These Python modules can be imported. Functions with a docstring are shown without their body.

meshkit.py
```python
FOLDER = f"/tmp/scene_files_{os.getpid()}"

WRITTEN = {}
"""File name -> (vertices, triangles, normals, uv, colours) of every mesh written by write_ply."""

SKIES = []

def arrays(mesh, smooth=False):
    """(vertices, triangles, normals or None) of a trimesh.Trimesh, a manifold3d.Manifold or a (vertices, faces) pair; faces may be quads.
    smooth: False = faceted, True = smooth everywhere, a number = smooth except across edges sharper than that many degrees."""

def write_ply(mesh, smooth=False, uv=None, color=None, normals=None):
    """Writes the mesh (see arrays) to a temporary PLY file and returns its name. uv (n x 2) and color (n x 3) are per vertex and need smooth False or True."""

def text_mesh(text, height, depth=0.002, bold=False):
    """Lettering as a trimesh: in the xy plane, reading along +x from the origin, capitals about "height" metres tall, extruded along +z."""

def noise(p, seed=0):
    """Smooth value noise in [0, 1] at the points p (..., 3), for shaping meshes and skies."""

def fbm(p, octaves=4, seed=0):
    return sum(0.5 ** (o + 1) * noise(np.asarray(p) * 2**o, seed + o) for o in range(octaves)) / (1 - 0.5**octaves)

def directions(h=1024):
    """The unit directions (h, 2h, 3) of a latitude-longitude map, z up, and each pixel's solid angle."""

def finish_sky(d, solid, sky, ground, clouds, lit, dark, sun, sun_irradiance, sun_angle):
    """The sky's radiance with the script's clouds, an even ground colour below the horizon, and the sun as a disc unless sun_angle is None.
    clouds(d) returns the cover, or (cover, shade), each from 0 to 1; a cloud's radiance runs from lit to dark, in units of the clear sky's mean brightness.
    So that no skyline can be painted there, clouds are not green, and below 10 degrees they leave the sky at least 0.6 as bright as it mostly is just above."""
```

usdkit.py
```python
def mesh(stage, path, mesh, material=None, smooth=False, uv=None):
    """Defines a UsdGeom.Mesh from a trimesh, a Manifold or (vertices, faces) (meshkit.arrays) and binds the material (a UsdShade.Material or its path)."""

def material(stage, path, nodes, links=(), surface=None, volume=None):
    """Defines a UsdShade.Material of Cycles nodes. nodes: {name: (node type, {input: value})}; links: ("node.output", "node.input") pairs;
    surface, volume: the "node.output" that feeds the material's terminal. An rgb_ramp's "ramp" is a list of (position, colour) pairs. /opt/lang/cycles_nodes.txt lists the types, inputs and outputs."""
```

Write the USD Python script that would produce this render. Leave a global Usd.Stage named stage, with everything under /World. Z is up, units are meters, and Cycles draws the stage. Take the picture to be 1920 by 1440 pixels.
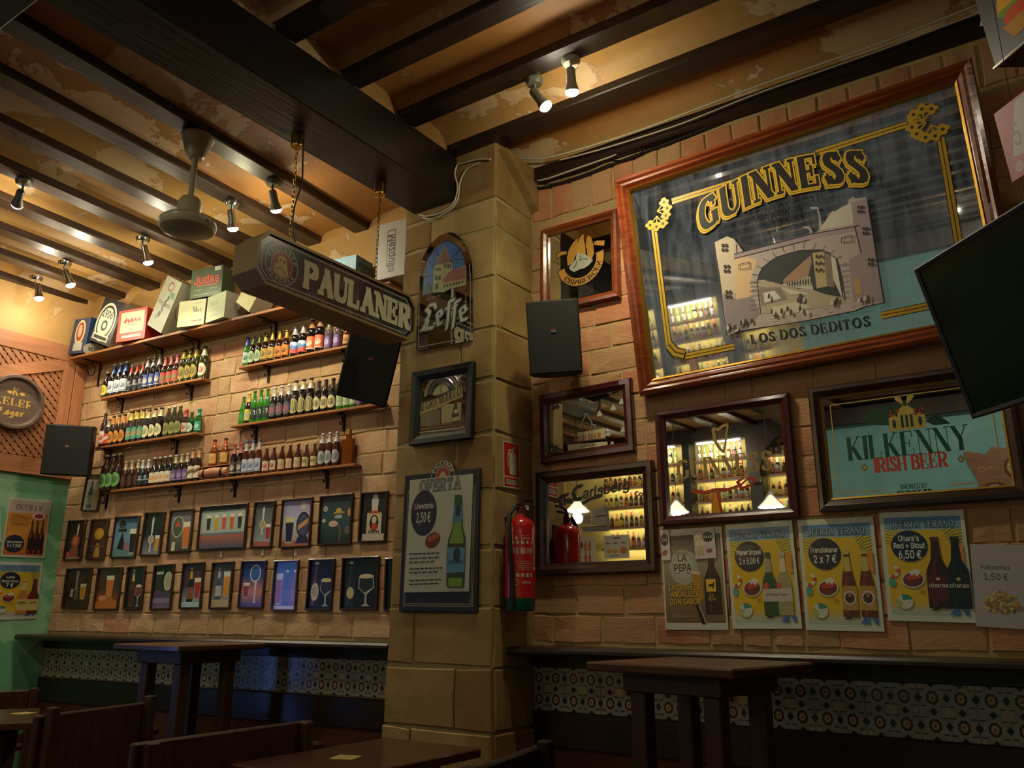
import math, random, numpy as np, trimesh, usdkit, meshkit
from shapely import geometry as sg, affinity as sa
from shapely.ops import unary_union
from pxr import Usd, UsdGeom, UsdLux, UsdShade, Sdf, Gf, Vt
stage = Usd.Stage.CreateInMemory()
UsdGeom.SetStageUpAxis(stage, 'Z'); UsdGeom.SetStageMetersPerUnit(stage, 1.0)
UsdGeom.Scope.Define(stage, '/World/Looks')
# ------------------------------------------------------------ camera (right, down, forward rows), eye 1.28 m above the floor
CM = np.array([[0.82292116, 0.56814763, 0.00300621], [-0.14842657, 0.22008667, -0.96412209], [-0.54842531, 0.79295027, 0.26544218]])
FPX = 1569.3; EYE = np.array([0, 0, 1.28])
cam = UsdGeom.Camera.Define(stage, '/World/camera')
cam.CreateHorizontalApertureAttr(36.0); cam.CreateVerticalApertureAttr(27.0); cam.CreateFocalLengthAttr(36.0 * FPX / 1920)
cam.CreateClippingRangeAttr(Gf.Vec2f(0.05, 100))
R_, D_, F_ = CM
cam.AddTransformOp().Set(Gf.Matrix4d(*R_, 0, *(-D_), 0, *(-F_), 0, *EYE, 1))
EXPOSURE = 1.15
cam.CreateExposureAttr(EXPOSURE)
LAMP_W, LAMP_COL = 9.5, (1.0, 0.87, 0.66)      # spot lamps: warm white
PEND_W, PEND_COL = 11.0, (1.0, 0.86, 0.62)     # bar pendants
ROOM_W = 8.0                                 # other ceiling spots of the room, behind the viewer
SPILL = 140.0                                   # bare bulb light that spills sideways from each lit spot
DOOR_E = 1.0                                   # daylight behind the glazed street door
# ------------------------------------------------------------ helpers
rnd = random.Random(7)
def C(h):
    h = h.lstrip('#'); v = [int(h[i:i+2], 16) / 255 for i in (0, 2, 4)]
    return tuple(x / 12.92 if x <= 0.04045 else ((x + 0.055) / 1.055) ** 2.4 for x in v)
def ray(px, py): return CM.T @ np.array([(px - 960) / FPX, (py - 720) / FPX, 1.0])
def hit(px, py, n, c):
    d = ray(px, py); n = np.array(n, float); return EYE + d * (c - n @ EYE) / (n @ d)
def Zp(px, py, z): return hit(px, py, (0, 0, 1), z)
def Xp(px, py, x): return hit(px, py, (1, 0, 0), x)
def Yp(px, py, y): return hit(px, py, (0, 1, 0), y)
class Plane:
    """a wall: origin, u to the right as one faces it, v up, w out of the wall"""
    def __init__(s, O, eu, ev=(0, 0, 1)):
        s.O = np.array(O, float); s.u = np.array(eu, float); s.u /= np.linalg.norm(s.u); s.v = np.array(ev, float); s.v /= np.linalg.norm(s.v); s.w = np.cross(s.u, s.v)
    def px(s, x, y, off=0.0):
        P = hit(x, y, s.w, s.w @ s.O + off) - s.O; return float(P @ s.u), float(P @ s.v)
    def at(s, u, v, w=0.0): return s.O + u * s.u + v * s.v + w * s.w
    def frame(s, u, v, w=0.0, roll=0.0, lean=0.0):
        c, n = math.cos(roll), math.sin(roll); eu = c * s.u + n * s.v; ev = c * s.v - n * s.u; ew = s.w
        ev, ew = ev * math.cos(lean) + ew * math.sin(lean), ew * math.cos(lean) - ev * math.sin(lean)
        return (s.at(u, v, w), eu, ev, ew)
    def quad(s, TL, TR, BR, BL, off=0.0):
        a, b, c, d = (np.array(s.px(*q, off)) for q in (TL, TR, BR, BL))
        cen = (a + b + c + d) / 4; eu = (b + c - a - d) / 2; ev = (a + b - c - d) / 2
        return cen[0], cen[1], float(np.hypot(*eu)), float(np.hypot(*ev)), math.atan2(eu[1], eu[0])
ANG = math.radians(4.418)
PR = Plane((0, 3.75, 0), (1, 0, 0)); PL = Plane((0, 3.95, 0), (math.cos(ANG), math.sin(ANG), 0))
PP = Plane((0, 3.39, 0), (1, 0, 0)); PS = Plane((-2.457, 0, 0), (0, 1, 0)); PE = Plane((-6.63, 0, 0), (0, 1, 0))
YB = -3.6
PB = Plane((0, YB, 0), (-1, 0, 0))
names = {}
def path(name, parent='/World'):
    k = (parent, name); n = names.get(k, 0); names[k] = n + 1
    return f'{parent}/{name}' if n == 0 else f'{parent}/{name}_{n:03d}'
def tag(p, label=None, cat=None, group=None, kind=None):
    for k, v in (('label', label), ('category', cat), ('group', group), ('kind', kind)):
        if v: p.SetCustomDataByKey(k, v)
    return p
def thing(name, label, cat, fr=None, group=None, kind=None):
    x = UsdGeom.Xform.Define(stage, path(name))
    if fr is not None:
        O, a, b, c = fr; x.AddTransformOp().Set(Gf.Matrix4d(*map(float, a), 0, *map(float, b), 0, *map(float, c), 0, *map(float, O), 1))
    return tag(x.GetPrim(), label, cat, group, kind)
def base(x, y, z, rz=0.0):
    c, n = math.cos(rz), math.sin(rz); return (np.array([x, y, z]), np.array([c, n, 0]), np.array([-n, c, 0]), np.array([0, 0, 1.0]))
def arr(m):
    if isinstance(m, MB): return m.get()
    v, f, _ = meshkit.arrays(m); return v, f
def obj(name, m, material, parent=None, smooth=False, label=None, cat=None, group=None, kind=None, col=None):
    pp = path(name, str(parent.GetPath()) if parent is not None else '/World')
    v, f = arr(m)
    if col is not None:
        u_, f = np.unique(f, return_inverse=True); f = f.reshape(-1, 3); v, col = np.asarray(v)[u_], np.asarray(col)[u_]
    g = usdkit.mesh(stage, pp, (v, f), material, smooth)
    if col is not None:
        UsdGeom.PrimvarsAPI(g).CreatePrimvar('tint', Sdf.ValueTypeNames.Color3fArray, 'vertex').Set(Vt.Vec3fArray.FromNumpy(np.asarray(col, np.float32)))
    return tag(g.GetPrim(), label, cat, group, kind)
class MB:
    def __init__(s): s.V, s.F, s.n = [], [], 0
    def add(s, v, f):
        v = np.asarray(v, float); f = np.asarray(f, int)
        if f.shape[1] == 4: f = np.vstack([f[:, [0, 1, 2]], f[:, [0, 2, 3]]])
        s.V.append(v); s.F.append(f + s.n); s.n += len(v); return s
    def get(s): return np.vstack(s.V), np.vstack(s.F)
    def box(s, x0, x1, y0, y1, z0, z1, b=0.0, T=None):
        if b:
            x0_, x1_, y0_, y1_, z0_, z1_ = x0 + b, x1 - b, y0 + b, y1 - b, z0 + b, z1 - b
            P = []
            for X, Xi in ((x0, x0_), (x1, x1_)):
                for Y, Yi in ((y0, y0_), (y1, y1_)):
                    for Z, Zi in ((z0, z0_), (z1, z1_)): P += [(X, Yi, Zi), (Xi, Y, Zi), (Xi, Yi, Z)]
            v = np.array(P); h = trimesh.convex.convex_hull(v); v, f = np.array(h.vertices), np.array(h.faces)
        else:
            v = np.array([(x, y, z) for x in (x0, x1) for y in (y0, y1) for z in (z0, z1)], float)
            f = [(0, 1, 3, 2), (4, 6, 7, 5), (0, 4, 5, 1), (2, 3, 7, 6), (0, 2, 6, 4), (1, 5, 7, 3)]
        if T is not None: v = T(v)
        return s.add(v, f)
    def tube(s, pts, r, n=6, cap=True):
        p = np.asarray(pts, float); r = np.broadcast_to(r, (len(p),)).astype(float)
        t = np.gradient(p, axis=0); t /= np.linalg.norm(t, axis=1, keepdims=True) + 1e-12
        a = np.cross(t[0], (0, 0, 1.0) if abs(t[0][2]) < .9 else (1.0, 0, 0)); a /= np.linalg.norm(a); A = []
        for k in range(len(p)):
            a = a - t[k] * (a @ t[k]); a /= np.linalg.norm(a); A.append(a.copy())
        A = np.array(A); B = np.cross(t, A); an = np.arange(n) * 2 * np.pi / n
        v = (p[:, None] + r[:, None, None] * (np.cos(an)[None, :, None] * A[:, None] + np.sin(an)[None, :, None] * B[:, None])).reshape(-1, 3)
        f = [(i * n + j, i * n + (j + 1) % n, (i + 1) * n + (j + 1) % n, (i + 1) * n + j) for i in range(len(p) - 1) for j in range(n)]
        s.add(v, f)
        if cap:
            for i, fl in ((0, True), (len(p) - 1, False)):
                c = [(i * n + j) for j in range(n)]; vv = np.vstack([v[c], p[i]]); ff = [(j, (j + 1) % n, n) if not fl else ((j + 1) % n, j, n) for j in range(n)]
                s.add(vv, ff)
        return s
    def lathe(s, prof, n=20, T=None):
        """prof: (r, z) from the bottom up"""
        p = np.asarray(prof, float); an = np.arange(n) * 2 * np.pi / n; k = len(p)
        v = np.stack([p[:, None, 0] * np.cos(an), p[:, None, 0] * np.sin(an), np.broadcast_to(p[:, None, 1], (k, n))], -1).reshape(-1, 3)
        f = [(i * n + j, i * n + (j + 1) % n, (i + 1) * n + (j + 1) % n, (i + 1) * n + j) for i in range(k - 1) for j in range(n)]
        if T is not None:
            v = T(v)
            if MB.flips(T): f = [q[::-1] for q in f]
        return s.add(v, f)
    @staticmethod
    def flips(T):
        o = T(np.zeros((1, 3)))[0]; return np.linalg.det([T(e[None])[0] - o for e in np.eye(3)]) < 0
    def prism(s, poly, z0, z1, T=None):
        for g in geoms(poly):
            m = trimesh.creation.extrude_polygon(g, z1 - z0, engine='earcut'); v = np.array(m.vertices) + (0, 0, z0)
            s.add(T(v) if T else v, np.asarray(m.faces)[:, ::-1] if T and MB.flips(T) else m.faces)
        return s
    def rings(s, W, H, prof):
        """a mitred picture frame in u, v, w: prof = (inset from the outer edge, height w)"""
        v, f = [], []
        for d, w in prof:
            x, y = W / 2 - d, H / 2 - d; v += [(-x, -y, w), (x, -y, w), (x, y, w), (-x, y, w)]
        for i in range(len(prof) - 1):
            for j in range(4): f.append((4 * i + j, 4 * i + (j + 1) % 4, 4 * i + 4 + (j + 1) % 4, 4 * i + 4 + j))
        return s.add(v, f)
def geoms(p):
    return [g for g in getattr(p, 'geoms', [p]) if g.geom_type == 'Polygon' and g.area > 1e-12]
def mapper(O, a, b, c):
    O, a, b, c = (np.asarray(q, float) for q in (O, a, b, c))
    return lambda v: O + v[:, :1] * a + v[:, 1:2] * b + v[:, 2:3] * c
def along(p0, p1, up=(0, 0, 1)):
    """a mapper whose x runs from p0 to p1, and that length"""
    p0, p1 = np.asarray(p0, float), np.asarray(p1, float); x = p1 - p0; L = np.linalg.norm(x); x /= L
    y = np.cross(up, x); y /= np.linalg.norm(y); return mapper(p0, x, y, np.cross(x, y)), L
# ------------------------------------------------------------ lettering
_tm = {}
def sans(text, bold=False):
    k = (text, bold)
    if k not in _tm:
        m = meshkit.text_mesh(text, 1.0, 0.1, bold); v = np.array(m.vertices); f = np.array(m.faces)
        top = (v[f][:, :, 2] > 0.05).all(1); f = f[top]; used = np.unique(f); mp = np.zeros(len(v), int); mp[used] = np.arange(len(used))
        _tm[k] = (v[used, :2], mp[f])
    return _tm[k]
def arcp(cx, cy, rx, ry, a0, a1, n=10):
    return [(cx + rx * math.cos(math.radians(a0 + (a1 - a0) * i / n)), cy + ry * math.sin(math.radians(a0 + (a1 - a0) * i / n))) for i in range(n + 1)]
def seg(*p): return list(p)
_P = [(0, 1), (.28, 1)] + arcp(.28, .74, .3, .26, 90, -90) + [(0, .48)]
GL = {  # serif capitals: thick strokes, hairlines, serif feet
 'I': ([seg((0, 0), (0, 1))], [], [(0, 0), (0, 1)], 0), 'L': ([seg((0, 0), (0, 1))], [seg((0, 0), (.55, 0), (.55, .24))], [(0, 0), (0, 1)], .55),
 'E': ([seg((0, 0), (0, 1))], [seg((0, 1), (.52, 1), (.52, .76)), seg((0, .5), (.36, .5)), seg((.36, .64), (.36, .36)), seg((0, 0), (.55, 0), (.55, .26))], [(0, 0), (0, 1)], .55),
 'F': ([seg((0, 0), (0, 1))], [seg((0, 1), (.52, 1), (.52, .76)), seg((0, .5), (.36, .5)), seg((.36, .64), (.36, .36))], [(0, 0), (0, 1)], .52),
 'H': ([seg((0, 0), (0, 1)), seg((.62, 0), (.62, 1))], [seg((0, .5), (.62, .5))], [(0, 0), (0, 1), (.62, 0), (.62, 1)], .62),
 'T': ([seg((.32, 0), (.32, 1))], [seg((0, .78), (0, 1), (.64, 1), (.64, .78))], [(.32, 0)], .64),
 'P': ([seg((0, 0), (0, 1)), _P], [], [(0, 0), (0, 1)], .58), 'R': ([seg((0, 0), (0, 1)), _P, seg((.28, .48), (.58, 0))], [], [(0, 0), (0, 1), (.62, 0)], .62),
 'B': ([seg((0, 0), (0, 1)), [(0, 1), (.26, 1)] + arcp(.26, .76, .26, .24, 90, -90) + [(0, .52)], [(.2, .52)] + arcp(.28, .26, .3, .26, 90, -90) + [(0, 0)]], [], [(0, 0), (0, 1)], .58),
 'D': ([seg((0, 0), (0, 1)), [(0, 1), (.22, 1)] + arcp(.22, .5, .42, .5, 90, -90) + [(0, 0)]], [], [(0, 0), (0, 1)], .64),
 'O': ([arcp(.36, .5, .36, .5, 0, 360, 24)], [], [], .72), 'C': ([arcp(.36, .5, .36, .5, 45, 315, 18)], [seg((.64, .68), (.64, 1))], [], .66),
 'G': ([arcp(.36, .5, .36, .5, 45, 300, 18), seg((.64, .06), (.64, .4))], [seg((.62, .7), (.62, 1))], [(.62, .42)], .7),
 'U': ([[(0, 1), (0, .3)] + arcp(.31, .3, .31, .3, 180, 270, 6)], [arcp(.31, .3, .31, .3, 270, 360, 6) + [(.62, 1)]], [(0, 1), (.62, 1)], .62),
 'N': ([seg((0, 1), (.62, 0))], [seg((0, 0), (0, 1)), seg((.62, 0), (.62, 1))], [(0, 0), (.62, 1), (-.05, 1)], .62),
 'M': ([seg((.02, 1), (.38, .05)), seg((.78, 1), (.78, 0))], [seg((.02, 0), (.02, 1)), seg((.38, .05), (.76, 1))], [(.02, 0), (.78, 0), (0, 1), (.8, 1)], .8),
 'A': ([seg((.34, 1), (.66, 0))], [seg((.02, 0), (.34, 1)), seg((.12, .34), (.54, .34))], [(.02, 0), (.66, 0)], .68),
 'V': ([seg((0, 1), (.32, 0))], [seg((.32, 0), (.64, 1))], [(0, 1), (.64, 1)], .64), 'Y': ([seg((0, 1), (.34, .45)), seg((.34, .45), (.34, 0))], [seg((.34, .45), (.68, 1))], [(0, 1), (.68, 1), (.34, 0)], .68),
 'W': ([seg((0, 1), (.26, 0)), seg((.44, 1), (.68, 0))], [seg((.26, 0), (.44, 1)), seg((.68, 0), (.92, 1))], [(0, 1), (.44, 1), (.92, 1)], .92),
 'K': ([seg((0, 0), (0, 1)), seg((.2, .56), (.58, 0))], [seg((.04, .4), (.56, 1))], [(0, 0), (0, 1), (.6, 0), (.56, 1)], .62),
 'J': ([[(.3, 1), (.3, .22)] + arcp(.14, .22, .16, .22, 0, -150, 8)], [], [(.3, 1)], .34), 'X': ([seg((0, 1), (.6, 0))], [seg((0, 0), (.6, 1))], [(0, 1), (.6, 0), (0, 0), (.6, 1)], .6),
 'S': ([[(.47, .8), (.4, .95), (.26, 1), (.12, .95), (.05, .8), (.1, .65), (.27, .52), (.44, .38), (.5, .22), (.43, .06), (.27, 0), (.1, .06), (.02, .2)]], [seg((.5, .74), (.5, 1)), seg((0, 0), (0, .28))], [], .5),
 "'": ([seg((.04, .8), (.04, 1))], [], [], .08), '.': ([seg((.03, 0), (.03, .04))], [], [], .06), '-': ([], [seg((0, .45), (.25, .45))], [], .25)}
def pen(pts, hw, hh, rot=0.0):
    nib = np.array([(-hw, -hh), (hw, -hh), (hw, hh), (-hw, hh)]); c, n = math.cos(rot), math.sin(rot); nib = nib @ np.array([[c, n], [-n, c]])
    return unary_union([sg.MultiPoint(np.vstack([nib + p, nib + q])).convex_hull for p, q in zip(pts[:-1], pts[1:])])
def serif(text, T=.2, t=.06, sw=.17, gap=.2, wide=1.0):
    """a word of serif capitals, 1 high: shapely polygons per letter and the whole width"""
    x, out = 0.0, []
    for ch in text:
        if ch == ' ': x += .45; continue
        A, Hs, S, w = GL[ch]; fy = lambda p: (p[0] * wide, t / 2 + p[1] * (1 - t)); ps = []
        for s in A: ps.append(pen([fy(p) for p in s], T / 2, t / 2))
        for s in Hs: ps.append(pen([fy(p) for p in s], t * .6, t / 2))
        for p in S: q = fy(p); ps.append(sg.box(q[0] - sw, q[1] - t / 2, q[0] + sw, q[1] + t / 2))
        g = sa.translate(unary_union(ps), x + sw * .8, 0); out.append(g); x += w * wide + sw * 1.6 + gap * .5
    return out, x
class Art:
    """flat print: painted areas in layers 0.05 mm apart, colour per vertex"""
    def __init__(s): s.L = []
    def poly(s, p, col):
        p = p if hasattr(p, 'geom_type') else sg.Polygon(p)
        if not p.is_valid: p = p.buffer(0)
        s.L.append(('p', p, C(col) if isinstance(col, str) else col)); return s
    def rect(s, x0, y0, x1, y1, col): return s.poly(sg.box(min(x0, x1), min(y0, y1), max(x0, x1), max(y0, y1)), col)
    def ell(s, cx, cy, rx, ry, col, n=24, rot=0):
        g = sg.Polygon(arcp(cx, cy, rx, ry, 0, 360 - 360 / n, n - 1)); return s.poly(sa.rotate(g, rot) if rot else g, col)
    def line(s, pts, w, col): return s.poly(sg.LineString(pts).buffer(w / 2, cap_style=2, join_style=2), col)
    def ring(s, cx, cy, rx, ry, w, col, n=32):
        return s.poly(sg.Polygon(arcp(cx, cy, rx, ry, 0, 360 - 360 / n, n - 1), [arcp(cx, cy, rx - w, ry - w, 0, 360 - 360 / n, n - 1)]), col)
    def grad(s, x0, y0, x1, y1, stops, vert=True):
        k = len(stops)
        for i in range(k - 1): s.L.append(('g', (x0, y0, x1, y1, i / (k - 1), (i + 1) / (k - 1), C(stops[i]), C(stops[i + 1]), vert), None))
        return s
    def text(s, t, x, y, h, col, bold=False, w=None, al='m', shear=0.0, flip=False, fn=None):
        V, F = sans(t, bold); V = V * h; W = V[:, 0].max() - V[:, 0].min(); V = V - (V[:, 0].min(), 0)
        if w: V = V * (w / W, 1); W = w
        if flip: V = np.stack([V[:, 0], h - V[:, 1]], 1)
        V = V + np.stack([V[:, 1] * shear, 0 * V[:, 0]], 1)
        V = V + (x - (W / 2 if al == 'm' else 0), y)
        if fn: V = fn(V)
        s.L.append(('m', (V, F), C(col) if isinstance(col, str) else col)); return s
    def word(s, t, x, y, h, col, w=None, T=.2, t_=.06, sw=.17, fn=None, grow=0, wide=1.0, gap=.2, al='m', dx=0, dy=0, dens=None):
        gs, W = serif(t, T, t_, sw, gap, wide); kx = (w / (W * h)) if w else 1.0
        for g in gs:
            g = sa.scale(g, h * kx, h, origin=(0, 0)); g = sa.translate(g, x - (W * h * kx / 2 if al == 'm' else 0), y)
            if grow: g = g.buffer(grow, join_style=2)
            if dens: g = g.segmentize(dens)
            if fn:
                from shapely import transform; g = transform(g, fn)
            if dx or dy: g = sa.translate(g, dx, dy)
            s.poly(g, col)
        return s
    def build(s, sx, sy, ox=0.0, oy=0.0, z0=0.0, cyl=None, dz=0.00005, ph=0.0):
        V, F, K, n = [], [], [], 0
        for i, (k, g, col) in enumerate(s.L):
            z = z0 + dz * i
            if k == 'g':
                x0, y0, x1, y1, a, b, c0, c1, vert = g; q = 8 if cyl else 1; vv, ff, kk = [], [], []
                xa, xb, ya, yb = (x0, x1, y0 + (y1 - y0) * a, y0 + (y1 - y0) * b) if vert else (x0 + (x1 - x0) * a, x0 + (x1 - x0) * b, y0, y1)
                for j in range(q + 1):
                    x = xa + (xb - xa) * j / q; vv += [(x, ya), (x, yb)]; kk += [c0, c1] if vert else [tuple(np.array(c0) + (np.array(c1) - c0) * j / q)] * 2
                for j in range(q): ff += [(2 * j, 2 * j + 2, 2 * j + 3), (2 * j, 2 * j + 3, 2 * j + 1)]
                parts = [(np.array(vv), np.array(ff), np.array(kk))]
            elif k == 'm': parts = [(g[0], g[1], np.tile(col, (len(g[0]), 1)))]
            else:
                parts = []
                for p in geoms(g):
                    pieces = [p]
                    if cyl:
                        st = cyl * .35 / sx; x0, _, x1, _ = p.bounds; m = max(1, math.ceil((x1 - x0) / st)); pieces = [r for j in range(m) for r in geoms(p.intersection(sg.box(x0 + (x1 - x0) * j / m, -1e3, x0 + (x1 - x0) * (j + 1) / m, 1e3)))]
                    for r in pieces:
                        v, f = trimesh.creation.triangulate_polygon(r, engine='earcut')
                        if len(f): parts.append((np.array(v), np.array(f), np.tile(col, (len(v), 1))))
            for v, f, kk in parts:
                if not len(f): continue
                x, y = v[:, 0] * sx + ox, v[:, 1] * sy + oy
                f = np.array(f); a, b, c = (np.stack([x, y], 1)[f[:, j]] for j in range(3)); neg = ((b - a)[:, 0] * (c - a)[:, 1] - (b - a)[:, 1] * (c - a)[:, 0]) < 0
                f[neg] = f[neg][:, ::-1]
                if cyl: r = cyl + z; th = x / cyl + ph; w3 = np.stack([r * np.sin(th), -r * np.cos(th), y], 1)
                else: w3 = np.stack([x, y, np.full(len(x), z)], 1)
                V.append(w3); F.append(f + n); K.append(kk); n += len(v)
        return (np.vstack(V), np.vstack(F)), np.vstack(K)
def printed(name, art, sx, sy, material, parent, ox=0, oy=0, z0=0.0, cyl=None, label=None, ph=0.0, gain=1.0):
    m, k = art.build(sx, sy, ox, oy, z0, cyl, ph=ph); k = np.minimum(k * gain, .85); return obj(name, m, material, parent, label=label, col=k)
# ------------------------------------------------------------ materials
def mat(name, nodes, links, surface='p.BSDF'): return usdkit.material(stage, '/World/Looks/' + name, nodes, links, surface)
def plain(name, col, rough=.5, **k): return mat(name, {'p': ('principled_bsdf', dict(base_color=C(col), roughness=rough, **k))}, [])
def wood(name, a, b, rough=.4, axis='x', scale=6.0, coat=0.0, rand=.25):
    sc = {'x': (.6, 7, 7), 'y': (7, .6, 7), 'z': (7, 7, .6)}[axis]
    return mat(name, {'g': ('geometry', {}), 'm': ('mapping', {'scale': sc}), 'n': ('noise_texture', {'scale': scale, 'detail': 5.0, 'distortion': .6}), 'o': ('object_info', {}),
        'r': ('rgb_ramp', {'ramp': [(.3, C(a)), (.7, C(b))]}), 'v': ('math', {'math_type': 'multiply_add', 'value2': rand, 'value3': 1 - rand / 2}), 'h': ('hsv', {}),
        'b': ('bump', {'strength': .25, 'distance': .004}), 'p': ('principled_bsdf', {'roughness': rough, 'coat_weight': coat, 'coat_roughness': .12})},
        [('g.position', 'm.vector'), ('m.vector', 'n.vector'), ('n.fac', 'r.fac'), ('o.random', 'v.value1'), ('r.color', 'h.color'), ('v.value', 'h.value'), ('h.color', 'p.base_color'), ('n.fac', 'b.height'), ('b.normal', 'p.normal')])
def masonry(name, a, b, c, rough=.85, rand=.5, fine=30.0, coarse=4.0, stretch=(1, 1, 3), bump=.5):
    return mat(name, {'g': ('geometry', {}), 'm': ('mapping', {'scale': stretch}), 'n': ('noise_texture', {'scale': coarse, 'detail': 4.0}), 'n2': ('noise_texture', {'scale': fine, 'detail': 5.0, 'roughness': .65}), 'o': ('object_info', {}),
        'sp': ('math', {'math_type': 'multiply_add', 'value2': .5, 'value3': -.25}), 'ad': ('math', {'math_type': 'add'}), 'r': ('rgb_ramp', {'ramp': [(.3, C(a)), (.5, C(b)), (.72, C(c))]}),
        'v': ('math', {'math_type': 'multiply_add', 'value2': .35, 'value3': .82}), 'h': ('hsv', {}), 'v2': ('math', {'math_type': 'multiply_add', 'value2': rand, 'value3': 1 - rand / 2}), 'vm': ('math', {'math_type': 'multiply'}),
        'b': ('bump', {'strength': bump, 'distance': .006}), 'p': ('principled_bsdf', {'roughness': rough, 'specular_ior_level': .3})},
        [('g.position', 'm.vector'), ('m.vector', 'n2.vector'), ('g.position', 'n.vector'), ('o.random', 'sp.value1'), ('n.fac', 'ad.value1'), ('sp.value', 'ad.value2'), ('ad.value', 'r.fac'),
         ('n2.fac', 'v.value1'), ('o.random', 'v2.value1'), ('v.value', 'vm.value1'), ('v2.value', 'vm.value2'), ('vm.value', 'h.value'), ('r.color', 'h.color'), ('h.color', 'p.base_color'), ('n2.fac', 'b.height'), ('b.normal', 'p.normal')])
def peeling(name, paint, under, mid, cover=.5, rough=.6):
    return mat(name, {'g': ('geometry', {}), 'n': ('noise_texture', {'scale': 2.3, 'detail': 6.0, 'roughness': .62, 'distortion': .5}), 'n3': ('noise_texture', {'scale': .8, 'detail': 2.0}),
        'a': ('math', {'math_type': 'multiply_add', 'value2': .55, 'value3': 0.0}), 's': ('math', {'math_type': 'add'}), 'r': ('rgb_ramp', {'ramp': [(0, C(paint)), (cover - .015, C(paint)), (cover, C(mid)), (cover + .02, C(under)), (1, C(under))]}),
        'n2': ('noise_texture', {'scale': 9.0, 'detail': 4.0}), 'v': ('math', {'math_type': 'multiply_add', 'value2': .3, 'value3': .85}), 'h': ('hsv', {}), 'b': ('bump', {'strength': .3, 'distance': .004}), 'p': ('principled_bsdf', {'roughness': rough})},
        [('g.position', 'n.vector'), ('g.position', 'n3.vector'), ('g.position', 'n2.vector'), ('n3.fac', 'a.value1'), ('n.fac', 's.value1'), ('a.value', 's.value2'), ('s.value', 'r.fac'), ('n2.fac', 'v.value1'), ('r.color', 'h.color'), ('v.value', 'h.value'), ('h.color', 'p.base_color'), ('r.color', 'b.height'), ('b.normal', 'p.normal')])
def ink(name, rough=.45, coat=0.0, metallic=0.0):
    return mat(name, {'a': ('attribute', {'attribute': 'tint'}), 'p': ('principled_bsdf', {'roughness': rough, 'coat_weight': coat, 'coat_roughness': .05, 'metallic': metallic})}, [('a.color', 'p.base_color')])
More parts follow.
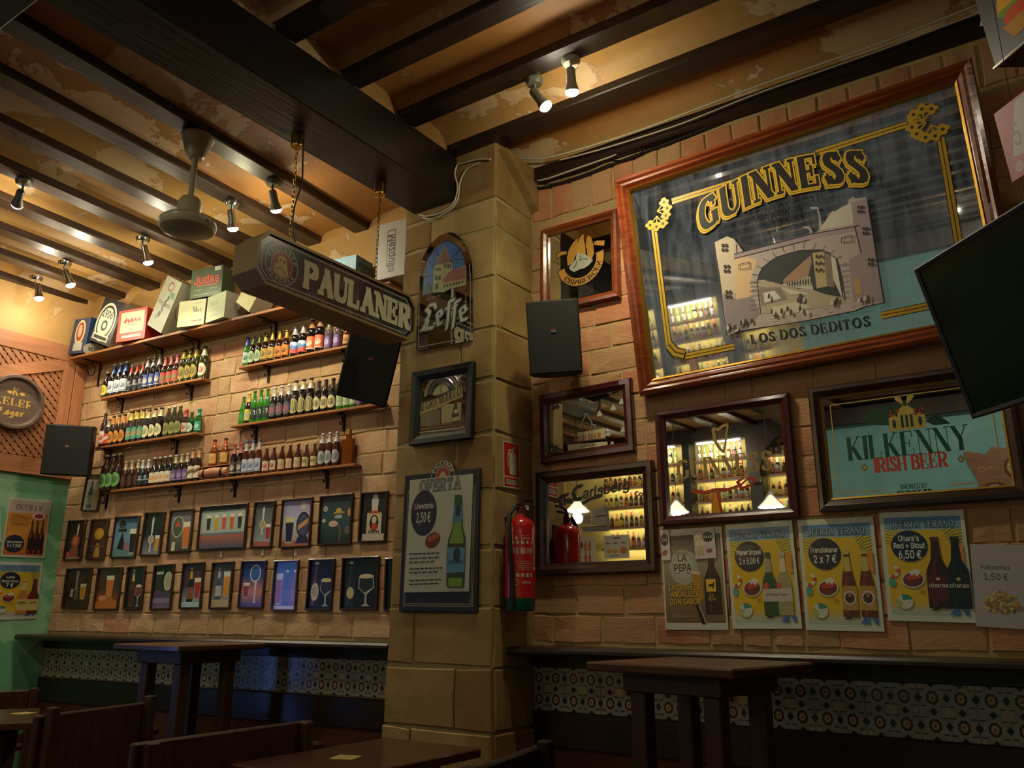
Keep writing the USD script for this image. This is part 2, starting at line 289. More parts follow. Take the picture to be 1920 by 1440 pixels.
M = dict(
 brick_left=masonry('brick_left', '#b8926a', '#c39e78', '#ad7f5e', rand=.28), brick_right=masonry('brick_right', '#b98f66', '#b88660', '#a66c4c', rand=.36),
 mortar=masonry('mortar', '#a88f5e', '#b39c6a', '#9c865a', rand=0, stretch=(1, 1, 1)), stone=masonry('stone', '#90764a', '#9e8454', '#7e6038', rand=.14, fine=14, coarse=2.5, stretch=(1, 1, 1)),
 stone_mortar=masonry('stone_mortar', '#948458', '#a2946a', '#8a7a50', rand=0, stretch=(1, 1, 1)),
 plaster_warm=peeling('plaster_warm', '#a8743a', '#c2a27a', '#8c6436', .80), plaster_ochre=peeling('plaster_ochre', '#a67e46', '#bc9f78', '#98744a', .84),
 plaster_wall=peeling('plaster_wall', '#b89058', '#c2a070', '#a88450', .9), beam=wood('beam', '#110b08', '#1b120d', .42, 'y', coat=.12), joist_left=wood('joist_left', '#2a1a10', '#3a271a', .42, 'y', coat=.15), joist_right=wood('joist_right', '#19100a', '#281a10', .4, 'x', coat=.15),
 shelf=wood('shelf', '#8a5426', '#a86c34', .45, 'x'), cedar=wood('cedar', '#a86a44', '#bd8058', .5, 'z'), cedar_h=wood('cedar_h', '#a86a44', '#bd8058', .5, 'y'), dark_wood=wood('dark_wood', '#1c1009', '#2c190e', .38, 'x', coat=.2), table_wood=wood('table_wood', '#3c2111', '#56321b', .3, 'x', coat=.4),
 leg_wood=wood('leg_wood', '#301a0d', '#462714', .45, 'z'), mahogany=wood('mahogany', '#4a1a10', '#6a2a18', .25, 'x', coat=.6), mahogany_red=wood('mahogany_red', '#3c1214', '#541c1c', .25, 'x', coat=.6), walnut=wood('walnut', '#2c1a10', '#40281a', .3, 'x', coat=.4), guin_wood=wood('guin_wood', '#6a2c12', '#8c4420', .25, 'x', coat=.6),
 gold=plain('gold', '#c8983c', .3, metallic=.9), gold_dull=plain('gold_dull', '#a8842c', .4, metallic=.5), brass=plain('brass', '#b8903c', .22, metallic=1.0), chrome=plain('chrome', '#c0c0bc', .18, metallic=1.0), iron=plain('iron', '#1c1612', .5, metallic=.6), steel_dull=plain('steel_dull', '#8c8a80', .4, metallic=.8),
 black=plain('black', '#121212', .5), black_gloss=plain('black_gloss', '#08080a', .12), black_grille=plain('black_grille', '#1b1b1a', .75), white_plastic=plain('white_plastic', '#b8b2a0', .4), fan_cream=plain('fan_cream', '#8c8468', .4), cable_white=plain('cable_white', '#c0b8a0', .45), cable_black=plain('cable_black', '#15120f', .5),
 mirror_hazy=mat('mirror_hazy', {'g': ('geometry', {}), 'm': ('mapping', {'scale': (5, 5, .7)}), 'n': ('noise_texture', {'scale': 3.0, 'detail': 5.0, 'distortion': 1.2}), 'n2': ('noise_texture', {'scale': .9, 'detail': 1.0}), 'a': ('math', {'math_type': 'multiply'}), 'r': ('map_range', {'from_min': .16, 'from_max': .42, 'to_min': .04, 'to_max': .36, 'clamp': True}), 'd': ('diffuse_bsdf', {'color': (.36, .43, .56)}), 'p': ('principled_bsdf', {'metallic': 1.0, 'roughness': .02, 'base_color': (.78, .80, .78)}), 'x': ('mix_closure', {})},
  [('g.position', 'm.vector'), ('m.vector', 'n.vector'), ('g.position', 'n2.vector'), ('n.fac', 'a.value1'), ('n2.fac', 'a.value2'), ('a.value', 'r.value'), ('r.result', 'x.fac'), ('p.BSDF', 'x.closure1'), ('d.BSDF', 'x.closure2')], 'x.closure'),
 mirror=mat('mirror', {'g': ('geometry', {}), 'n': ('noise_texture', {'scale': 5.0, 'detail': 3.0}), 'r': ('rgb_ramp', {'ramp': [(.3, (.76, .78, .74)), (.7, (.84, .85, .81))]}), 'p': ('principled_bsdf', {'metallic': 1.0, 'roughness': .015})}, [('g.position', 'n.vector'), ('n.fac', 'r.fac'), ('r.color', 'p.base_color')]),
 shade_glass=mat('shade_glass', {'t': ('transparent_bsdf', {'color': (.62, .62, .58)}), 'g': ('glossy_bsdf', {'roughness': .08, 'color': (.5, .5, .48)}), 'm': ('mix_closure', {'fac': .3})}, [('t.BSDF', 'm.closure1'), ('g.BSDF', 'm.closure2')], 'm.closure'),
 glass=mat('glass', {'f': ('fresnel', {'IOR': 1.5}), 't': ('transparent_bsdf', {}), 'g': ('glossy_bsdf', {'roughness': .02}), 'm': ('mix_closure', {})}, [('f.fac', 'm.fac'), ('t.BSDF', 'm.closure1'), ('g.BSDF', 'm.closure2')], 'm.closure'),
 ink=ink('ink'), ink_gloss=ink('ink_gloss', .25, .7), ink_gold=ink('ink_gold', .4), ink_matte=ink('ink_matte', .8), red_paint=plain('red_paint', '#b01818', .25, coat_weight=.5), green_paint=plain('green_paint', '#0c4a2c', .35), rubber=plain('rubber', '#141612', .6),
 green_wall=peeling('green_wall', '#5f9a72', '#7fae88', '#6aa27c', .8, .7), teal_wall=peeling('teal_wall', '#74aeb0', '#7eb6b6', '#78b2b2', .9, .6), terracotta=masonry('terracotta', '#54301c', '#623a24', '#4a2818', rand=.2), floor_tile=masonry('floor_tile', '#5a3420', '#6a4028', '#4e2c1a', rand=.2, rough=.5),
 tile=ink('tile', .2, .15), cardboard=plain('cardboard', '#a88a60', .7), paper=plain('paper', '#c8c2ae', .6), flag_red=plain('flag_red', '#b02818', .6), bar_top=plain('bar_top', '#33231a', .3), pub_wood=wood('pub_wood', '#6a4028', '#8a5838', .45, 'x'))
# ============================================================ THE SETTING
def brick_mesh(u0, u1, v0, v1, w0, w1, jit=.004, bev=.005, wj=.003):
    um, vm = (u0 + u1) / 2, (v0 + v1) / 2
    P = np.array([(u0, v0), (um, v0), (u1, v0), (u1, vm), (u1, v1), (um, v1), (u0, v1), (u0, vm)])
    P = P + np.array([(rnd.uniform(-jit, jit), rnd.uniform(-jit, jit)) for _ in range(8)])
    c = P.mean(0); d = c - P; Q = P + np.sign(d) * bev * (np.abs(d) > .01)
    zz = np.array([w1 + rnd.uniform(-wj, wj) for _ in range(8)])
    v = np.vstack([np.c_[P, np.full(8, w0)], np.c_[P, zz - bev], np.c_[Q, zz], [[c[0], c[1], w1 + rnd.uniform(0, wj)]]])
    f = []
    for j in range(8):
        k = (j + 1) % 8
        f += [(j, k, 8 + k), (j, 8 + k, 8 + j), (8 + j, 8 + k, 16 + k), (8 + j, 16 + k, 16 + j), (16 + j, 16 + k, 24)]
    return v, np.array(f)
def structure(name, label, fr=None): return thing(name, label, None, fr, kind='structure')
def plane_fr(P): return P.frame(0, 0)
CH = .1355; Z0 = 1.28
def lay_bricks(wall, u0, u1, v0, v1, material, L=.275, skip=()):
    k = math.ceil((v0 - Z0) / CH - .6); n = 0
    while Z0 + k * CH < v1 - .02:
        a, b = max(v0, Z0 + k * CH + .004), min(v1, Z0 + (k + 1) * CH - .006); u = u0 - (L * .5 if k % 2 else 0) - rnd.uniform(0, .04)
        while u < u1:
            l = L * rnd.choice([1, 1, 1, 1, .5]) + rnd.uniform(-.015, .015); x0, x1 = max(u0, u + .0055), min(u1, u + l - .0055)
            if x1 - x0 > .03 and b - a > .03 and not any(x0 > s[0] and x1 < s[1] and a > s[2] and b < s[3] for s in skip):
                obj('brick', brick_mesh(x0, x1, a, b, 0, .0075 + rnd.uniform(-.002, .003), .004, .004, .0025), material, wall); n += 1
            u += l
        k += 1
    return n
room = structure('floor', 'brown tiled bar floor in shadow under the tables')
obj('floor_slab', MB().box(-6.8, 3.6, -3.8, 4.1, -.1, 0), M['floor_tile'], room)
# ---- right wall: brick, framed mirrors hang on it
wr = structure('wall_right', 'ochre brick wall to the right of the stone pillar', plane_fr(PR))
obj('mortar_bed', MB().box(-2.5, 3.6, 0, 3.95, -.1, .003), M['mortar'], wr)
lay_bricks(wr, -2.45, .3, 1.135, 3.48, M['brick_right'], skip=[(-1.72, -.05, 2.5, 3.44), (-.95, .05, 1.8, 2.2), (-2.35, -1.85, 1.5, 2.0)])
u = -2.45
while u < .3:                                            # the soldier course on top
    w = .137 + rnd.uniform(-.006, .006); obj('brick', brick_mesh(u + .006, u + w - .006, 3.485, 3.70, 0, .011), M['brick_right'], wr); u += w
obj('plaster_strip', MB().box(-2.47, 3.5, 3.812, 3.95, 0, .02), M['plaster_ochre'], wr)
TILE = Art()
TILE.rect(0, 0, 2, 2, '#98948a')
for i in range(2):
    for j in range(2):
        TILE.poly([(i + .5, j + 1), (i + .5 + .5, j + .5), (i + .5, j), (i, j + .5)], '#a29e90')
for (x, y) in ((0, 1), (1, 1), (2, 1), (0, 0), (1, 0), (2, 0), (0, 2), (1, 2), (2, 2)): TILE.rect(max(0, x - .2), max(0, y - .2), min(2, x + .2), min(2, y + .2), '#9a9c98' if (x + y) % 2 else '#b5a882')
for i in range(2):
    for j in range(2):
        x, y = i + .5, j + .5
        TILE.poly(sg.Polygon(arcp(x, y, .23, .26, 22.5, 337.5, 7)), '#2a1d18').poly(sg.Polygon(arcp(x, y, .17, .2, 22.5, 337.5, 7)), '#8a5a38').poly(sg.Polygon(arcp(x, y, .12, .14, 22.5, 337.5, 7)), '#b9a684').rect(x - .04, y - .05, x + .04, y + .05, '#74482c')
        for dx in (-.36, .36):
            for dy in (-.3, .3): TILE.rect(x + dx - .1, y + dy - .022, x + dx + .1, y + dy + .022, '#35404a')
for x in (0, 1, 2):
    for y in (.5, 1.5): TILE.poly(sg.Polygon([(x - .13, y), (x, y - .16), (x + .13, y), (x, y + .16)]).intersection(sg.box(0, 0, 2, 2)), '#1c2430')
for x in (.5, 1.5):
    for y in (0, 1, 2): TILE.poly(sg.Polygon([(x - .14, y), (x, y - .14), (x + .14, y), (x, y + .14)]).intersection(sg.box(0, 0, 2, 2)), '#2c1216' if y == 1 else '#15161c')
tile_m, tile_k = TILE.build(.0985, .1015, .0015, .0015, .010)
tile_body = MB().box(0, .2, 0, .206, 0, .0098, .002).get()
tile_v = np.vstack([tile_m[0], tile_body[0]]); tile_f = np.vstack([tile_m[1], tile_body[1] + len(tile_m[0])]); tile_c = np.vstack([tile_k, np.tile(C('#8a867a'), (len(tile_body[0]), 1))])
def tiles(wall, u0, u1, v):
    u = u0
    while u < u1 - .02:
        obj('tile', (tile_v + (u, v, 0), tile_f), M['tile'], wall, col=tile_c); u += .2
tiles(wr, -2.466, .34, .822)
# ---- left wall (turned 4.4 degrees)
U = lambda px, py, off=0: PL.px(px, py, off)[0]
UL0, UL1 = -6.352, -2.86                              # corner with the green wall ... behind the pillar
wl = structure('wall_left', 'ochre brick wall of the left bay carrying the bottle shelves', plane_fr(PL))
UL0 = (np.array([-6.63, 3.95 - 6.63 * math.tan(ANG), 0]) - PL.O) @ PL.u
UL1 = UL0 + 4.0
obj('mortar_bed', MB().box(UL0 - .1, UL1, 0, 4.0, -.1, .003), M['mortar'], wl)
lay_bricks(wl, UL0, UL1 - .25, 1.135, 3.20, M['brick_left'])
obj('plaster_band', MB().box(UL0, UL1, 3.21, 4.0, 0, .012), M['plaster_ochre'], wl)
tiles(wl, UL0 + .02, UL1, .828)
for P, wall, a, b in ((PR, wr, -2.457, 3.5), (PL, wl, UL0, UL1)):
    obj('rail_board', MB().box(a, b, .66, .822, 0, .03, .004), M['dark_wood'], wall)
    obj('apron_board', MB().box(a, b, 1.028, 1.09, 0, .03, .004), M['dark_wood'], wall)
    obj('dado', MB().box(a, b, 0, .66, 0, .008), M['terracotta'], wall)
# ---- end wall with lattice, and the other walls of the room
we = structure('wall_end', 'green painted plaster end wall below the cedar lattice', plane_fr(PE))
obj('green_plaster', MB().box(-3.7, 3.5, 0, 2.30, -.1, 0), M['green_wall'], we); obj('upper_plaster', MB().box(-3.7, 3.5, 2.30, 4.0, -.1, -.002), M['plaster_wall'], we)
# ---- pillar
pil = structure('pillar', 'square sandstone block pillar between the two bays')
obj('core', MB().box(-3.1185, -2.4585, 3.3915, 3.76, 0, 3.82), M['stone_mortar'], pil)
zs = [0, .165, .452, .74, 1.03, 1.315, 1.60, 1.889, 2.176, 2.464, 2.75, 3.04, 3.32, 3.497]
for i, (a, b) in enumerate(zip(zs[:-1], zs[1:])):
    flare = .03 * max(0, 1 - a / 1.2)
    cut = [-3.12 - flare, -2.457 + flare] if i in (5,) else [-3.12 - flare, (-2.70 if i % 2 else -2.93) + rnd.uniform(-.03, .03), -2.457 + flare]
    for x0, x1 in zip(cut[:-1], cut[1:]):
        m = brick_mesh(x0 + .005, x1 - .005, a + .008, b - .007, -.06, .004 + flare * .6, .006, .006, .003); obj('stone', (PP.at(0, 0) + m[0][:, :1] * PP.u + m[0][:, 1:2] * PP.v + m[0][:, 2:] * PP.w, m[1]), M['stone'], pil)
    m = brick_mesh(3.40, 3.745, a + .008, b - .007, -.04, .004 + flare, .006, .006, .003); obj('stone', (PS.O + m[0][:, :1] * PS.u + m[0][:, 1:2] * PS.v + m[0][:, 2:] * PS.w, m[1]), M['stone'], pil)
for i in range(len(zs) - 1):                              # ragged mortar smeared along the arris
    z = zs[i] + .01
    while z < zs[i + 1] - .03:
        h = rnd.uniform(.04, .12); r = rnd.uniform(.006, .016); z1 = min(z + h, zs[i + 1])
        z = z1
obj('capital', MB().box(-3.12, -2.452, 3.383, 3.78, 3.503, 3.86, .012), M['stone'], pil)
m = MB(); m.prism(sg.Polygon([(3.40, 3.80), (3.74, 3.80), (3.74, 3.55)]), 0, .06, T=lambda v: np.c_[-2.46 + v[:, 2], v[:, 0], v[:, 1]]); obj('corbel', m, M['stone'], pil)
# ---- beams and joists
bm = structure('beam', 'thick black main ceiling beam resting on the pillar')
obj('timber', MB().box(-3.05, -2.735, -3.6, 3.40, 3.562, 3.845, .008), M['beam'], bm)
cb = structure('cross_beam', 'dark cross beam carrying the near ends of the left joists')
obj('timber', MB().box(-6.63, -3.05, .92, 1.22, 3.60, 3.9, .008), M['beam'], cb)
ceil = structure('ceiling', 'ochre plaster ceiling, patched and peeling between the dark joists')
obj('slab', MB().box(-6.8, 3.6, -3.8, 4.1, 4.02, 4.1), M['plaster_wall'], ceil)
obj('beam_infill', MB().box(-3.02, -2.76, -3.6, 3.74, 3.845, 4.02), M['plaster_ochre'], ceil)
def vault(a0, a1, zed, rise, b0, b1, T, mt):
    n = 8; v, f = [], []
    for i in range(n + 1):
        t = i / n; z = zed + rise * (1 - (2 * t - 1) ** 4); v += [(a0 + (a1 - a0) * t, b0, z), (a0 + (a1 - a0) * t, b1, z)]
    for i in range(n): f.append((2 * i, 2 * i + 1, 2 * i + 3, 2 * i + 2))
    f = np.array(f); v = np.array(v, float); obj('plaster_bay', (T(v), np.vstack([f[:, [0, 1, 2]], f[:, [0, 2, 3]]])), mt, ceil, smooth=True)
# right bay: joists along x
yj = [3.312 - .421 * k for k in range(17)]
TX = lambda v: np.c_[v[:, 1], v[:, 0], v[:, 2]]
for k, y in enumerate(yj):
    j = structure('ceiling_joist', f'dark joist of the right bay, number {k + 1} counted from the mirror wall')
    obj('timber', MB().box(-2.74, 3.5, y, y + .127, 3.84, 4.02, .006), M['joist_right'], j)
    vault(y + .127, y + .421 if k else 3.75, 3.885, .075, -2.78, 3.5, TX, M['plaster_ochre' if k % 2 else 'plaster_warm'])
# left bay: joists square to the left wall
TL_ = lambda v: PL.O + v[:, :1] * PL.u + v[:, 1:2] * PL.w + v[:, 2:] * PL.v
ur = [(-3.69 - .42 * k) / math.cos(ANG) for k in range(8)]
ur = [PL.u @ (np.array([-3.69 - .421 * k, 3.95 + (-3.69 - .421 * k) * math.tan(ANG), 0]) - PL.O) for k in range(8)]
for k, u in enumerate(ur):
    j = structure('ceiling_joist', f'brown joist of the left bay, number {k + 1} counted from the main beam')
    obj('timber', MB().box(u - .13, u, 0, 2.75, 3.75, 4.0, .008, T=TL_), M['joist_left'], j)
    if k == 0: vault(u, u + .75, 3.80, .05, 0, 7.4, TL_, M['plaster_warm'])
    vault(u - .42 if k < 7 else u - .2, u - .13, 3.795, .03, 0, 2.7, TL_, M['plaster_warm' if k == 0 else 'plaster_ochre'])
for k in range(8):                                       # joists beyond the cross beam, towards the bar
    j = structure('ceiling_joist', f'brown joist behind the cross beam, number {k + 1} counted from the main beam')
    u = ur[k]; obj('timber', MB().box(u - .13, u, 2.78, 7.35, 3.75, 4.0, .008, T=TL_), M['joist_left'], j)
obj('plaster_far', MB().box(-6.8, -3.05, -3.8, .95, 3.81, 3.83), M['plaster_ochre'], ceil)
tp = structure('trim_1', 'dark wall plate along the top of the right brick wall, cables clipped to it', plane_fr(PR))
obj('timber', MB().box(-2.42, 3.5, 3.72, 3.81, .012, .06, .008), M['joist_right'], tp)
# ---- counters along the walls
c1 = thing('wall_counter', 'long dark wooden drinks ledge under the left brick wall', 'counter', plane_fr(PL))
obj('top_board', MB().box(UL0 - .0, UL1 - .55, 1.093, 1.13, .012, .26, .012), M['dark_wood'], c1)
c2 = thing('wall_counter', 'long dark wooden drinks ledge under the right brick wall and posters', 'counter', plane_fr(PR))
obj('top_board', MB().box(-2.44, 3.4, 1.093, 1.13, .013, .27, .012), M['dark_wood'], c2)
# ============================================================ FRAMES, MIRRORS, POSTERS ON THE WALLS
class Hang:
    """something flat hung on a wall, from the photo's four corners: its own frame and its local coordinates"""
    def __init__(s, P, TL, TR, BR, BL, off=.03, gap=.012, size=None):
        s.cu, s.cv, s.w, s.h, s.roll = P.quad(TL, TR, BR, BL, off); s.P, s.off = P, off
        if size: s.w, s.h = size
        s.fr = P.frame(s.cu, s.cv, gap, s.roll); s.gap = gap
        s.Q = Plane(s.fr[0] + (off - gap) * P.w, s.fr[1], s.fr[2])
    def p(s, x, y): return s.Q.px(x, y)
def crop(x0, y0, k): return lambda x, y: (x0 + x / k, y0 + y / k)
def framed(name, label, cat, hang, fw, prof, wood_, slip=None, group=None):
    t = thing(name, label, cat, hang.fr, group)
    obj('frame', MB().rings(hang.w, hang.h, prof), wood_, t)
    if slip: obj('slip', MB().rings(hang.w - 2 * fw, hang.h - 2 * fw, [(-.001, .012), (.004, .018), (.012, .012), (.012, .002)]), slip, t)
    return t
BIG = [(0, 0), (0, .03), (.006, .042), (.02, .046), (.03, .038), (.042, .040), (.055, .028), (.066, .024), (.066, .0)]
MID = [(0, 0), (0, .024), (.006, .03), (.022, .032), (.036, .022), (.045, .018), (.045, 0)]
THIN = [(0, 0), (0, .02), (.004, .024), (.016, .024), (.02, .018), (.022, .014), (.022, 0)]
SLIM = [(0, 0), (0, .016), (.003, .018), (.010, .018), (.012, .012), (.012, 0)]
def pane(name, hang, inset, mt, t, w=.006):
    return obj(name, MB().box(-hang.w / 2 + inset, hang.w / 2 - inset, -hang.h / 2 + inset, hang.h / 2 - inset, 0, w), mt, t)
# ---- the great Guinness mirror, leaning out from the wall
gr, gl = .026, .134
geu = np.array([math.cos(gr), 0, math.sin(gr)]); gev = np.array([-math.sin(gr), 0, math.cos(gr)]) * math.cos(gl) + np.array([0, -1, 0]) * math.sin(gl)
GP = Plane((-1.775, 3.70, 2.332), geu, gev); GW, GH = 1.671, 1.147
gcen = GP.at(GW / 2, GH / 2, -.03)
t = thing('wall_mirror', 'huge mahogany framed mirror, black and gold lettering above an engraved stone gateway', 'mirror', (gcen, GP.u, GP.v, GP.w))
obj('frame', MB().rings(GW, GH, [(0, 0), (0, .04), (.006, .052), (.022, .056), (.034, .046), (.046, .048), (.06, .034), (.066, .03), (.066, 0)]), M['guin_wood'], t)
obj('slip', MB().rings(GW - .13, GH - .13, [(-.002, .026), (.004, .034), (.014, .024), (.016, .006)]), M['gold'], t)
obj('mirror_glass', MB().box(-GW / 2 + .06, GW / 2 - .06, -GH / 2 + .06, GH / 2 - .06, 0, .008), M['mirror_hazy'], t)
obj('backing', MB().box(-GW / 2 + .03, GW / 2 - .03, -GH / 2 + .03, GH / 2 - .03, -.012, -.001), M['walnut'], t)
A = Art(); gx, gy = GW / 2, GH / 2
def gold_bar(x0, y0, x1, y1):
    for d, w, c_ in ((0, .034, '#1a150a'), (0, .028, '#b8921c'), (0, .004, '#3a2c08')): A.line([(x0, y0), (x1, y1)], w, c_)
for b in ((.288, .952, .60, .952), (1.0, .966, 1.389, .966), (.175, .86, .172, .235), (.25, .160, .50, .160), (1.503, .862, 1.49, .20), (1.154, .163, 1.43, .163)): gold_bar(*b)
def sprig(cx, cy, rot):
    for k in range(3):
        a = math.radians(rot + (-40, 0, 40)[k]); x, y = cx + .055 * math.cos(a), cy + .055 * math.sin(a)
        A.line([(cx, cy), (x, y)], .006, '#b8921c')
        for q in range(4): b = math.radians(90 * q + rot); A.ell(x + .014 * math.cos(b), y + .014 * math.sin(b), .014, .011, '#b8921c', 10)
        A.ell(x, y, .008, .008, '#3a2c08', 8)
sprig(.205, .925, -45 + 45); sprig(.20, .90, 260); sprig(1.46, .945, 180); sprig(1.475, .93, 280); sprig(1.455, .955, 90)
for w, c_ in ((.05, '#1a150a'), (.04, '#a88418'), (.008, '#4a3808')): A.line([(.175, .235), (.205, .19), (.25, .17)], w, c_)
arch = lambda P: np.c_[P[:, 0], P[:, 1] - .48 * (P[:, 0] - .82) ** 2]
for gw, dx, dy, c_ in ((.011, -.006, -.009, '#15110a'), (.009, -.006, -.009, '#d0a81c'), (.010, 0, 0, '#15110a'), (.0085, 0, 0, '#d0a81c'), (.001, .001, .001, '#15130f')):
    A.word('GUINNESS', .82, .822, .152, c_, w=.80, T=.27, t_=.075, sw=.14, gap=.42, grow=gw, fn=arch, dx=dx, dy=dy, dens=.02)
for s_, x, y, h, w in (("ST JAMES'S GATE", .825, .752, .036, .35), ('DUBLIN', .825, .712, .036, .16)): A.word(s_, x, y, h, '#1c1e20', w=w, T=.15)
A.text('1759', .825, .675, .034, '#1c1e20', w=.082)
A.word('LOS DOS DEDITOS', .848, .135, .044, '#15201c', w=.53, T=.18, fn=lambda P: np.c_[P[:, 0], P[:, 1] + .018 - .048 * (P[:, 0] - .58)])
# the engraving: a gateway with an arch, street and carts
c5 = crop(1330, 340, 4.8)
def g5(*pts): return [GP.px(*c5(x, y)) for x, y in pts]
A.poly(g5((35, 545), (105, 510), (150, 490), (210, 510), (250, 560), (300, 630), (600, 560), (895, 480), (900, 440), (875, 415), (840, 415), (840, 400), (890, 400), (915, 430), (915, 470), (980, 440), (980, 330), (965, 250), (960, 240), (900, 240), (900, 225), (970, 225), (990, 330), (1005, 400), (1050, 330), (1070, 290), (1100, 260), (1140, 265), (1160, 240), (1200, 215), (1240, 200), (1245, 160), (1290, 130), (1310, 150), (1410, 135), (1440, 300), (1470, 500), (1520, 800), (1565, 1085), (1400, 1120), (1300, 1160), (900, 1240), (700, 1275), (330, 1330), (150, 1385), (120, 1100), (80, 800)), '#b3a49c')
def P5(col, *pts): A.poly(g5(*pts), col)
P5('#cbb9a0', (40, 550), (150, 500), (215, 520), (235, 1000), (110, 1010), (80, 800)); P5('#d6b48c', (215, 660), (420, 700), (360, 900), (380, 1030), (235, 1060))
P5('#8f8084', (235, 1060), (380, 1030), (450, 1190), (330, 1330), (150, 1385), (120, 1000)); P5('#a09094', (215, 650), (900, 470), (1350, 390), (1360, 430), (900, 520), (215, 690))
P5('#c4c0ac', (1000, 400), (1100, 275), (1250, 195), (1280, 200), (1290, 380), (1000, 430)); P5('#9c8a8c', (1270, 180), (1410, 150), (1565, 1085), (1290, 1080), (1250, 700), (1360, 640), (1300, 400))
P5('#3e4244', (420, 890), (440, 820), (470, 770), (540, 710), (600, 675), (700, 640), (800, 617), (900, 612), (1000, 610), (1080, 635), (1140, 690), (1170, 760), (1185, 850), (1200, 1050), (1000, 1000), (900, 960), (700, 960), (580, 915), (480, 880))
P5('#a8846c', (660, 880), (905, 660), (915, 720), (880, 860), (660, 910)); P5('#c2bda8', (650, 920), (900, 850), (930, 970), (660, 940)); P5('#baa87c', (920, 640), (1020, 625), (1055, 940), (960, 960)); P5('#8a7868', (1020, 625), (1090, 650), (1120, 950), (1055, 940)); P5('#cfcab8', (1085, 640), (1130, 690), (1195, 1060), (1110, 880))
P5('#b0a088', (430, 900), (560, 900), (660, 930), (900, 990), (1200, 1040), (1220, 1090), (1000, 1130), (700, 1180), (460, 1190)); P5('#8a7c78', (440, 950), (640, 950), (700, 1060), (460, 1120)); P5('#d0ccc0', (480, 1000), (580, 980), (640, 1050), (490, 1090)); P5('#cac4b0', (640, 950), (900, 1010), (720, 1010)); P5('#c6bda0', (560, 1130), (800, 1070), (900, 1120), (760, 1190), (540, 1240))
P5('#b89468', (1290, 880), (1320, 850), (1350, 880), (1375, 1010), (1310, 1015))
def L5(w, col, *pts): A.line(g5(*pts), w, col)
for a_ in ((420, 890, 470, 770), (470, 770, 600, 675), (600, 675, 800, 617), (800, 617, 1000, 610), (1000, 610, 1140, 690), (1140, 690, 1185, 850), (1185, 850, 1215, 1060), (420, 890, 455, 1190), (215, 690, 900, 520), (215, 650, 900, 470), (900, 470, 1350, 390), (35, 545, 150, 1385), (1410, 135, 1565, 1085), (235, 560, 240, 650), (1300, 400, 1360, 640)): L5(.003, '#4a4044', a_[:2], a_[2:])
for k in range(14):
    a = math.radians(188 - k * 13); x0, y0 = 800 + 385 * math.cos(a), 890 - 285 * math.sin(a) - 40 * math.cos(a); x1, y1 = 800 + 450 * math.cos(a), 890 - 345 * math.sin(a) - 50 * math.cos(a); L5(.0022, '#5a4e50', (x0, y0), (x1, y1))
for k in range(7): L5(.0018, '#6a5a54', (360, 900 + k * 42), (450, 900 + k * 40)); L5(.0018, '#5a4e50', (1190, 760 + k * 48), (1250, 745 + k * 48))
for (x, y) in ((130, 590), (150, 780), (165, 1010), (1355, 245), (1400, 440), (1450, 720)):
    for i in range(2):
        for j in range(2): P5('#40383a', (x - 28 + i * 32, y - 30 + j * 40), (x - 6 + i * 32, y - 34 + j * 40), (x - 2 + i * 32, y - 6 + j * 40), (x - 24 + i * 32, y - 2 + j * 40))
for x, y in ((305, 760), (1230, 520)): L5(.003, '#4a4044', (x - 45, y + 35), (x - 45, y - 15), (x + 50, y - 38), (x + 52, y + 15), (x - 30, y + 30))
for k in range(9): P5('#4c464a', (690 + k * 24, 905 - k * 5), (700 + k * 24, 902 - k * 5), (704 + k * 24, 935 - k * 2), (694 + k * 24, 937 - k * 2))
for k in range(6): P5('#4a3c30', (950 + (k % 2) * 40, 660 + (k // 2) * 60), (970 + (k % 2) * 40, 655 + (k // 2) * 60), (973 + (k % 2) * 40, 685 + (k // 2) * 60), (953 + (k % 2) * 40, 690 + (k // 2) * 60))
rq = random.Random(3)
for (x, y, n_) in ((600, 1190, 5), (830, 1050, 6), (1110, 1080, 7), (200, 1310, 6), (330, 1270, 5), (840, 1160, 3), (690, 1160, 3), (1380, 1050, 5), (560, 1040, 2)):
    for k in range(n_):
        a, b = x + rq.uniform(-50, 50), y + rq.uniform(-20, 20); P5(rq.choice(['#3a3236', '#57474a', '#c9c4b8']), (a - 12, b + 22), (a - 8, b - 18), (a + 4, b - 26), (a + 12, b - 4), (a + 9, b + 20))
for k in range(16):
    x, y = rq.uniform(150, 1500), 0; y = 1370 - (x - 150) * .2 - rq.uniform(0, 50); L5(.0016, '#76666a', (x, y), (x + rq.uniform(30, 90), y - rq.uniform(6, 20)))
printed('printed_artwork', A, 1, 1, M['ink_gold'], t, -gx, -gy, .0088, gain=1.25)
# ---- Kilkenny mirror
k9 = crop(1440, 480, 3)
h = Hang(PR, (1512, 730), (1905, 672), (1922, 935), (1540, 960))
t = framed('wall_mirror', 'wide wooden framed mirror with green and red lettering, its corner behind the television', 'mirror', h, .045, MID, M['walnut'], M['gold_dull'])
pane('mirror_glass', h, .04, M['mirror'], t)
A = Art(); hk = lambda *p: [h.p(*k9(*q)) for q in p]
tl, bl = hk((312, 820), (365, 1368)); W2, H2 = h.w / 2, h.h / 2
x0, x1, y0, y1 = -W2 + .085, W2 - .085, -H2 + .075, H2 - .085
for a_, b_ in (((x0, y0), (x0, y1)), ((x0, y1), (x1, y1)), ((x1, y1), (x1, y0)), ((x0, y0), (-.12, y0)), ((.12, y0), (x1, y0))): A.line([a_, b_], .0045, '#b89c50')
printed('gold_border', A, 1, 1, M['ink_gold'], t, 0, 0, .0068); A = Art()
A.ell(-.055, .112, .12, .042, '#12402c', 30)
cx, cy = hk((775, 900))[0]
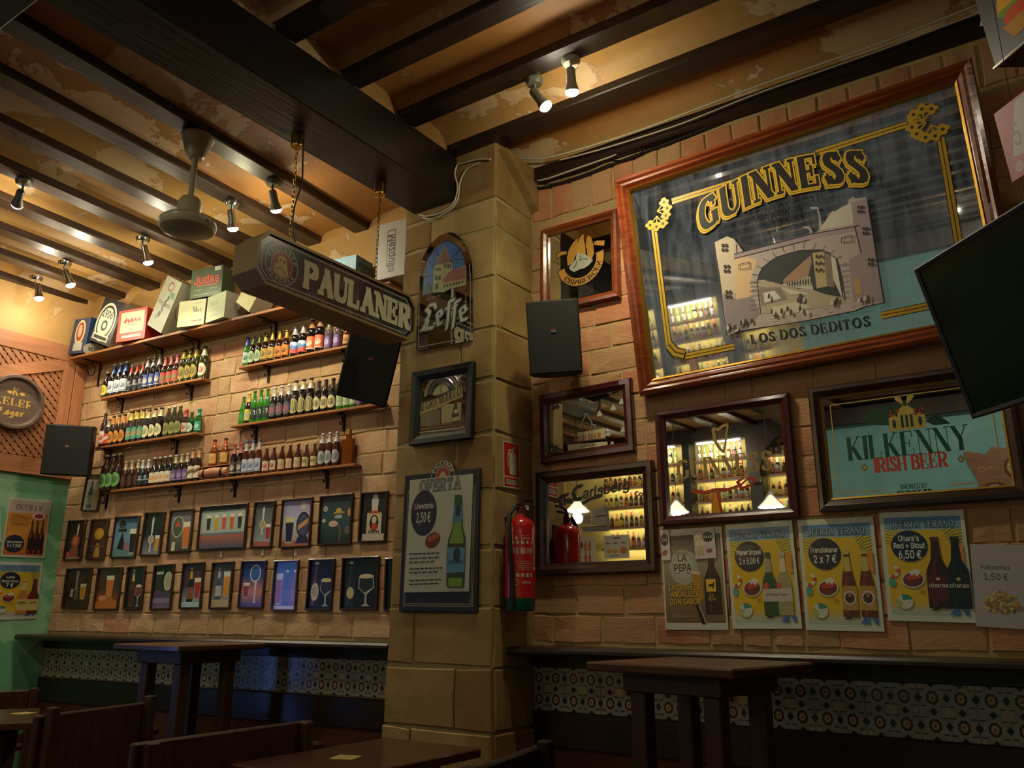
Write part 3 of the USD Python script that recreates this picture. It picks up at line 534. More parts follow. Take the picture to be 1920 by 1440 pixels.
A.poly([(cx - .07, cy - .055), (cx - .07, cy), (cx - .05, cy + .015), (cx - .035, cy), (cx - .03, cy + .03), (cx, cy + .055), (cx + .03, cy + .03), (cx + .035, cy), (cx + .05, cy + .015), (cx + .07, cy), (cx + .07, cy - .055)], '#b8a050')
for k in (-1, 0, 1): A.rect(cx + k * .018 - .005, cy - .045, cx + k * .018 + .005, cy + .008, '#143a28')
for k in (-1, 1): A.ell(cx + k * .05, cy - .025, .007, .02, '#143a28', 12); A.poly([(cx + k * .005, cy + .05), (cx + k * .035, cy + .075), (cx + k * .04, cy + .095), (cx + k * .012, cy + .085)], '#b8a050')
A.ell(cx, cy + .052, .006, .008, '#143a28', 10)
A.poly([(cx + .07, cy - .03), (cx + .11, cy + .005), (cx + .13, cy - .02), (cx + .16, cy - .05), (cx + .1, cy - .05)], '#123828')
printed('castle_emblem', A, 1, 1, M['ink_gold'], t, 0, 0, .0068); A = Art()
a_, b_ = hk((450, 1145), (1150, 1090)); A.word('KILKENNY', (a_[0] + b_[0]) / 2, (a_[1] + b_[1]) / 2, .102, '#0e4a30', w=b_[0] - a_[0], T=.24, t_=.035, sw=.15)
a_, b_ = hk((600, 1215), (1018, 1185)); A.word('IRISH BEER', (a_[0] + b_[0]) / 2, (a_[1] + b_[1]) / 2, .062, '#c03a24', w=b_[0] - a_[0], T=.26, t_=.06, sw=.13)
for p_ in hk((540, 1188), (1083, 1140)):
    for r_, c_ in ((.016, '#1a1408'), (.012, '#b8a050')): A.poly([(p_[0] - r_ * .8, p_[1]), (p_[0], p_[1] + r_), (p_[0] + r_ * .8, p_[1]), (p_[0], p_[1] - r_)], c_)
a_, b_ = hk((745, 1312), (895, 1300)); A.text('BREWED BY', (a_[0] + b_[0]) / 2, (a_[1] + b_[1]) / 2, .02, '#1c3028', w=b_[0] - a_[0])
a_, b_ = hk((725, 1358), (925, 1345)); A.word('GUINNESS', (a_[0] + b_[0]) / 2, (a_[1] + b_[1]) / 2, .027, '#10140f', w=b_[0] - a_[0], T=.26)
for p_, s_ in ((hk((700, 880))[0], '17'), (hk((838, 868))[0], '10')): A.text(s_, p_[0], p_[1] - .012, .024, '#b83a28', True, shear=.2)
printed('lettering', A, 1, 1, M['ink_gold'], t, 0, 0, .0068)
# ---- middle Guinness mirror
h = Hang(PR, (1227, 772), (1480, 737), (1500, 968), (1240, 988))
t = framed('wall_mirror', 'red-brown framed mirror with pale gold lettering and a harp, below the huge mirror', 'mirror', h, .045, MID, M['mahogany_red'])
pane('mirror_glass', h, .04, M['mirror'], t)
A = Art(); m9 = crop(1220, 730, 5.333); hk = lambda *p: [h.p(*m9(*q)) for q in p]
a_, b_ = hk((255, 885), (1225, 790)); A.word('GUINNESS', (a_[0] + b_[0]) / 2, (a_[1] + b_[1]) / 2 - .006, .092, '#9a7c40', w=b_[0] - a_[0], T=.24, t_=.04, sw=.14)
printed('lettering', A, 1, 1, M['ink_gold'], t, 0, 0, .0068); A = Art()
cx, cy = hk((690, 480))[0]
A.line([(cx - .035, cy + .05), (cx - .03, cy - .01), (cx - .005, cy - .055), (cx + .012, cy - .07)], .014, '#a08040').line([(cx - .035, cy + .05), (cx - .01, cy + .04), (cx + .015, cy + .055), (cx + .04, cy + .058)], .014, '#a08040').line([(cx + .04, cy + .058), (cx + .012, cy - .07)], .009, '#a08040')
for k in range(6): A.line([(cx - .028 + k * .011, cy + .045), (cx - .016 + k * .006, cy - .03 - k * .006)], .0018, '#a08040')
printed('harp', A, 1, 1, M['ink_gold'], t, 0, 0, .0068); A = Art()
pp = hk((400, 1010), (520, 1030), (640, 1000), (760, 1000), (880, 960), (980, 880), (1030, 900), (1000, 950), (900, 990), (860, 920), (910, 890)); A.poly(pen(pp, .007, .004, .6), '#a8331c')
printed('swash', A, 1, 1, M['ink_gold'], t, 0, 0, .0068)
# ---- Carlsberg mirror
h = Hang(PR, (1005, 888), (1224, 861), (1234, 1074), (1008, 1079))
t = framed('wall_mirror', 'dark brown framed mirror with black script lettering and a grey sailing ship, beside the extinguisher', 'mirror', h, .055, [(0, 0), (0, .026), (.008, .034), (.03, .034), (.045, .024), (.06, .018), (.06, 0)], M['walnut'])
pane('mirror_glass', h, .05, M['mirror'], t)
A = Art(); m9 = crop(1000, 700, 3.692); hk = lambda *p: [h.p(*m9(*q)) for q in p]
nb = lambda pts, a=.011, b=.004, r=.7: A.poly(pen(hk(*pts), a, b, r), '#14140f')
nb([(145, 885), (185, 850), (230, 838)]); nb([(175, 855), (185, 920)]); nb([(205, 850), (212, 905)], .006); nb([(207, 880), (225, 872), (232, 895)], .006); nb([(240, 885), (258, 875), (240, 870), (245, 895), (262, 890)], .005)
nb([(320, 778), (285, 788), (268, 825), (280, 870), (320, 868)]); nb([(285, 795), (330, 775)], .008); q0, q1 = hk((332, 852), (705, 858)); A.text('arlsberg', q0[0], 0, .05, '#14140f', True, w=(q1[0] - q0[0]) * .88, al='l', shear=.12, fn=lambda P: np.c_[P[:, 0], P[:, 1] + q0[1] + .10 * (P[:, 0] - q0[0]) - .010])
q0 = hk((722, 850))[0]; A.text('Co', q0[0], q0[1], .026, '#14140f', True, w=.045)
nb([(345, 895), (380, 870), (430, 855), (455, 850)], .014, .006, .3); 
printed('lettering', A, 1, 1, M['ink_gold'], t, 0, 0, .0068)
A = Art()
for pts, c_ in (([(330, 1040), (345, 985), (385, 975), (390, 1040)], '#6c6860'), ([(395, 1045), (405, 950), (470, 925), (505, 960), (510, 1050)], '#78746a'), ([(320, 1065), (530, 1050), (515, 1090), (345, 1095)], '#57534c'), ([(480, 925), (510, 920), (520, 1040), (505, 1045)], '#66625a')): A.poly(hk(*pts), c_)
for y in (990, 1060): A.line(hk((420, y), (500, y - 8)), .006, '#201e1a')
printed('printed_ship', A, 1, 1, M['ink_gold'], t, 0, 0, .0068)
# ---- clover mirror
h = Hang(PR, (1012, 743), (1184, 706), (1190, 848), (1014, 869))
t = framed('wall_mirror', 'maroon framed mirror with clovers along its sides and a cream label, under the wall speaker', 'mirror', h, .05, [(0, 0), (0, .022), (.006, .03), (.03, .03), (.045, .02), (.052, .016), (.052, 0)], M['mahogany_red'])
pane('mirror_glass', h, .045, M['mirror'], t)
A = Art(); hk = lambda *p: [h.p(*m9(*q)) for q in p]
for i, q in enumerate(hk((125, 205), (150, 190), (130, 235), (155, 225), (120, 500), (150, 515), (130, 540), (155, 545), (215, 460), (525, 125), (605, 195), (548, 237), (452, 278), (615, 390), (512, 415), (540, 492))):
    c_ = '#171a12' if i < 9 else '#a9ac98'
    for a in (90, 210, 330): A.ell(q[0] + .0085 * math.cos(math.radians(a)), q[1] + .0085 * math.sin(math.radians(a)), .0085, .0085, c_, 10)
    A.line([q, (q[0] + .004, q[1] - .018)], .003, c_)
A.line(hk((120, 250), (122, 490)), .003, '#171a12')
A.poly(hk((300, 408), (492, 378), (494, 446), (300, 470)), '#b8a878').poly(hk((230, 492), (505, 470), (508, 520), (235, 552)), '#b8ae8c')
A.line(hk((232, 480), (500, 452)), .004, '#171a12')
q = hk((395, 452), (300, 452), (488, 440)); A.word('IRISH BEER', q[0][0] - .02, q[0][1] - .004, .03, '#8c2a1c', w=.16, T=.26); q = hk((370, 498)); A.word('GUINNESS', q[0][0], q[0][1] - .006, .014, '#2a2418', w=.09, T=.22)
q = hk((330, 385), (335, 330), (350, 300), (352, 280), (368, 280), (372, 300), (398, 335), (402, 385)); A.line(q, .006, '#8a8a80').line(hk((402, 350), (420, 355), (422, 385)), .005, '#8a8a80')
printed('printed_artwork', A, 1, 1, M['ink_gold'], t, 0, 0, .0068)
# ---- Grimbergen picture mirror
h = Hang(PR, (1013, 432), (1157, 392), (1163, 556), (1017, 590))
t = framed('wall_mirror', 'brown framed dark mirror with a gold and white bird emblem, above the wall speaker', 'mirror', h, .045, MID, M['guin_wood'])
pane('mirror_glass', h, .04, M['mirror'], t)
A = Art(); m8 = crop(980, 340, 6.546); hk = lambda *p: [h.p(*m8(*q)) for q in p]
c0 = hk((690, 960))[0]; r0 = .148; K = '#15110c'; O_ = '#b88434'
def arcband(r_in, r_out, a0, a1): return sg.Polygon(arcp(c0[0], c0[1], r_out, r_out, a0, a1, 18) + arcp(c0[0], c0[1], r_in, r_in, a1, a0, 18))
A.poly(arcband(r0 - .048, r0 + .005, 192, 372), K).poly(arcband(r0 - .043, r0, 194, 370), O_)
A.poly(hk((395, 880), (450, 850), (530, 840), (535, 890), (460, 910), (405, 950)), K).poly(hk((405, 885), (455, 857), (525, 848), (528, 882), (455, 903), (412, 938)), O_)
A.poly(hk((855, 730), (905, 712), (1000, 710), (995, 785), (950, 785), (860, 775)), K).poly(hk((862, 735), (905, 719), (992, 717), (987, 778), (950, 778), (866, 769)), O_)
A.poly(hk((540, 1030), (530, 930), (555, 830), (610, 740), (660, 695), (665, 760), (640, 900), (600, 1000)), O_).poly(hk((645, 890), (660, 760), (690, 690), (720, 640), (740, 650), (735, 690), (755, 780), (760, 890), (700, 930)), '#c08a38').poly(hk((760, 760), (775, 680), (795, 655), (830, 680), (855, 770), (862, 870), (835, 960), (790, 930)), O_)
A.poly(hk((555, 1050), (600, 990), (640, 950), (650, 880), (690, 865), (710, 890), (740, 880), (780, 900), (800, 920), (850, 960), (800, 1020), (740, 1060), (690, 1070), (620, 1105), (575, 1085)), '#a8aa9c')
A.line(hk((650, 960), (640, 1030), (600, 1060)), .004, K).line(hk((700, 900), (690, 960), (740, 940), (790, 950)), .004, K)
ln = sans('GRIMBERGEN', True); 
def onarc(P):
    a = np.radians(218 + 132 * (P[:, 0] + .5)); r = r0 - .036 + P[:, 1]; return np.c_[c0[0] + r * np.cos(a), c0[1] + r * np.sin(a)]
A.word('GRIMBERGEN', 0, 0, .029, '#2a1c0c', w=.95, T=.24, t_=.07, sw=.12, fn=onarc, dens=.01)
for i in range(3): A.text('ANNO 1128', *hk((760, 1300 + 40 * i))[0], .012, '#3c3a34', w=.09)
printed('printed_artwork', A, 1, 1, M['ink_gold'], t, 0, 0, .0068)
# ---- pillar: Leffe glass, Negra Modelo mirror, offer board
h = Hang(PP, (790, 478), (886, 440), (887.5, 637), (782, 659), .012, .010)
t = thing('glass_sign', 'arched mirrored glass sign with a stained glass abbey on the pillar', 'sign', h.fr)
m7 = crop(700, 370, 4.8); hk = lambda *p: [h.p(*m7(*q)) for q in p]
out = hk((388, 1385), (900, 1285), (897, 700), (890, 580), (850, 460), (790, 370), (730, 325), (690, 315), (600, 345), (520, 420), (450, 540), (415, 660))
obj('mirror_plate', MB().prism(sg.Polygon(out), 0, .006), M['mirror'], t)
A = Art()
win = hk((445, 890), (460, 660), (490, 560), (560, 450), (645, 385), (720, 400), (790, 460), (835, 560), (845, 690), (840, 795), (690, 830), (640, 860), (610, 850))
A.poly(win, '#10131a').poly(sa.scale(sg.Polygon(win), .94, .95), '#1c4f8a').poly(hk((465, 870), (490, 760), (540, 790), (545, 855)), '#24503c')
A.poly(hk((540, 855), (545, 690), (545, 640), (570, 610), (575, 545), (600, 530), (645, 420), (700, 560), (715, 590), (715, 660), (740, 650), (835, 620), (838, 790), (690, 825), (640, 855)), '#8a8a52')
A.poly(hk((570, 612), (580, 545), (605, 530), (645, 425), (700, 565), (710, 590)), '#5c4a3c').poly(hk((620, 580), (645, 500), (675, 570)), '#7a2c24').poly(hk((630, 740), (700, 660), (830, 630), (832, 735), (630, 775)), '#7c3a28')
for k in range(4): A.rect(*hk((560 + k * 14, 665))[0], *hk((568 + k * 14, 635))[0], '#14140f'); A.rect(*hk((640 + k * 18, 640))[0], *hk((651 + k * 18, 600))[0], '#14140f')
for k in range(7): A.rect(*hk((638 + k * 27, 815 - k * 6))[0], *hk((652 + k * 27, 785 - k * 6))[0], '#14140f')
for k in range(2): A.rect(*hk((560 + k * 30, 750))[0], *hk((580 + k * 30, 705))[0], '#14140f')
A.rect(*hk((562, 835))[0], *hk((588, 775))[0], '#14140f')
for a_, b_ in (((510, 585), (545, 640)), ((560, 480), (600, 530)), ((740, 560), (830, 560)), ((720, 540), (780, 470)), ((645, 385), (645, 425)), ((470, 720), (540, 700)), ((490, 770), (530, 830)), ((700, 560), (720, 600))): A.line(hk(a_, b_), .004, '#10131a')
for g_, c_ in ((.008, '#101010'), (0, '#a8a898')):
    for pts, a in (([(480, 1100), (500, 1120), (490, 1160), (440, 1195)], .010), ([(510, 975), (485, 1010), (515, 1040), (500, 1090), (450, 1190), (545, 1175)], .011), ([(510, 975), (560, 965), (570, 1000)], .009), ([(590, 1080), (625, 1060), (615, 1020), (580, 1045), (590, 1150), (625, 1130)], .010), ([(735, 925), (690, 940), (680, 1080), (665, 1190)], .010), ([(655, 1010), (700, 985)], .008), ([(785, 930), (745, 945), (735, 1070), (720, 1180)], .010), ([(720, 1000), (760, 975)], .008), ([(795, 1060), (845, 1020), (825, 980), (785, 1015), (800, 1110), (850, 1095)], .010)):
        p_ = pen(hk(*pts), a, .003, .7); A.poly(p_.buffer(g_) if g_ else p_, c_)
q = hk((545, 915)); A.text('Abbaye de', q[0][0], q[0][1], .016, '#7a3a20', w=.1)
ins = hk((412, 1350), (880, 1262), (878, 720), (868, 600)); A.line(ins, .003, '#9a988a').line(hk((412, 1350), (420, 680)), .003, '#9a988a')
printed('printed_artwork', A, 1, 1, M['ink'], t, 0, 0, .0065)
h = Hang(PP, (774, 700), (888, 678), (888, 822), (771, 836), .025, .010)
t = framed('wall_mirror', 'small black framed mirror with a gold banner across an arched window, on the pillar', 'mirror', h, .05, [(0, 0), (0, .03), (.004, .034), (.03, .03), (.05, .016), (.052, .012), (.052, 0)], M['black'])
pane('mirror_glass', h, .045, M['mirror'], t)
A = Art(); m6 = crop(740, 660, 6); hk = lambda *p: [h.p(*m6(*q)) for q in p]; K = '#1a180e'; G_ = '#8c7c3c'
c0 = hk((510, 470))[0]
A.poly(arcband(.095, .125, 0, 180), K); A.poly(arcband(.1, .12, 0, 180), G_); A.poly(arcband(.0, .055, 0, 180), '#a8a070'); A.poly(arcband(.07, .09, 5, 175), '#302c1c')
for k in range(1, 6): A.line([(c0[0] + .05 * math.cos(k * math.pi / 6), c0[1] + .05 * math.sin(k * math.pi / 6)), (c0[0] + .1 * math.cos(k * math.pi / 6), c0[1] + .1 * math.sin(k * math.pi / 6))], .003, K)
A.rect(*hk((510, 800))[0], *hk((740, 560))[0], '#a09458'); A.rect(*hk((270, 840))[0], *hk((505, 640))[0], '#6c6444')
for x in (255, 275, 745, 770): A.line(hk((x, 840), (x, 560)), .004, K)
A.line(hk((510, 830), (510, 380)), .004, K)
bn = [(240, 590), (480, 510), (600, 450), (755, 360), (765, 500), (620, 560), (480, 640), (300, 700), (240, 760)]
A.poly(hk(*bn), K); A.poly(sa.scale(sg.Polygon(hk(*bn)), .97, .93), '#a08a40')
a_, b_ = hk((250, 690), (755, 480)); sl = (b_[1] - a_[1]) / (b_[0] - a_[0]); A.word('NEGRA MODELO', (a_[0] + b_[0]) / 2, 0, .056, K, w=(b_[0] - a_[0]) * .93, T=.24, t_=.06, sw=.12, fn=lambda P: np.c_[P[:, 0], P[:, 1] + a_[1] + sl * (P[:, 0] - a_[0]) + .002])
A.poly(hk((635, 800), (635, 700), (655, 620), (662, 555), (690, 555), (695, 620), (715, 700), (715, 790)), '#2a2210').poly(hk((640, 740), (712, 720), (713, 760), (640, 780)), '#b0a060').poly(hk((655, 690), (700, 680), (700, 640), (660, 650)), '#b8b08c')
A.rect(*hk((245, 905))[0], *hk((770, 850))[0], '#a8a48c'); A.line(hk((240, 915), (770, 870)), .004, K); A.line(hk((240, 850), (770, 800)), .004, K)
for k in range(14): x = 275 + k * 33; A.rect(*hk((x, 892 - k * 3.5))[0], *hk((x + 22, 870 - k * 3.5))[0], '#3a3624')
printed('printed_artwork', A, 1, 1, M['ink_gold'], t, 0, 0, .0068)
h = Hang(PP, (761, 892), (903, 876), (893, 1150), (746, 1146), .02, .010)
t = thing('offer_board', 'navy board with a pinned white sheet offering a green bottle of beer, on the pillar', 'sign', h.fr)
obj('board', MB().box(-h.w / 2, h.w / 2, -h.h / 2, h.h / 2, 0, .012, .003), plain('navy_board', '#101524', .4), t)
A = Art(); m6 = crop(740, 860, 4.8); hk = lambda *p: [h.p(*m6(*q)) for q in p]; W2, H2 = h.w / 2, h.h / 2
for d in (.03, .04): A.poly(sg.box(-W2 + d, -H2 + d, W2 - d, H2 - d - .06).exterior.buffer(.0018), '#8c8258')
q = hk((435, 150))[0]; RC = (q[0], H2 - .02)
A.ell(*RC, .082, .082, '#11121a', 40).ring(*RC, .078, .078, .004, '#b0a880').ell(*RC, .048, .048, '#b0a880').ell(*RC, .044, .044, '#8c3424').ell(RC[0], RC[1] - .01, .022, .03, '#b09860')
for k, ch in enumerate('PAULANER'):
    a = math.radians(158 - k * 19.5); g = serif(ch, .26, .1, .1)[0][0]; g = sa.scale(g, .021, .021, origin=(0, 0)); b = g.bounds; g = sa.translate(g, -(b[0] + b[2]) / 2, 0); g = sa.rotate(g, math.degrees(a) - 90, origin=(0, 0)); A.poly(sa.translate(g, RC[0] + .053 * math.cos(a), RC[1] + .053 * math.sin(a)), '#b8b088')
printed('printed_border', A, 1, 1, M['ink'], t, 0, 0, .0122)
sh = hk((147, 195), (710, 138), (672, 1195), (92, 1205))
obj('sheet', MB().prism(sg.Polygon(sh), .0125, .0165), M['paper'], t, label='white offer sheet')
A = Art(); A.poly(sh, '#a8aa98')
a_, b_ = hk((232, 308), (608, 272)); sl = (b_[1] - a_[1]) / (b_[0] - a_[0])
for d_, c_ in ((.003, '#1c1e1c'), (0, '#7c7e74')): A.word('OFERTA', (a_[0] + b_[0]) / 2, 0, .064, c_, w=b_[0] - a_[0], T=.24, t_=.07, grow=d_, fn=lambda P: np.c_[P[:, 0], P[:, 1] + a_[1] + sl * (P[:, 0] - a_[0])])
q = hk((270, 490))[0]; A.ell(q[0], q[1], .088, .118, '#15182c', 40)
q = hk((272, 450))[0]; A.text('Löwenbräu', q[0], q[1], .028, '#b8b8a8', True, w=.128); q = hk((265, 572))[0]; A.text('2,50 €', q[0], q[1], .05, '#b8b8a8', True, w=.095)
q = hk((350, 735))[0]; A.ell(q[0], q[1], .052, .038, '#5c2418', 24, 22).ell(q[0] + .004, q[1] + .012, .042, .018, '#a04c20', 20, 22).line([(q[0] - .045, q[1] - .014), (q[0] + .045, q[1] + .01)], .003, '#2a100c')
for y, w in ((865, 275), (905, 265), (940, 250), (1000, 300), (1035, 255), (1105, 310), (1140, 285)):
    x = 140
    while x < 140 + w - 20: l = rq.uniform(18, 48); A.rect(*hk((x, y - (x - 140) * .04))[0], *hk((min(x + l, 140 + w), y - 13 - (x - 140) * .04))[0], '#34362f'); x += l + 9
bt = [(478, 1150), (478, 900), (490, 740), (535, 610), (548, 400), (552, 328), (615, 328), (617, 400), (620, 610), (648, 720), (645, 900), (635, 1150), (620, 1162), (490, 1162)]
A.poly(hk(*bt), '#23381a').poly(sa.scale(sg.Polygon(hk(*bt)), .8, .98), '#6a8c24').poly(hk((492, 765), (645, 765), (644, 800), (490, 800)), '#24301a').poly(hk((488, 805), (644, 800), (638, 1020), (480, 1030)), '#4a7f9c').poly(hk((482, 1030), (637, 1020), (636, 1070), (481, 1075)), '#2a3a1c').poly(hk((548, 430), (618, 425), (622, 560), (530, 580)), '#3c6c88').poly(hk((552, 330), (615, 328), (616, 420), (550, 425)), '#1c5028').ell(*hk((570, 865))[0], .022, .035, '#1a2a38').ell(*hk((582, 470))[0], .016, .028, '#162430')
q = hk((562, 945))[0]; A.text('LÖWENBRÄU', q[0], q[1], .016, '#16222c', True, w=.095)
printed('printed_sheet', A, 1, 1, M['ink'], t, 0, 0, .0168)
# ---- posters on the right wall
def art_bottle(A, x, y, h, w, glass, label, neck, cap, long=True, l0=.12, l1=.45, hi=None):
    s = [(-.5, 0), (-.5, .46), (-.46, .54), (-.2, .70), (-.17, .95), (-.19, 1), (.19, 1), (.17, .95), (.2, .70), (.46, .54), (.5, .46), (.5, 0)] if long else [(-.5, 0), (-.5, .42), (-.4, .55), (-.22, .75), (-.16, 1), (.16, 1), (.22, .75), (.4, .55), (.5, .42), (.5, 0)]
    f = lambda p: [(x + a * w, y + b * h) for a, b in p]
    A.poly(f(s), glass)
    if hi: A.poly(f([(-.3, .02), (-.3, .45), (-.12, .66), (-.1, .9), (0, .9), (-.05, .6), (-.1, .02)]), hi)
    if neck: A.poly(f([(-.24, .68), (-.17, .9), (.17, .9), (.24, .68)]), neck)
    if cap: A.poly(f([(-.19, .94), (-.19, 1), (.19, 1), (.19, .94)]), cap)
    if label: A.rect(x - .5 * w, y + l0 * h, x + .5 * w, y + l1 * h, label)
def sleeve(hang, t): obj('sheet', MB().box(-hang.w / 2, hang.w / 2, -hang.h / 2, hang.h / 2, 0, .003), M['paper'], t)
def verano(A, lines, bottles, blue='#3a6a9c'):
    A.rect(0, 0, 100, 150, '#a9ad9e').rect(5, 8, 95, 142, '#b8981c').grad(5, 8, 95, 26, ['#8c9c98', '#b8981c']).grad(5, 124, 95, 142, ['#7c98a8', blue])
    for sx in (1, -1):
        for k in range(7): x0 = 5 if sx > 0 else 95; y0 = 128 - k * 4.2; A.line([(x0, y0 + 4), (x0 + sx * (11 - k * .2), y0 + 1), (x0 + sx * (21 - k * 1.5), y0 - 6)], 1.1, '#4c6c3c' if k % 2 else '#5c7c58')
    for d_, c_ in ((.7, '#2c4458'), (0, '#7c92a0')): A.word('OFERTA VERANO', 50, 127.5, 9.5, c_, w=76, T=.22, grow=d_)
    A.ell(33, 102, 21.5, 21.5, '#15182e', 40)
    for s_, y, hh, w in lines: A.text(s_, 33, y, hh, '#bcbcb0', True, w=w)
    for k in range(6): a0 = 60 - k * 40; A.poly(sg.Polygon(arcp(9, 68, 10, 10, a0, a0 - 40, 4) + arcp(9, 68, 5.5, 5.5, a0 - 40, a0, 4)).intersection(sg.box(5, 0, 99, 150)), '#b04028' if k % 2 else '#b8b4a0')
    A.ell(34, 56, 14, 11.5, '#a8a890', 24, 12).ell(34, 56, 12, 9.5, '#5a1c28', 24, 12).ell(35, 59.5, 9.5, 4.5, '#9c3428', 20, 12).poly([(30, 66), (33, 61), (36, 64), (39, 60), (44, 67), (38, 71)], '#b8b6a8').line([(23, 53), (45, 57.5)], .8, '#301018')
    A.ell(9, 52, 4.5, 6, '#4c8478', 12)
    for k in range(5): a = math.radians(90 + 72 * k); A.line([(43, 41), (43 + 4.2 * math.cos(a), 41 + 4.2 * math.sin(a))], 1.2, '#b07838')
    A.ell(22, 26, 10, 10, '#a8aea0', 24).poly(arcp(22, 26, 10, 10, 20, 110, 8) + [(20, 28)], '#2c7468').poly(arcp(22, 26, 10, 10, 160, 250, 8) + [(20, 26)], '#8a9c50')
    A.poly([(52, 15), (60, 20), (61, 16)], '#201818').poly([(72, 10), (82, 22), (84, 10)], '#3c5c98').poly([(86, 20), (94, 16), (94, 10), (90, 10)], '#3c5490').poly([(86, 104), (95, 104), (95, 76), (90, 78)], '#b8742c')
    for b in bottles: art_bottle(A, *b[0], **b[1])
def poster(name, label, corners, fill, gap=.013, group=None):
    h = Hang(PR, *corners, .015, gap); t = thing(name, label, 'poster', h.fr, group); sleeve(h, t); A = Art(); fill(A, h); sx, sy = h.w / 100, h.h / 150
    printed('print', A, sx, sy, M['ink_gloss'], t, -h.w / 2, -h.h / 2, .0032, gain=1.5); return t, h
poster('poster', 'yellow summer poster with a green and a clear pilsner bottle, 2 x 5,00 €', ((1359, 984), (1484, 975), (1505, 1179), (1375, 1179)), lambda A, h: verano(A, [('Pilsner Urquell', 104, 7, 37), ('2 x 5,00 €', 91, 8.5, 30)],
    [((60, 18, 88, 21), dict(glass='#2f4a2c', label='#a89c94', neck='#8c8c74', cap='#2c4c38', l0=.22, l1=.42)), ((81, 18, 88, 21), dict(glass='#8a8460', label='#a89c94', neck='#b8a88c', cap='#a89888', l0=.22, l1=.42))]) or [A.ell(x, 59, 3.6, 4.6, '#b04c34') for x in (55, 74)] and A.text('Pilsner', 70, 45, 4, '#3a3028', w=30) and None)
poster('poster', 'yellow summer poster with two gold-necked amber bottles, 2 x 7 €', ((1494, 976), (1635, 968), (1661, 1185), (1513, 1181)), lambda A, h: verano(A, [('Franziskaner', 104, 7, 36), ('2 x 7 €', 90, 10, 30)],
    [((x, 18, 88, 20), dict(glass='#542418', label='#9c7434', neck='#a89848', cap='#a89848', long=False, l0=.1, l1=.46, hi='#74301c')) for x in (61, 84)]) or [A.ell(x, 43, 8, 9, '#b0a48c').ell(x, 43, 6, 7, '#3c2418').ell(x, 47, 2.4, 3, '#8c5c3c') for x in (61, 84)] and None)
poster('poster', 'yellow summer poster with a dark red and a black bottle, 6,50 €', ((1647, 962), (1805, 955), (1832, 1169), (1667, 1163)), lambda A, h: verano(A, [("Ohara's", 109, 7.5, 25), ('Red + Stout', 99, 7.5, 37), ('6,50 €', 85, 11, 27)],
    [((63, 18, 96, 26), dict(glass='#2c1012', label='#481416', neck='#301014', cap='#4c2420', l0=.1, l1=.46, hi='#541c1c')), ((86, 18, 96, 25), dict(glass='#160f12', label='#20181a', neck='#181214', cap='#2a1c1c', l0=.1, l1=.46, hi='#241a1e'))]) or [A.text('oharas', x, 46, 5.5, '#b0a898', True, w=22).ell(x, 57, 2.4, 2, '#b09858') for x in (63, 86)] and None)
def lapepa(A, h):
    A.rect(0, 0, 100, 150, '#a4a496').grad(3, 10, 97, 140, ['#5c4630', '#6c5c48', '#7c7460', '#2c241c']); A.ell(36, 92, 24, 26, '#8a8c7c').ell(36, 92, 15, 18, '#93968a')
    for i, y in enumerate((101, 86)): A.text(('LA', 'PEPA')[i], 34, y, 10.5, '#15130f', True, w=(15, 28)[i])
    A.text('CERVEZAS', 34, 112, 3, '#3a342c', w=22).line([(22, 83), (29, 83)], .8, '#15130f').line([(39, 83), (46, 83)], .8, '#15130f')
    A.poly([(47, 82), (62, 80), (65, 45), (55, 40)], '#9c6c28').poly([(47, 82), (62, 80), (61, 84), (48, 86)], '#b8a880').poly([(60, 8), (66, 8), (55, 38), (50, 38)], '#1c1814').poly([(66, 8), (68, 8), (58, 36), (55, 38)], '#8a8a80')
    art_bottle(A, 80, 22, 98, 26, '#17110f', None, None, '#2a1c18', hi='#33221c'); A.rect(70, 55, 85, 73, '#c8a020').poly([(73, 58), (75, 66), (80, 66), (82, 70), (83, 66), (81, 58), (79, 62), (75, 62)], '#17110f')
    A.text('LA', 78, 48, 4, '#a08430', True, w=6).text('PEPA', 78, 42, 4.5, '#a08430', True, w=12)
    for i, (s_, y) in enumerate((('LA CERVEZA', 58), ('ANDALUZA', 48), ('CON SABOR', 37))): A.text(s_, 36, y - .6, 8, '#3a2c10', True, w=50 if i != 1 else 46).text(s_, 35.3, y, 8, '#b8901c', True, w=50 if i != 1 else 46)
    A.text('DISFRUTALA CON', 32, 18, 4, '#8c8880', w=36)
poster('poster', 'brown beer poster with black LA PEPA lettering and a dark bottle, below the middle mirror', ((1240, 993), (1354, 988), (1365, 1180), (1246, 1182)), lapepa)
def flyer(A, h):
    A.rect(0, 0, 100, 150, '#a89ca0'); A.ell(66, 108, 26, 26, '#15182e', 24).text('2 x 6 €', 66, 102, 12, '#bcbcb0', True, w=40).ell(70, 38, 16, 11, '#6c2028', 20, 12)
    for x in (16, 36): art_bottle(A, x, 55, 85, 16, '#a89858', '#c0b08c', '#c8b868', '#4a3c28')
    A.rect(10, 22, 44, 50, '#9c9058')
poster('flyer', 'small pale offer flyer stuck on the upper right corner of the LA PEPA poster', ((1301, 993), (1340, 990), (1344, 1046), (1305, 1049)), flyer, .0185)
poster('flyer', 'narrow pale offer flyer stuck on the upper left corner of the LA PEPA poster', ((1240, 994), (1256, 993), (1258, 1050), (1241, 1051)), lambda A, h: A.rect(0, 0, 100, 150, '#aca4a4').ell(42, 100, 44, 30, '#15182e', 24).text('2 x 6', 42, 94, 14, '#bcbcb0', True, w=60).ell(42, 36, 30, 14, '#7c2420', 20, 12), .0185)
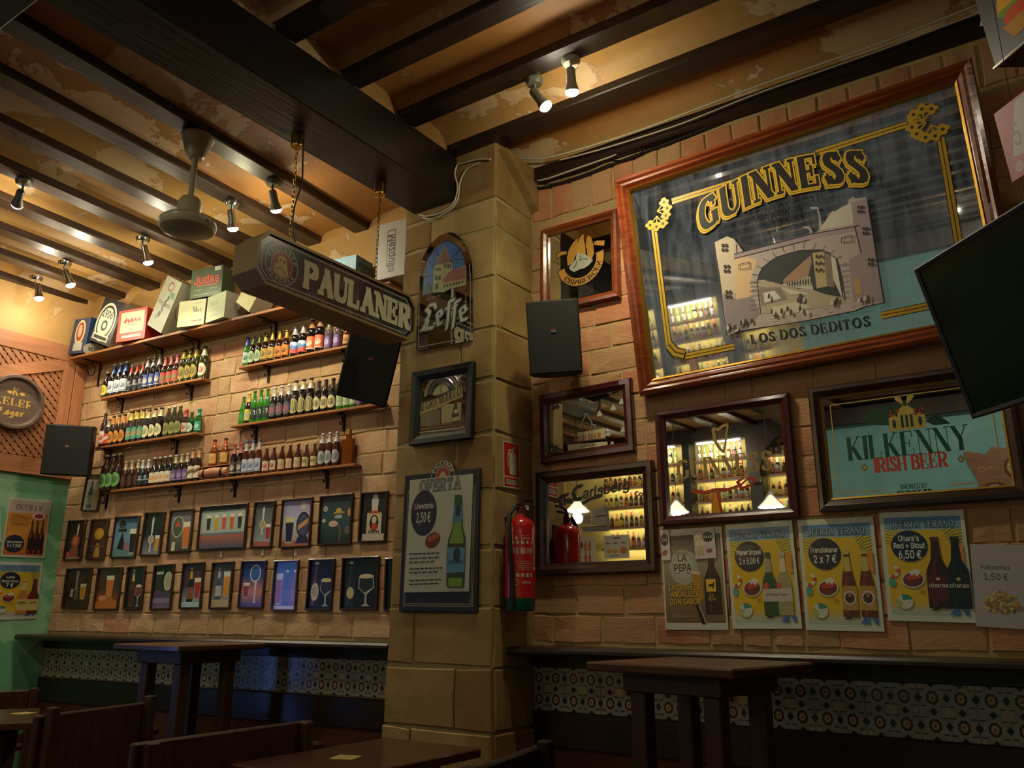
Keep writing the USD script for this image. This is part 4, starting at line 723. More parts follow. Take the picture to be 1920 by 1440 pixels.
def palomitas(A, h):
    A.rect(0, 0, 100, 150, '#948c8c'); k = 150 / .309
    A.text('Palomitas', 36, 104, 8, '#2a2624', w=44).text('1,50 €', 36, 85, 12, '#2a2624', w=36).text('Pa', 88, 104, 8, '#2a2624', w=12)
    for i in range(90):
        a, r = rq.uniform(0, 6.28), rq.uniform(0, 1) ** .6; x, y = 40 + 27 * r * math.cos(a), 45 + 20 * r * math.sin(a); A.ell(x, y, rq.uniform(2, 4), rq.uniform(2, 4), rq.choice(['#a88c48', '#b89c58', '#7c5c24', '#947438', '#b0985c']), 7)
poster('poster', 'grey popcorn price sheet at the right end of the row of offer posters', ((1815, 1020), (1945, 1022), (1958, 1182), (1834, 1175)), palomitas)
# ---- pillar side: extinguisher and its sign
h = Hang(PS, (944, 827), (974, 832), (974, 919), (942, 912), .006, .006)
t = thing('fire_sign', 'red and white fire extinguisher sign high on the side of the pillar', 'sign', h.fr)
obj('plate', MB().box(-h.w / 2, h.w / 2, -h.h / 2, h.h / 2, 0, .003), M['white_plastic'], t)
A = Art(); A.rect(0, 0, 100, 150, '#b8b49c').rect(5, 38, 95, 146, '#b01414').rect(5, 5, 95, 33, '#b01414').rect(14, 12, 86, 27, '#b8b49c').text('EXTINTOR', 50, 15, 9, '#2a2018', True, w=66)
A.poly(sg.box(42, 50, 72, 110).buffer(6), '#b4b898').rect(50, 116, 62, 128, '#b4b898').line([(50, 124), (34, 122), (26, 104), (28, 66)], 5, '#b4b898').line([(56, 126), (76, 136)], 5, '#b4b898')
printed('print', A, h.w / 100, h.h / 150, M['ink'], t, -h.w / 2, -h.h / 2, .0032)
e = Xp(975, 1146, -2.372); ez = e[2]; t = thing('fire_extinguisher', 'red fire extinguisher with green foot hanging on the side of the pillar', 'fire extinguisher', base(-2.372, float(e[1]), float(ez)))
obj('cylinder', MB().lathe([(.0, .055), (.076, .055), (.076, .40), (.07, .428), (.05, .448), (.025, .456), (.022, .47), (0, .47)], 28), M['red_paint'], t, smooth=40)
obj('foot', MB().lathe([(.0, .0), (.068, .0), (.073, .008), (.0765, .062), (.0, .062)], 28), M['green_paint'], t, smooth=40)
obj('neck', MB().lathe([(.02, .468), (.02, .50), (.014, .505), (.014, .52), (0, .52)], 14), plain('valve_red', '#5c1410', .4), t, smooth=40)
m = MB(); m.box(-.012, .012, -.02, .09, .515, .525, .002); m.tube([(0, -.02, .515), (0, .03, .545), (0, .09, .552), (0, .11, .548)], .007, 8); obj('lever', m, M['black'], t, smooth=30)
obj('gauge', MB().lathe([(0, 0), (.014, 0), (.014, .012), (0, .012)], 14, T=lambda v: np.c_[v[:, 2] + .02, v[:, 0] + .02, v[:, 1] + .505]), M['chrome'], t)
obj('hose', MB().tube([(0, -.01, .505), (0, -.05, .50), (.0, -.095, .46), (.01, -.11, .38), (.01, -.10, .28), (.01, -.085, .18), (.01, -.08, .10), (.01, -.08, .02)], [.010, .011, .012, .012, .012, .012, .014, .016], 10), M['rubber'], t, smooth=50)
A = Art(); A.rect(-.06, .11, .06, .365, '#a81818').line([(-.055, .36), (.055, .36)], .002, '#b89c8c').line([(-.055, .235), (.055, .235)], .002, '#b89c8c').text('sevo', .02, .34, .014, '#b89c8c', True).ell(-.03, .346, .009, .009, '#b89c8c').rect(-.05, .318, .055, .333, '#a8a498')
for k in range(3): A.rect(-.045 + .035 * k, .27, -.02 + .035 * k, .30, '#a8a498')
A.rect(-.05, .16, .055, .178, '#a8a498').ring(-.03, .135, .014, .014, .003, '#b89c8c').text('sevo', .022, .128, .015, '#b89c8c', True)
for k in range(4): A.rect(-.02, .195 + k * .009, .05, .199 + k * .009, '#b88c80')
printed('label_sheet', A, 1, 1, M['ink_gloss'], t, 0, 0, .0003, cyl=.0762, ph=.75)
obj('bracket', MB().box(-.085, -.07, -.02, .02, .36, .46, .002), M['black'], t)
# ============================================================ THE LEFT BAY: shelves, bottles, cartons, pictures, lattice
def facing(c, yaw, pitch=0.0, roll=0.0):
    u = np.array([math.cos(yaw), math.sin(yaw), 0]); w = np.array([math.sin(yaw), -math.cos(yaw), 0]); v = np.array([0, 0, 1.0])
    v, w = v * math.cos(pitch) + w * math.sin(pitch), w * math.cos(pitch) - v * math.sin(pitch)
    u, v = u * math.cos(roll) + v * math.sin(roll), v * math.cos(roll) - u * math.sin(roll)
    return np.array(c, float), u, v, w
def ppx(P):
    q = CM @ (np.asarray(P, float) - EYE); return 960 + FPX * q[0] / q[2], 720 + FPX * q[1] / q[2]
def bracket(t, u, z, d, drop):
    b = obj('bracket', MB().box(u - .008, u + .008, z - drop, z - .009, .012, .020).box(u - .008, u + .008, z - .015, z - .009, .012, d * .9), M['iron'], t)
    sp = [(u, z - .012 - .42 * drop - (.10 + .30 * k / 22) * drop * math.sin(5.2 * k / 22 + .3), .018 + d * .40 + (.05 + .28 * k / 22) * d * math.cos(5.2 * k / 22 + .3)) for k in range(23)]
    obj('scroll', MB().tube(sp, .004, 5), M['iron'], b)
SH = {}
def shelf(key, label, pl, pr, d, ext=None, br=(), th=.018, drop=.12):
    (u0, z0), (u1, z1) = PL.px(*pl, d), PL.px(*pr, d); z = (z0 + z1) / 2 + .004; u1 = ext if ext is not None else u1
    t = thing('wall_shelf', label, 'shelf', plane_fr(PL)); SH[key] = (z + .001, u0, u1, d)
    obj('board', MB().box(u0, u1, z - th, z, .012, d, .003), M['shelf'], t)
    for x in br: bracket(t, U(x, 720, 0), z - th + .009, d, drop)
uend = U(738, 640)
shelf('T', 'long top shelf of the left bay carrying cardboard beer cartons', (130, 671), (510, 578.5), .2, U(770, 520), (187, 300, 368, 512), .022, .20)
shelf('A', 'upper shelf of the left stack of bottle shelves', (188.5, 746.6), (379, 708), .09, None, (238, 364))
shelf('B', 'middle shelf of the left stack of bottle shelves', (177.8, 840.3), (367.4, 809.6), .09, None, (228, 348))
shelf('C', 'long lowest bottle shelf running under both stacks of shelves', (207, 918), (665, 871.7), .075, None, (232, 362, 462, 628))
shelf('D', 'upper shelf of the right stack of bottle shelves, under the hanging sign', (447, 691.5), (697, 635), .08, uend, (506, 650))
shelf('E', 'middle shelf of the right stack of bottle shelves, ending behind the speaker', (432.5, 800), (685.6, 758), .08, uend, (491, 652))
# ---- bottles
GLS = {k: plain('glass_' + k, c_, .07, specular_ior_level=.8, **e) for k, c_, e in (('brown', '#2a1408', {}), ('dark', '#140d0a', {}), ('green', '#1c5c1c', dict(transmission_weight=.35)), ('bright', '#3c9428', dict(transmission_weight=.4)), ('amber', '#8a4414', dict(transmission_weight=.4)), ('red', '#4a1c10', {}), ('olive', '#2c2c10', {}), ('clear', '#7c6a70', dict(transmission_weight=.5)))}
SHP = {'long': [(0, 0), (.88, 0), (1, .02), (1, .50), (.93, .58), (.55, .72), (.42, .80), (.37, .93), (.45, .935), (.45, .965)], 'stein': [(0, 0), (.9, 0), (1, .03), (1, .52), (.94, .60), (.60, .73), (.44, .80), (.40, .92), (.48, .925), (.48, .96)],
       'tall': [(0, 0), (.9, 0), (1, .02), (1, .56), (.9, .66), (.5, .80), (.40, .88), (.36, .94), (.44, .945), (.44, .97)], 'cone': [(0, 0), (.9, 0), (1, .02), (1, .40), (.96, .48), (.6, .72), (.42, .86), (.40, .95), (.46, .955), (.46, .98)]}
capm, lblm = {}, M['ink']
def capmat(c_):
    if c_ not in capm: capm[c_] = plain('cap_' + c_[1:], c_, .3, metallic=.3)
    return capm[c_]
# kind: shape, glass, cap, neck foil colour, label style, label colours, words
KIND = {
 'yel_round': ('stein', 'dark', '#b0a878', None, 'oval', ('#b8a838', '#7c7420'), 'dark bottle with a round yellow label'), 'blue_neck': ('long', 'dark', '#c0c4cc', '#3c5c94', 'rect', ('#b8bcc0', '#5c6c80'), 'dark bottle with blue neck foil and white label'),
 'red_neck': ('long', 'dark', '#9c9c9c', '#a03c30', 'band', ('#1c1c22', '#8c8c94'), 'black bottle with red neck foil and black label'), 'silver_neck': ('tall', 'dark', '#b0ac98', '#b4b4a4', 'rect', ('#3c508c', '#c0b8a0'), 'tall dark bottle with silver neck and blue label'),
 'pink_foil': ('long', 'brown', '#b06058', '#b4605c', 'rect', ('#a83c38', '#5c7840'), 'brown bottle with pink foil and red and green label'), 'gold_oval': ('tall', 'olive', '#4c4430', '#a8983c', 'oval', ('#8c7c30', '#3c3814'), 'tall olive bottle, yellow neck, gold oval label'),
 'white_disc': ('tall', 'olive', '#4c4838', '#c0bca0', 'oval', ('#c4bea4', '#a03c2c'), 'tall olive bottle with a white and red disc label'), 'redwhite': ('tall', 'brown', '#2c2420', '#3c2a24', 'rect', ('#bcb4a4', '#a42c24'), 'tall brown bottle with white and red label'),
 'red_small': ('stein', 'brown', '#8c2c24', '#b0a898', 'diag', ('#b43428', '#b8ac9c'), 'small brown bottle with red label'), 'orange': ('long', 'brown', '#3a2a1c', '#c08440', 'oval', ('#b87c34', '#6c4014'), 'brown bottle with orange neck and orange label'),
 'teal_oval': ('tall', 'brown', '#38281c', '#b0a448', 'oval', ('#3c8468', '#b07c4c'), 'brown bottle with yellow neck and green-orange oval label'), 'white_oval': ('tall', 'dark', '#3c342c', '#b4a880', 'oval', ('#c0b88c', '#4c7048'), 'dark bottle with cream-green oval label'),
 'green_gold': ('tall', 'olive', '#a0a088', None, 'oval', ('#7c7c44', '#4c4c1c'), 'greenish bottle with a dull gold oval label'), 'red_top': ('stein', 'brown', '#b04838', '#a84038', 'rect', ('#b0a898', '#a43830'), 'small brown bottle, red foil, white-red label'), 'white_green': ('stein', 'green', '#8c8c70', None, 'oval', ('#b4bcb0', '#3c6c50'), 'small green bottle with white label'),
 'teal': ('stein', 'green', '#2c8c74', '#2c8470', 'rect', ('#2c8c7c', '#a8b8a8'), 'green bottle with teal foil and teal label'), 'green_oval': ('tall', 'brown', '#c0bcb0', None, 'oval', ('#5c8c4c', '#2c4c24'), 'tall brown bottle with green oval label'), 'maroon': ('long', 'brown', '#a89c84', '#b4a080', 'band', ('#3a1c18', '#4c2c24'), 'brown bottle with cream neck label and maroon body label'),
 'black_script': ('long', 'dark', '#c0c0c0', '#b8bcc0', 'band', ('#1c242c', '#8c98a0'), 'black bottle with white neck and grey writing'), 'orange_white': ('long', 'dark', '#b0a490', '#3a2a20', 'rect', ('#b8b4a8', '#c0823c'), 'dark bottle with white label and orange centre'), 'purple': ('long', 'dark', '#a8a08c', '#b0a890', 'rect', ('#5c4470', '#8c7c9c'), 'dark bottle with purple label'),
 'swoosh': ('long', 'brown', '#6c5c44', '#c0946c', 'diag', ('#bcb49c', '#6c5434'), 'brown bottle with peach neck label and white swoosh label'), 'amber_cream': ('long', 'amber', '#2c2018', '#b45c34', 'rect', ('#c09454', '#a87c40'), 'amber bottle with orange collar standing on the little barrel'), 'red_cap': ('stein', 'dark', '#a4443c', '#b07068', 'rect', ('#443c3c', '#b0a49c'), 'small dark bottle with red cap'),
 'white_blue': ('long', 'red', '#4c5c9c', '#bcbcc4', 'rect', ('#a8acbc', '#5c6c94'), 'red-brown bottle, white-blue neck, pale blue label'), 'red_white': ('stein', 'red', '#a08c7c', None, 'rect', ('#b8ac98', '#a8382c'), 'small brown bottle with white label and red drawing'), 'beige': ('stein', 'red', '#a8745c', None, 'rect', ('#b8a078', '#a8845c'), 'small brown bottle with plain beige label'),
 'numbered': ('stein', 'red', '#a89870', None, 'num', ('#b8a878', '#3c3420'), 'small brown bottle with beige label printed in black'), 'grey_oval': ('tall', 'red', '#b8b4b0', '#a8a4a0', 'oval', ('#a0a4a0', '#5c6468'), 'tall red-brown bottle with grey oval label'), 'green_blue': ('long', 'bright', '#3c4c94', '#4454a0', 'rect', ('#a8b8b0', '#2c6c34'), 'green bottle with blue neck foil'),
 'green_label': ('long', 'brown', '#b0a478', '#5c7c4c', 'oval', ('#98a888', '#3c5c34'), 'brown bottle with pale green label'), 'gold_foil': ('long', 'brown', '#b4a444', '#bca848', 'rect', ('#9c7c2c', '#5c4414'), 'brown bottle with gold foil neck'), 'orange_label': ('long', 'brown', '#b09c6c', '#b8822c', 'rect', ('#b86c1c', '#4c2c10'), 'brown bottle with bright orange label'),
 'alpine': ('tall', 'dark', '#b4a484', '#bcb8b8', 'split', ('#a4b4c8', '#b0443c'), 'tall dark bottle with white, blue and red label'), 'red_tall': ('tall', 'dark', '#c0bcb8', '#b8885c', 'rect', ('#b85c38', '#bcae98'), 'tall dark bottle with peach neck and orange-red label'), 'violet': ('tall', 'clear', '#a8a490', '#8c8468', 'oval', ('#6c4c84', '#b0a0b4'), 'bottle with a violet oval label'),
 'peach': ('stein', 'red', '#8c7c60', None, 'rect', ('#c08c54', '#6c4c30'), 'brown bottle with peach label'), 'pale': ('stein', 'red', '#8c8474', None, 'rect', ('#b4aca0', '#847c74'), 'brown bottle with white label'), 'green_plain': ('long', 'bright', '#2c5424', None, 'rect', ('#2c6c2c', '#3c7c38'), 'plain green bottle'), 'yellow_label': ('long', 'brown', '#b8a44c', '#bca850', 'rect', ('#bca438', '#8c98a0'), 'bottle with yellow neck and yellow label'),
 'green_31': ('long', 'bright', '#3c5c38', None, '31', ('#1c2c24', '#b8bcb4'), 'green bottle with black label reading 31'), 'white_neck': ('long', 'dark', '#bcb4a8', '#bcb6ac', 'oval', ('#4c4c54', '#a04c5c'), 'dark bottle with white foil neck and grey shield label'), 'ring_label': ('tall', 'dark', '#3a2c24', '#b4b09c', 'ring', ('#a8a068', '#2c2c28'), 'tall dark bottle with a large ring-shaped label'), 'cream_oval': ('long', 'dark', '#3c342c', '#3c3024', 'oval', ('#bcb080', '#4c4428'), 'dark bottle with cream oval label'),
 'green_cone': ('cone', 'bright', '#4c6c34', None, 'rect', ('#a8b090', '#8c9c70'), 'bright green bottle with cream label')}
def make_bottle(t, kind, H, R):
    shp, gl, cap, neck, sty, (c1_, c2_), _ = KIND[kind]
    obj('glass', MB().lathe([(r * R, z * H) for r, z in SHP[shp]], 18), GLS[gl], t, smooth=40)
    zc = SHP[shp][-1][1] * H; rc = SHP[shp][-1][0] * R
    obj('cap', MB().lathe([(rc * 1.08, zc - .006), (rc * 1.12, zc + .002), (rc * .9, H), (0, H)], 14), capmat(cap), t, smooth=40)
    pr = SHP[shp]
    def rad(z):
        for (r0, z0), (r1, z1) in zip(pr[2:-1], pr[3:]):
            if z0 <= z <= z1: return (r0 + (r1 - r0) * (z - z0) / max(1e-6, z1 - z0)) * R
        return R
    if neck:
        zz = [.70, .74, .80, .86, .925]; m = MB().lathe([(rad(z) + .0012, z * H) for z in zz], 16); obj('neck_label', m, capmat(neck), t, smooth=40)
    A = Art(); hw = R * 1.25; y0, y1 = .10 * H, .46 * H; ym = (y0 + y1) / 2; hh = (y1 - y0) / 2
    if sty in ('rect', 'num', 'split', 'diag', '31', 'band'):
        A.rect(-hw, y0, hw, y1, c1_)
    if sty == 'rect': A.ell(0, ym, hw * .55, hh * .5, c2_, 14).rect(-hw, y0 + hh * .1, hw, y0 + hh * .22, c2_)
    if sty == 'num': A.rect(-hw * .6, ym - hh * .35, hw * .6, ym - hh * .25, c2_).rect(-hw * .6, ym + hh * .4, hw * .6, ym + hh * .5, c2_); [A.rect(-hw * .5 + k * hw * .35, ym - hh * .15, -hw * .28 + k * hw * .35, ym + hh * .3, c2_) for k in range(3)]
    if sty == 'split': A.rect(-hw, y0, hw, ym - hh * .2, c2_).poly([(-hw, ym), (-hw * .2, ym + hh * .6), (hw * .3, ym + hh * .2), (hw, ym + hh * .5), (hw, ym - hh * .2), (-hw, ym - hh * .2)], '#4c74a8')
    if sty == 'diag': A.poly([(-hw, y0 + hh * .3), (hw, ym + hh * .1), (hw, ym + hh * .7), (-hw, ym)], c2_)
    if sty == '31': A.text('31', 0, ym - hh * .35, hh * .9, c2_, True)
    if sty == 'band': A.rect(-hw, ym - hh * .15, hw, ym + hh * .1, c2_).ell(0, ym + hh * .5, hw * .4, hh * .3, c2_, 12)
    if sty == 'oval': A.ell(0, ym, hw * .95, hh * 1.08, c1_, 20).ell(0, ym, hw * .5, hh * .55, c2_, 14)
    if sty == 'ring': A.ell(0, ym, hw * 1.0, hh * 1.12, c1_, 22).ell(0, ym, hw * .84, hh * .94, c2_, 20).rect(-hw * .7, ym - hh * .12, hw * .7, ym + hh * .12, c1_)
    printed('label', A, 1, 1, lblm, t, 0, 0, .0006, cyl=R, gain=1.35)
ORD = ['first', 'second', 'third', 'fourth', 'fifth', 'sixth', 'seventh', 'eighth', 'ninth', 'tenth'] + [f'{n}th' for n in range(11, 40)]
SNAME = {'A': 'upper left shelf', 'B': 'middle left shelf', 'C': 'lowest shelf', 'D': 'upper right shelf', 'E': 'middle right shelf'}
BFIRST = {}
def bottle_frame(P, u, z, w, yaw):
    x = P.u * math.cos(yaw) - P.w * math.sin(yaw); y = -P.u * math.sin(yaw) * -1 * -1 - P.w * math.cos(yaw)
    y = np.cross((0, 0, 1.0), x); return P.at(u, z, w), x, y, np.array([0, 0, 1.0])
def place_bottle(kind, H, fr, label, group, R=.04):
    Hq = round(H, 2); R = round(min(R, H * (.145 if KIND[kind][0] != 'tall' else .138)), 4); k = (kind, Hq, R); short = KIND[kind][6]
    if k not in BFIRST:
        t = thing('beer_bottle', label, 'bottle', fr, group); make_bottle(t, kind, Hq, R); BFIRST[k] = t
    else:
        t = thing('beer_bottle', label, 'bottle', fr, group); t.GetReferences().AddInternalReference(BFIRST[k].GetPath()); t.SetInstanceable(True)
        tag(t, label, 'bottle', group)
    return t
def row(key, cr, runs):
    z, u0, u1, d = SH[key]; n = 0; w = d * .52; allx = sorted(xa + (xb - xa) * (k / (cnt - 1) if cnt > 1 else 0) for _, cnt, xa, xb, _ in runs for k in range(cnt)); ups = [PL.px(cr(x, 0)[0], 780, w)[0] for x in allx]; gap = dict(zip(allx, [min([abs(a - b) for b in (ups[max(0, i - 1)], ups[min(len(ups) - 1, i + 1)]) if abs(a - b) > 1e-6]) for i, a in enumerate(ups)]))
    for kind, cnt, xa, xb, ytop in runs:
        Rr = min(gap[xa], gap[xb], (PL.px(cr(xb, 0)[0], 780, w)[0] - PL.px(cr(xa, 0)[0], 780, w)[0]) / (cnt - 1) if cnt > 1 else 9) / 2 * .94
        xs = [cr(xa + (xb - xa) * (k / (cnt - 1) if cnt > 1 else 0), 0)[0] for k in range(cnt)]
        # a body's column as seen low down; the top read at the neck of the first bottle
        for k, x in enumerate(xs):
            yb = ppx(PL.at(PL.px(x, 760, w)[0], z, w))[1]; u = PL.px(x, yb - 12, w)[0]
            if k == 0: ty = cr(0, ytop)[1]; H = PL.px(x + 4, ty, w)[1] - z; H = min(.28, max(.15, H))
            n += 1; lab = f'{KIND[kind][6]}, {ORD[n - 1]} on {SNAME[key]}'
            place_bottle(kind, H, bottle_frame(PL, u, z, w, .22 + rnd.uniform(-.15, .15)), lab, None, Rr)
b3 = crop(170, 640, 5.142); b2 = crop(420, 580, 4.8); b5 = crop(0, 480, 3)
row('A', b3, [('yel_round', 1, 145, 145, 300), ('blue_neck', 3, 205, 320, 225), ('red_neck', 3, 378, 487, 228), ('silver_neck', 3, 533, 645, 160), ('pink_foil', 3, 705, 820, 155), ('gold_oval', 3, 882, 1003, 80), ('white_disc', 1, 1082, 1082, 55)])
row('B', b3, [('redwhite', 1, 112, 112, 700), ('red_small', 1, 155, 155, 750), ('orange', 3, 198, 303, 725), ('teal_oval', 3, 375, 485, 680), ('white_oval', 3, 540, 660, 655), ('green_gold', 3, 735, 845, 640), ('red_top', 1, 910, 910, 660), ('white_green', 1, 965, 965, 670), ('teal', 1, 1035, 1035, 645)])
row('C', b3, [('green_oval', 3, 130, 250, 1105), ('maroon', 3, 320, 440, 1162), ('black_script', 2, 485, 540, 1145), ('orange_white', 4, 598, 750, 1120), ('purple', 3, 805, 915, 1095), ('swoosh', 2, 965, 1025, 1040)])
nC = 17
def rowC2():
    global row
    z, u0, u1, d = SH['C']; n = nC; w = d * .52
    for kind, cnt, xa, xb, ytop in [('red_cap', 2, 80, 140, 1215), ('white_blue', 3, 188, 303, 1190), ('red_white', 2, 375, 442, 1245), ('beige', 3, 515, 660, 1225), ('numbered', 2, 735, 810, 1200), ('grey_oval', 3, 880, 1008, 1120)]:
        for k in range(cnt):
            x = b2(xa + (xb - xa) * (k / (cnt - 1) if cnt > 1 else 0), 0)[0]; yb = ppx(PL.at(PL.px(x, 860, w)[0], z, w))[1]; u = PL.px(x, yb - 12, w)[0]
            if k == 0: H = min(.28, max(.15, PL.px(x + 4, b2(0, ytop)[1], w)[1] - z))
            n += 1; place_bottle(kind, H, bottle_frame(PL, u, z, w, .22 + rnd.uniform(-.15, .15)), f'{KIND[kind][6]}, {ORD[n - nC - 1]} right of the shelf barrel', None, .0235 if kind != 'grey_oval' else .027)
rowC2()
row('D', b2, [('green_blue', 1, 200, 200, 255), ('green_label', 2, 250, 307, 245), ('gold_foil', 2, 365, 425, 212), ('orange_label', 2, 492, 555, 200), ('alpine', 2, 632, 705, 150), ('red_tall', 2, 785, 858, 88), ('violet', 2, 938, 1020, 118), ('peach', 2, 1105, 1170, 110), ('pale', 2, 1243, 1312, 95)])
row('E', b2, [('green_plain', 1, 165, 165, 785), ('yellow_label', 1, 213, 213, 750), ('green_31', 3, 262, 380, 735), ('white_neck', 3, 442, 572, 705), ('ring_label', 3, 635, 770, 645), ('cream_oval', 3, 842, 972, 648), ('green_cone', 3, 1045, 1170, 600), ('violet', 1, 1232, 1232, 600)])
# flat amber flask at the end of the long shelf; little barrel with two bottles on it
z, u0, u1, d = SH['C']; x, y = b2(1112, 1390); u = PL.px(x, 872, .04)[0]
t = thing('spirit_flask', 'flat amber flask with yellow stopper at the right end of the long lowest shelf', 'bottle', PL.frame(u, z, .04))
obj('glass', MB().prism(sg.box(-.035, 0, .035, .15).buffer(.006).union(sg.box(-.012, .15, .012, .185)), -.014, .014, T=lambda v: v + (0, .006, 0)), GLS['amber'], t); obj('stopper', MB().box(-.013, .013, .186, .225, -.013, .013, .003), M['gold_dull'], t)
x, y = b3(1150, 1300); ua, ub = PL.px(b5(1130, 0)[0], 905, .04)[0], PL.px(b5(1285, 0)[0], 905, .04)[0]
t = thing('display_barrel', 'small half barrel shaped wooden stand on the long shelf, two amber bottles on top', 'barrel', PL.frame((ua + ub) / 2, z, .038)); bw = (ub - ua)
obj('barrel', MB().lathe([(0, -bw / 2), (.034, -bw / 2), (.036, -bw / 2 + .01), (.043, 0), (.036, bw / 2 - .01), (.034, bw / 2), (0, bw / 2)], 18, T=lambda v: np.c_[v[:, 2], v[:, 0] + .045, v[:, 1]]), M['cedar'], t, smooth=40)
obj('hoop', MB().lathe([(.0375, -bw * .34), (.040, -bw * .34), (.041, -bw * .28), (.039, -bw * .28)], 18, T=lambda v: np.c_[v[:, 2], v[:, 0] + .045, v[:, 1]]), M['iron'], t); obj('hoop', MB().lathe([(.0375, bw * .28), (.041, bw * .28), (.040, bw * .34), (.0375, bw * .34)], 18, T=lambda v: np.c_[v[:, 2], v[:, 0] + .045, v[:, 1]]), M['iron'], t)
obj('foot', MB().box(-bw * .4, bw * .4, 0, .012, -.03, .03, .002), M['dark_wood'], t); obj('shelf_plate', MB().box(-bw / 2, bw / 2, .0875, .0915, -.03, .03), M['cedar'], t)
for k, (xx, s_) in enumerate(((1200, 'left'), (1262, 'right'))): place_bottle('amber_cream', .19, bottle_frame(PL, PL.px(b5(xx, 0)[0], 860, .038)[0], z + .092, .038, .25), f'amber bottle with cream label, {s_} one of the two standing on the little barrel', None)
# ---- cartons on the top shelf
zt = SH['T'][0]
def carton(label, c, yaw, roll, w, h, d, col, art=None, side=None, pitch=0.0, rest=True, name='beer_carton'):
    O, a, b, n = facing(c, yaw, pitch, roll)
    if rest is not None:
        base_ = zt if rest is True else rest; low = min((O + i * w / 2 * a + j * h / 2 * b - k * d * n)[2] for i in (-1, 1) for j in (-1, 1) for k in (0, 1)); O = O + np.array([0, 0, base_ + .002 - low])
    t = thing(name, label, 'box', (O, a, b, n)); mt = plain('card_' + str(len(names)), col, .6)
    obj('box', MB().box(-w / 2, w / 2, -h / 2, h / 2, -d, 0, .003), mt, t)
    for nm, mtx, A, s0, s1 in (('front_print', None, art, w, h), ('side_print', 1, side, d, h)):
        if A is None: continue
        mm, kk = A.build(s0 / 100, s1 / 100, -s0 / 2, -s1 / 2, .0004); v = mm[0]
        if mtx: v = np.c_[w / 2 + v[:, 2], v[:, 1], -d / 2 - v[:, 0]]
        obj(nm, (v, mm[1]), M['ink'], t, col=kk)
    return t
carton('navy blue carton with a cream and red emblem, left end of the top shelf', (-6.44, 3.25, 3.4), .0, -.12, .25, .29, .17, '#1c2c54', Art().rect(0, 0, 100, 100, '#283450').ell(48, 60, 30, 36, '#b8ac88').ell(48, 62, 22, 27, '#8c3c2c').ell(46, 64, 12, 18, '#b89878').rect(22, 8, 76, 30, '#a8a898'), Art().rect(0, 0, 100, 100, '#1c3464').ell(50, 12, 60, 20, '#b8b49c').text('MORITZ', 50, 8, 12, '#1c1c24', True, w=70).rect(40, 70, 62, 84, '#b8b8b0'))
carton('black carton with a large white round emblem, tilted on the top shelf', (-6.10, 3.27, 3.45), .10, -.38, .27, .36, .16, '#1c1b20', Art().rect(0, 0, 100, 100, '#17161a').ell(45, 48, 44, 44, '#b4b8a0').ell(45, 48, 38, 38, '#17161a').ell(45, 48, 33, 33, '#b4b8a0').text('1906', 42, 58, 16, '#17161a', True, w=50).ell(45, 40, 14, 12, '#17161a').ell(45, 40, 8, 7, '#b4b8a0').rect(8, 6, 84, 20, '#b4b8a0').rect(14, 9, 78, 16, '#17161a'), Art().rect(0, 0, 100, 100, '#8c8478'))
carton('red carton with a cream panel and red script on the top shelf', (-5.76, 3.28, 3.37), .26, .02, .27, .25, .15, '#b42c20', Art().rect(0, 0, 100, 100, '#b83424').rect(10, 26, 92, 92, '#b8b87c').rect(13, 29, 89, 89, '#b4b890').poly(pen([(22, 62), (30, 72), (26, 58), (36, 68), (40, 58), (48, 70), (52, 58), (60, 68), (66, 60), (74, 68), (78, 60)], 3, 1.4, .7), '#a82c1c').line([(32, 52), (66, 50)], 1.5, '#a82c1c').text('11', 50, 32, 7, '#5c3c1c', True).rect(18, 10, 84, 18, '#b8a890'), Art().rect(0, 0, 100, 100, '#a0281c'))
carton('tall cream PRESIDENTE carton tipped on its corner on the top shelf', (-5.41, 3.31, 3.5), .0, -.50, .22, .40, .17, '#a8a48c', Art().rect(0, 0, 100, 100, '#a4a48c').ell(50, 84, 18, 9, '#9c4438').ell(50, 84, 14, 6.5, '#a4a48c').poly(pen([(30, 20), (40, 34), (46, 24), (52, 36), (44, 44), (56, 48), (50, 56), (62, 60), (56, 66)], 3, 1, .6), '#2c3028').text('Presidente', 50, 46, 9, '#2c3028', w=84).rect(60, 64, 92, 76, '#6c8c6c'), Art().rect(0, 0, 100, 100, '#8c8870').ell(50, 50, 30, 20, '#8c5448').ell(50, 50, 26, 16, '#8c8870'))
carton('cream carton reading Mas on the top shelf, under the green carton', (-5.09, 3.33, 3.36), .28, 0, .23, .195, .15, '#b0b084', Art().rect(0, 0, 100, 100, '#b0b088').word('M', 62, 52, 22, '#30342c', w=16, T=.18).text('as', 78, 52, 15, '#30342c', w=18).line([(60, 86), (92, 86)], 1, '#6c6c5c').rect(52, 16, 92, 21, '#6c6c5c'), Art().rect(0, 0, 100, 100, '#8c8868'))
carton('pale cream carton with faint print on the top shelf, right of the Mas carton', (-4.84, 3.35, 3.36), -.05, 0, .22, .195, .17, '#aab088', Art().rect(0, 0, 100, 100, '#a6b088').text('Mast', 42, 60, 14, '#80866c', w=40).line([(26, 40), (60, 40)], 1, '#80866c').rect(24, 18, 62, 22, '#8c927c'), Art().rect(0, 0, 100, 100, '#988c84').text('&', 50, 40, 20, '#6c6460').line([(10, 70), (90, 70)], 1.5, '#7c746c').line([(10, 62), (90, 62)], 1.5, '#7c746c'))
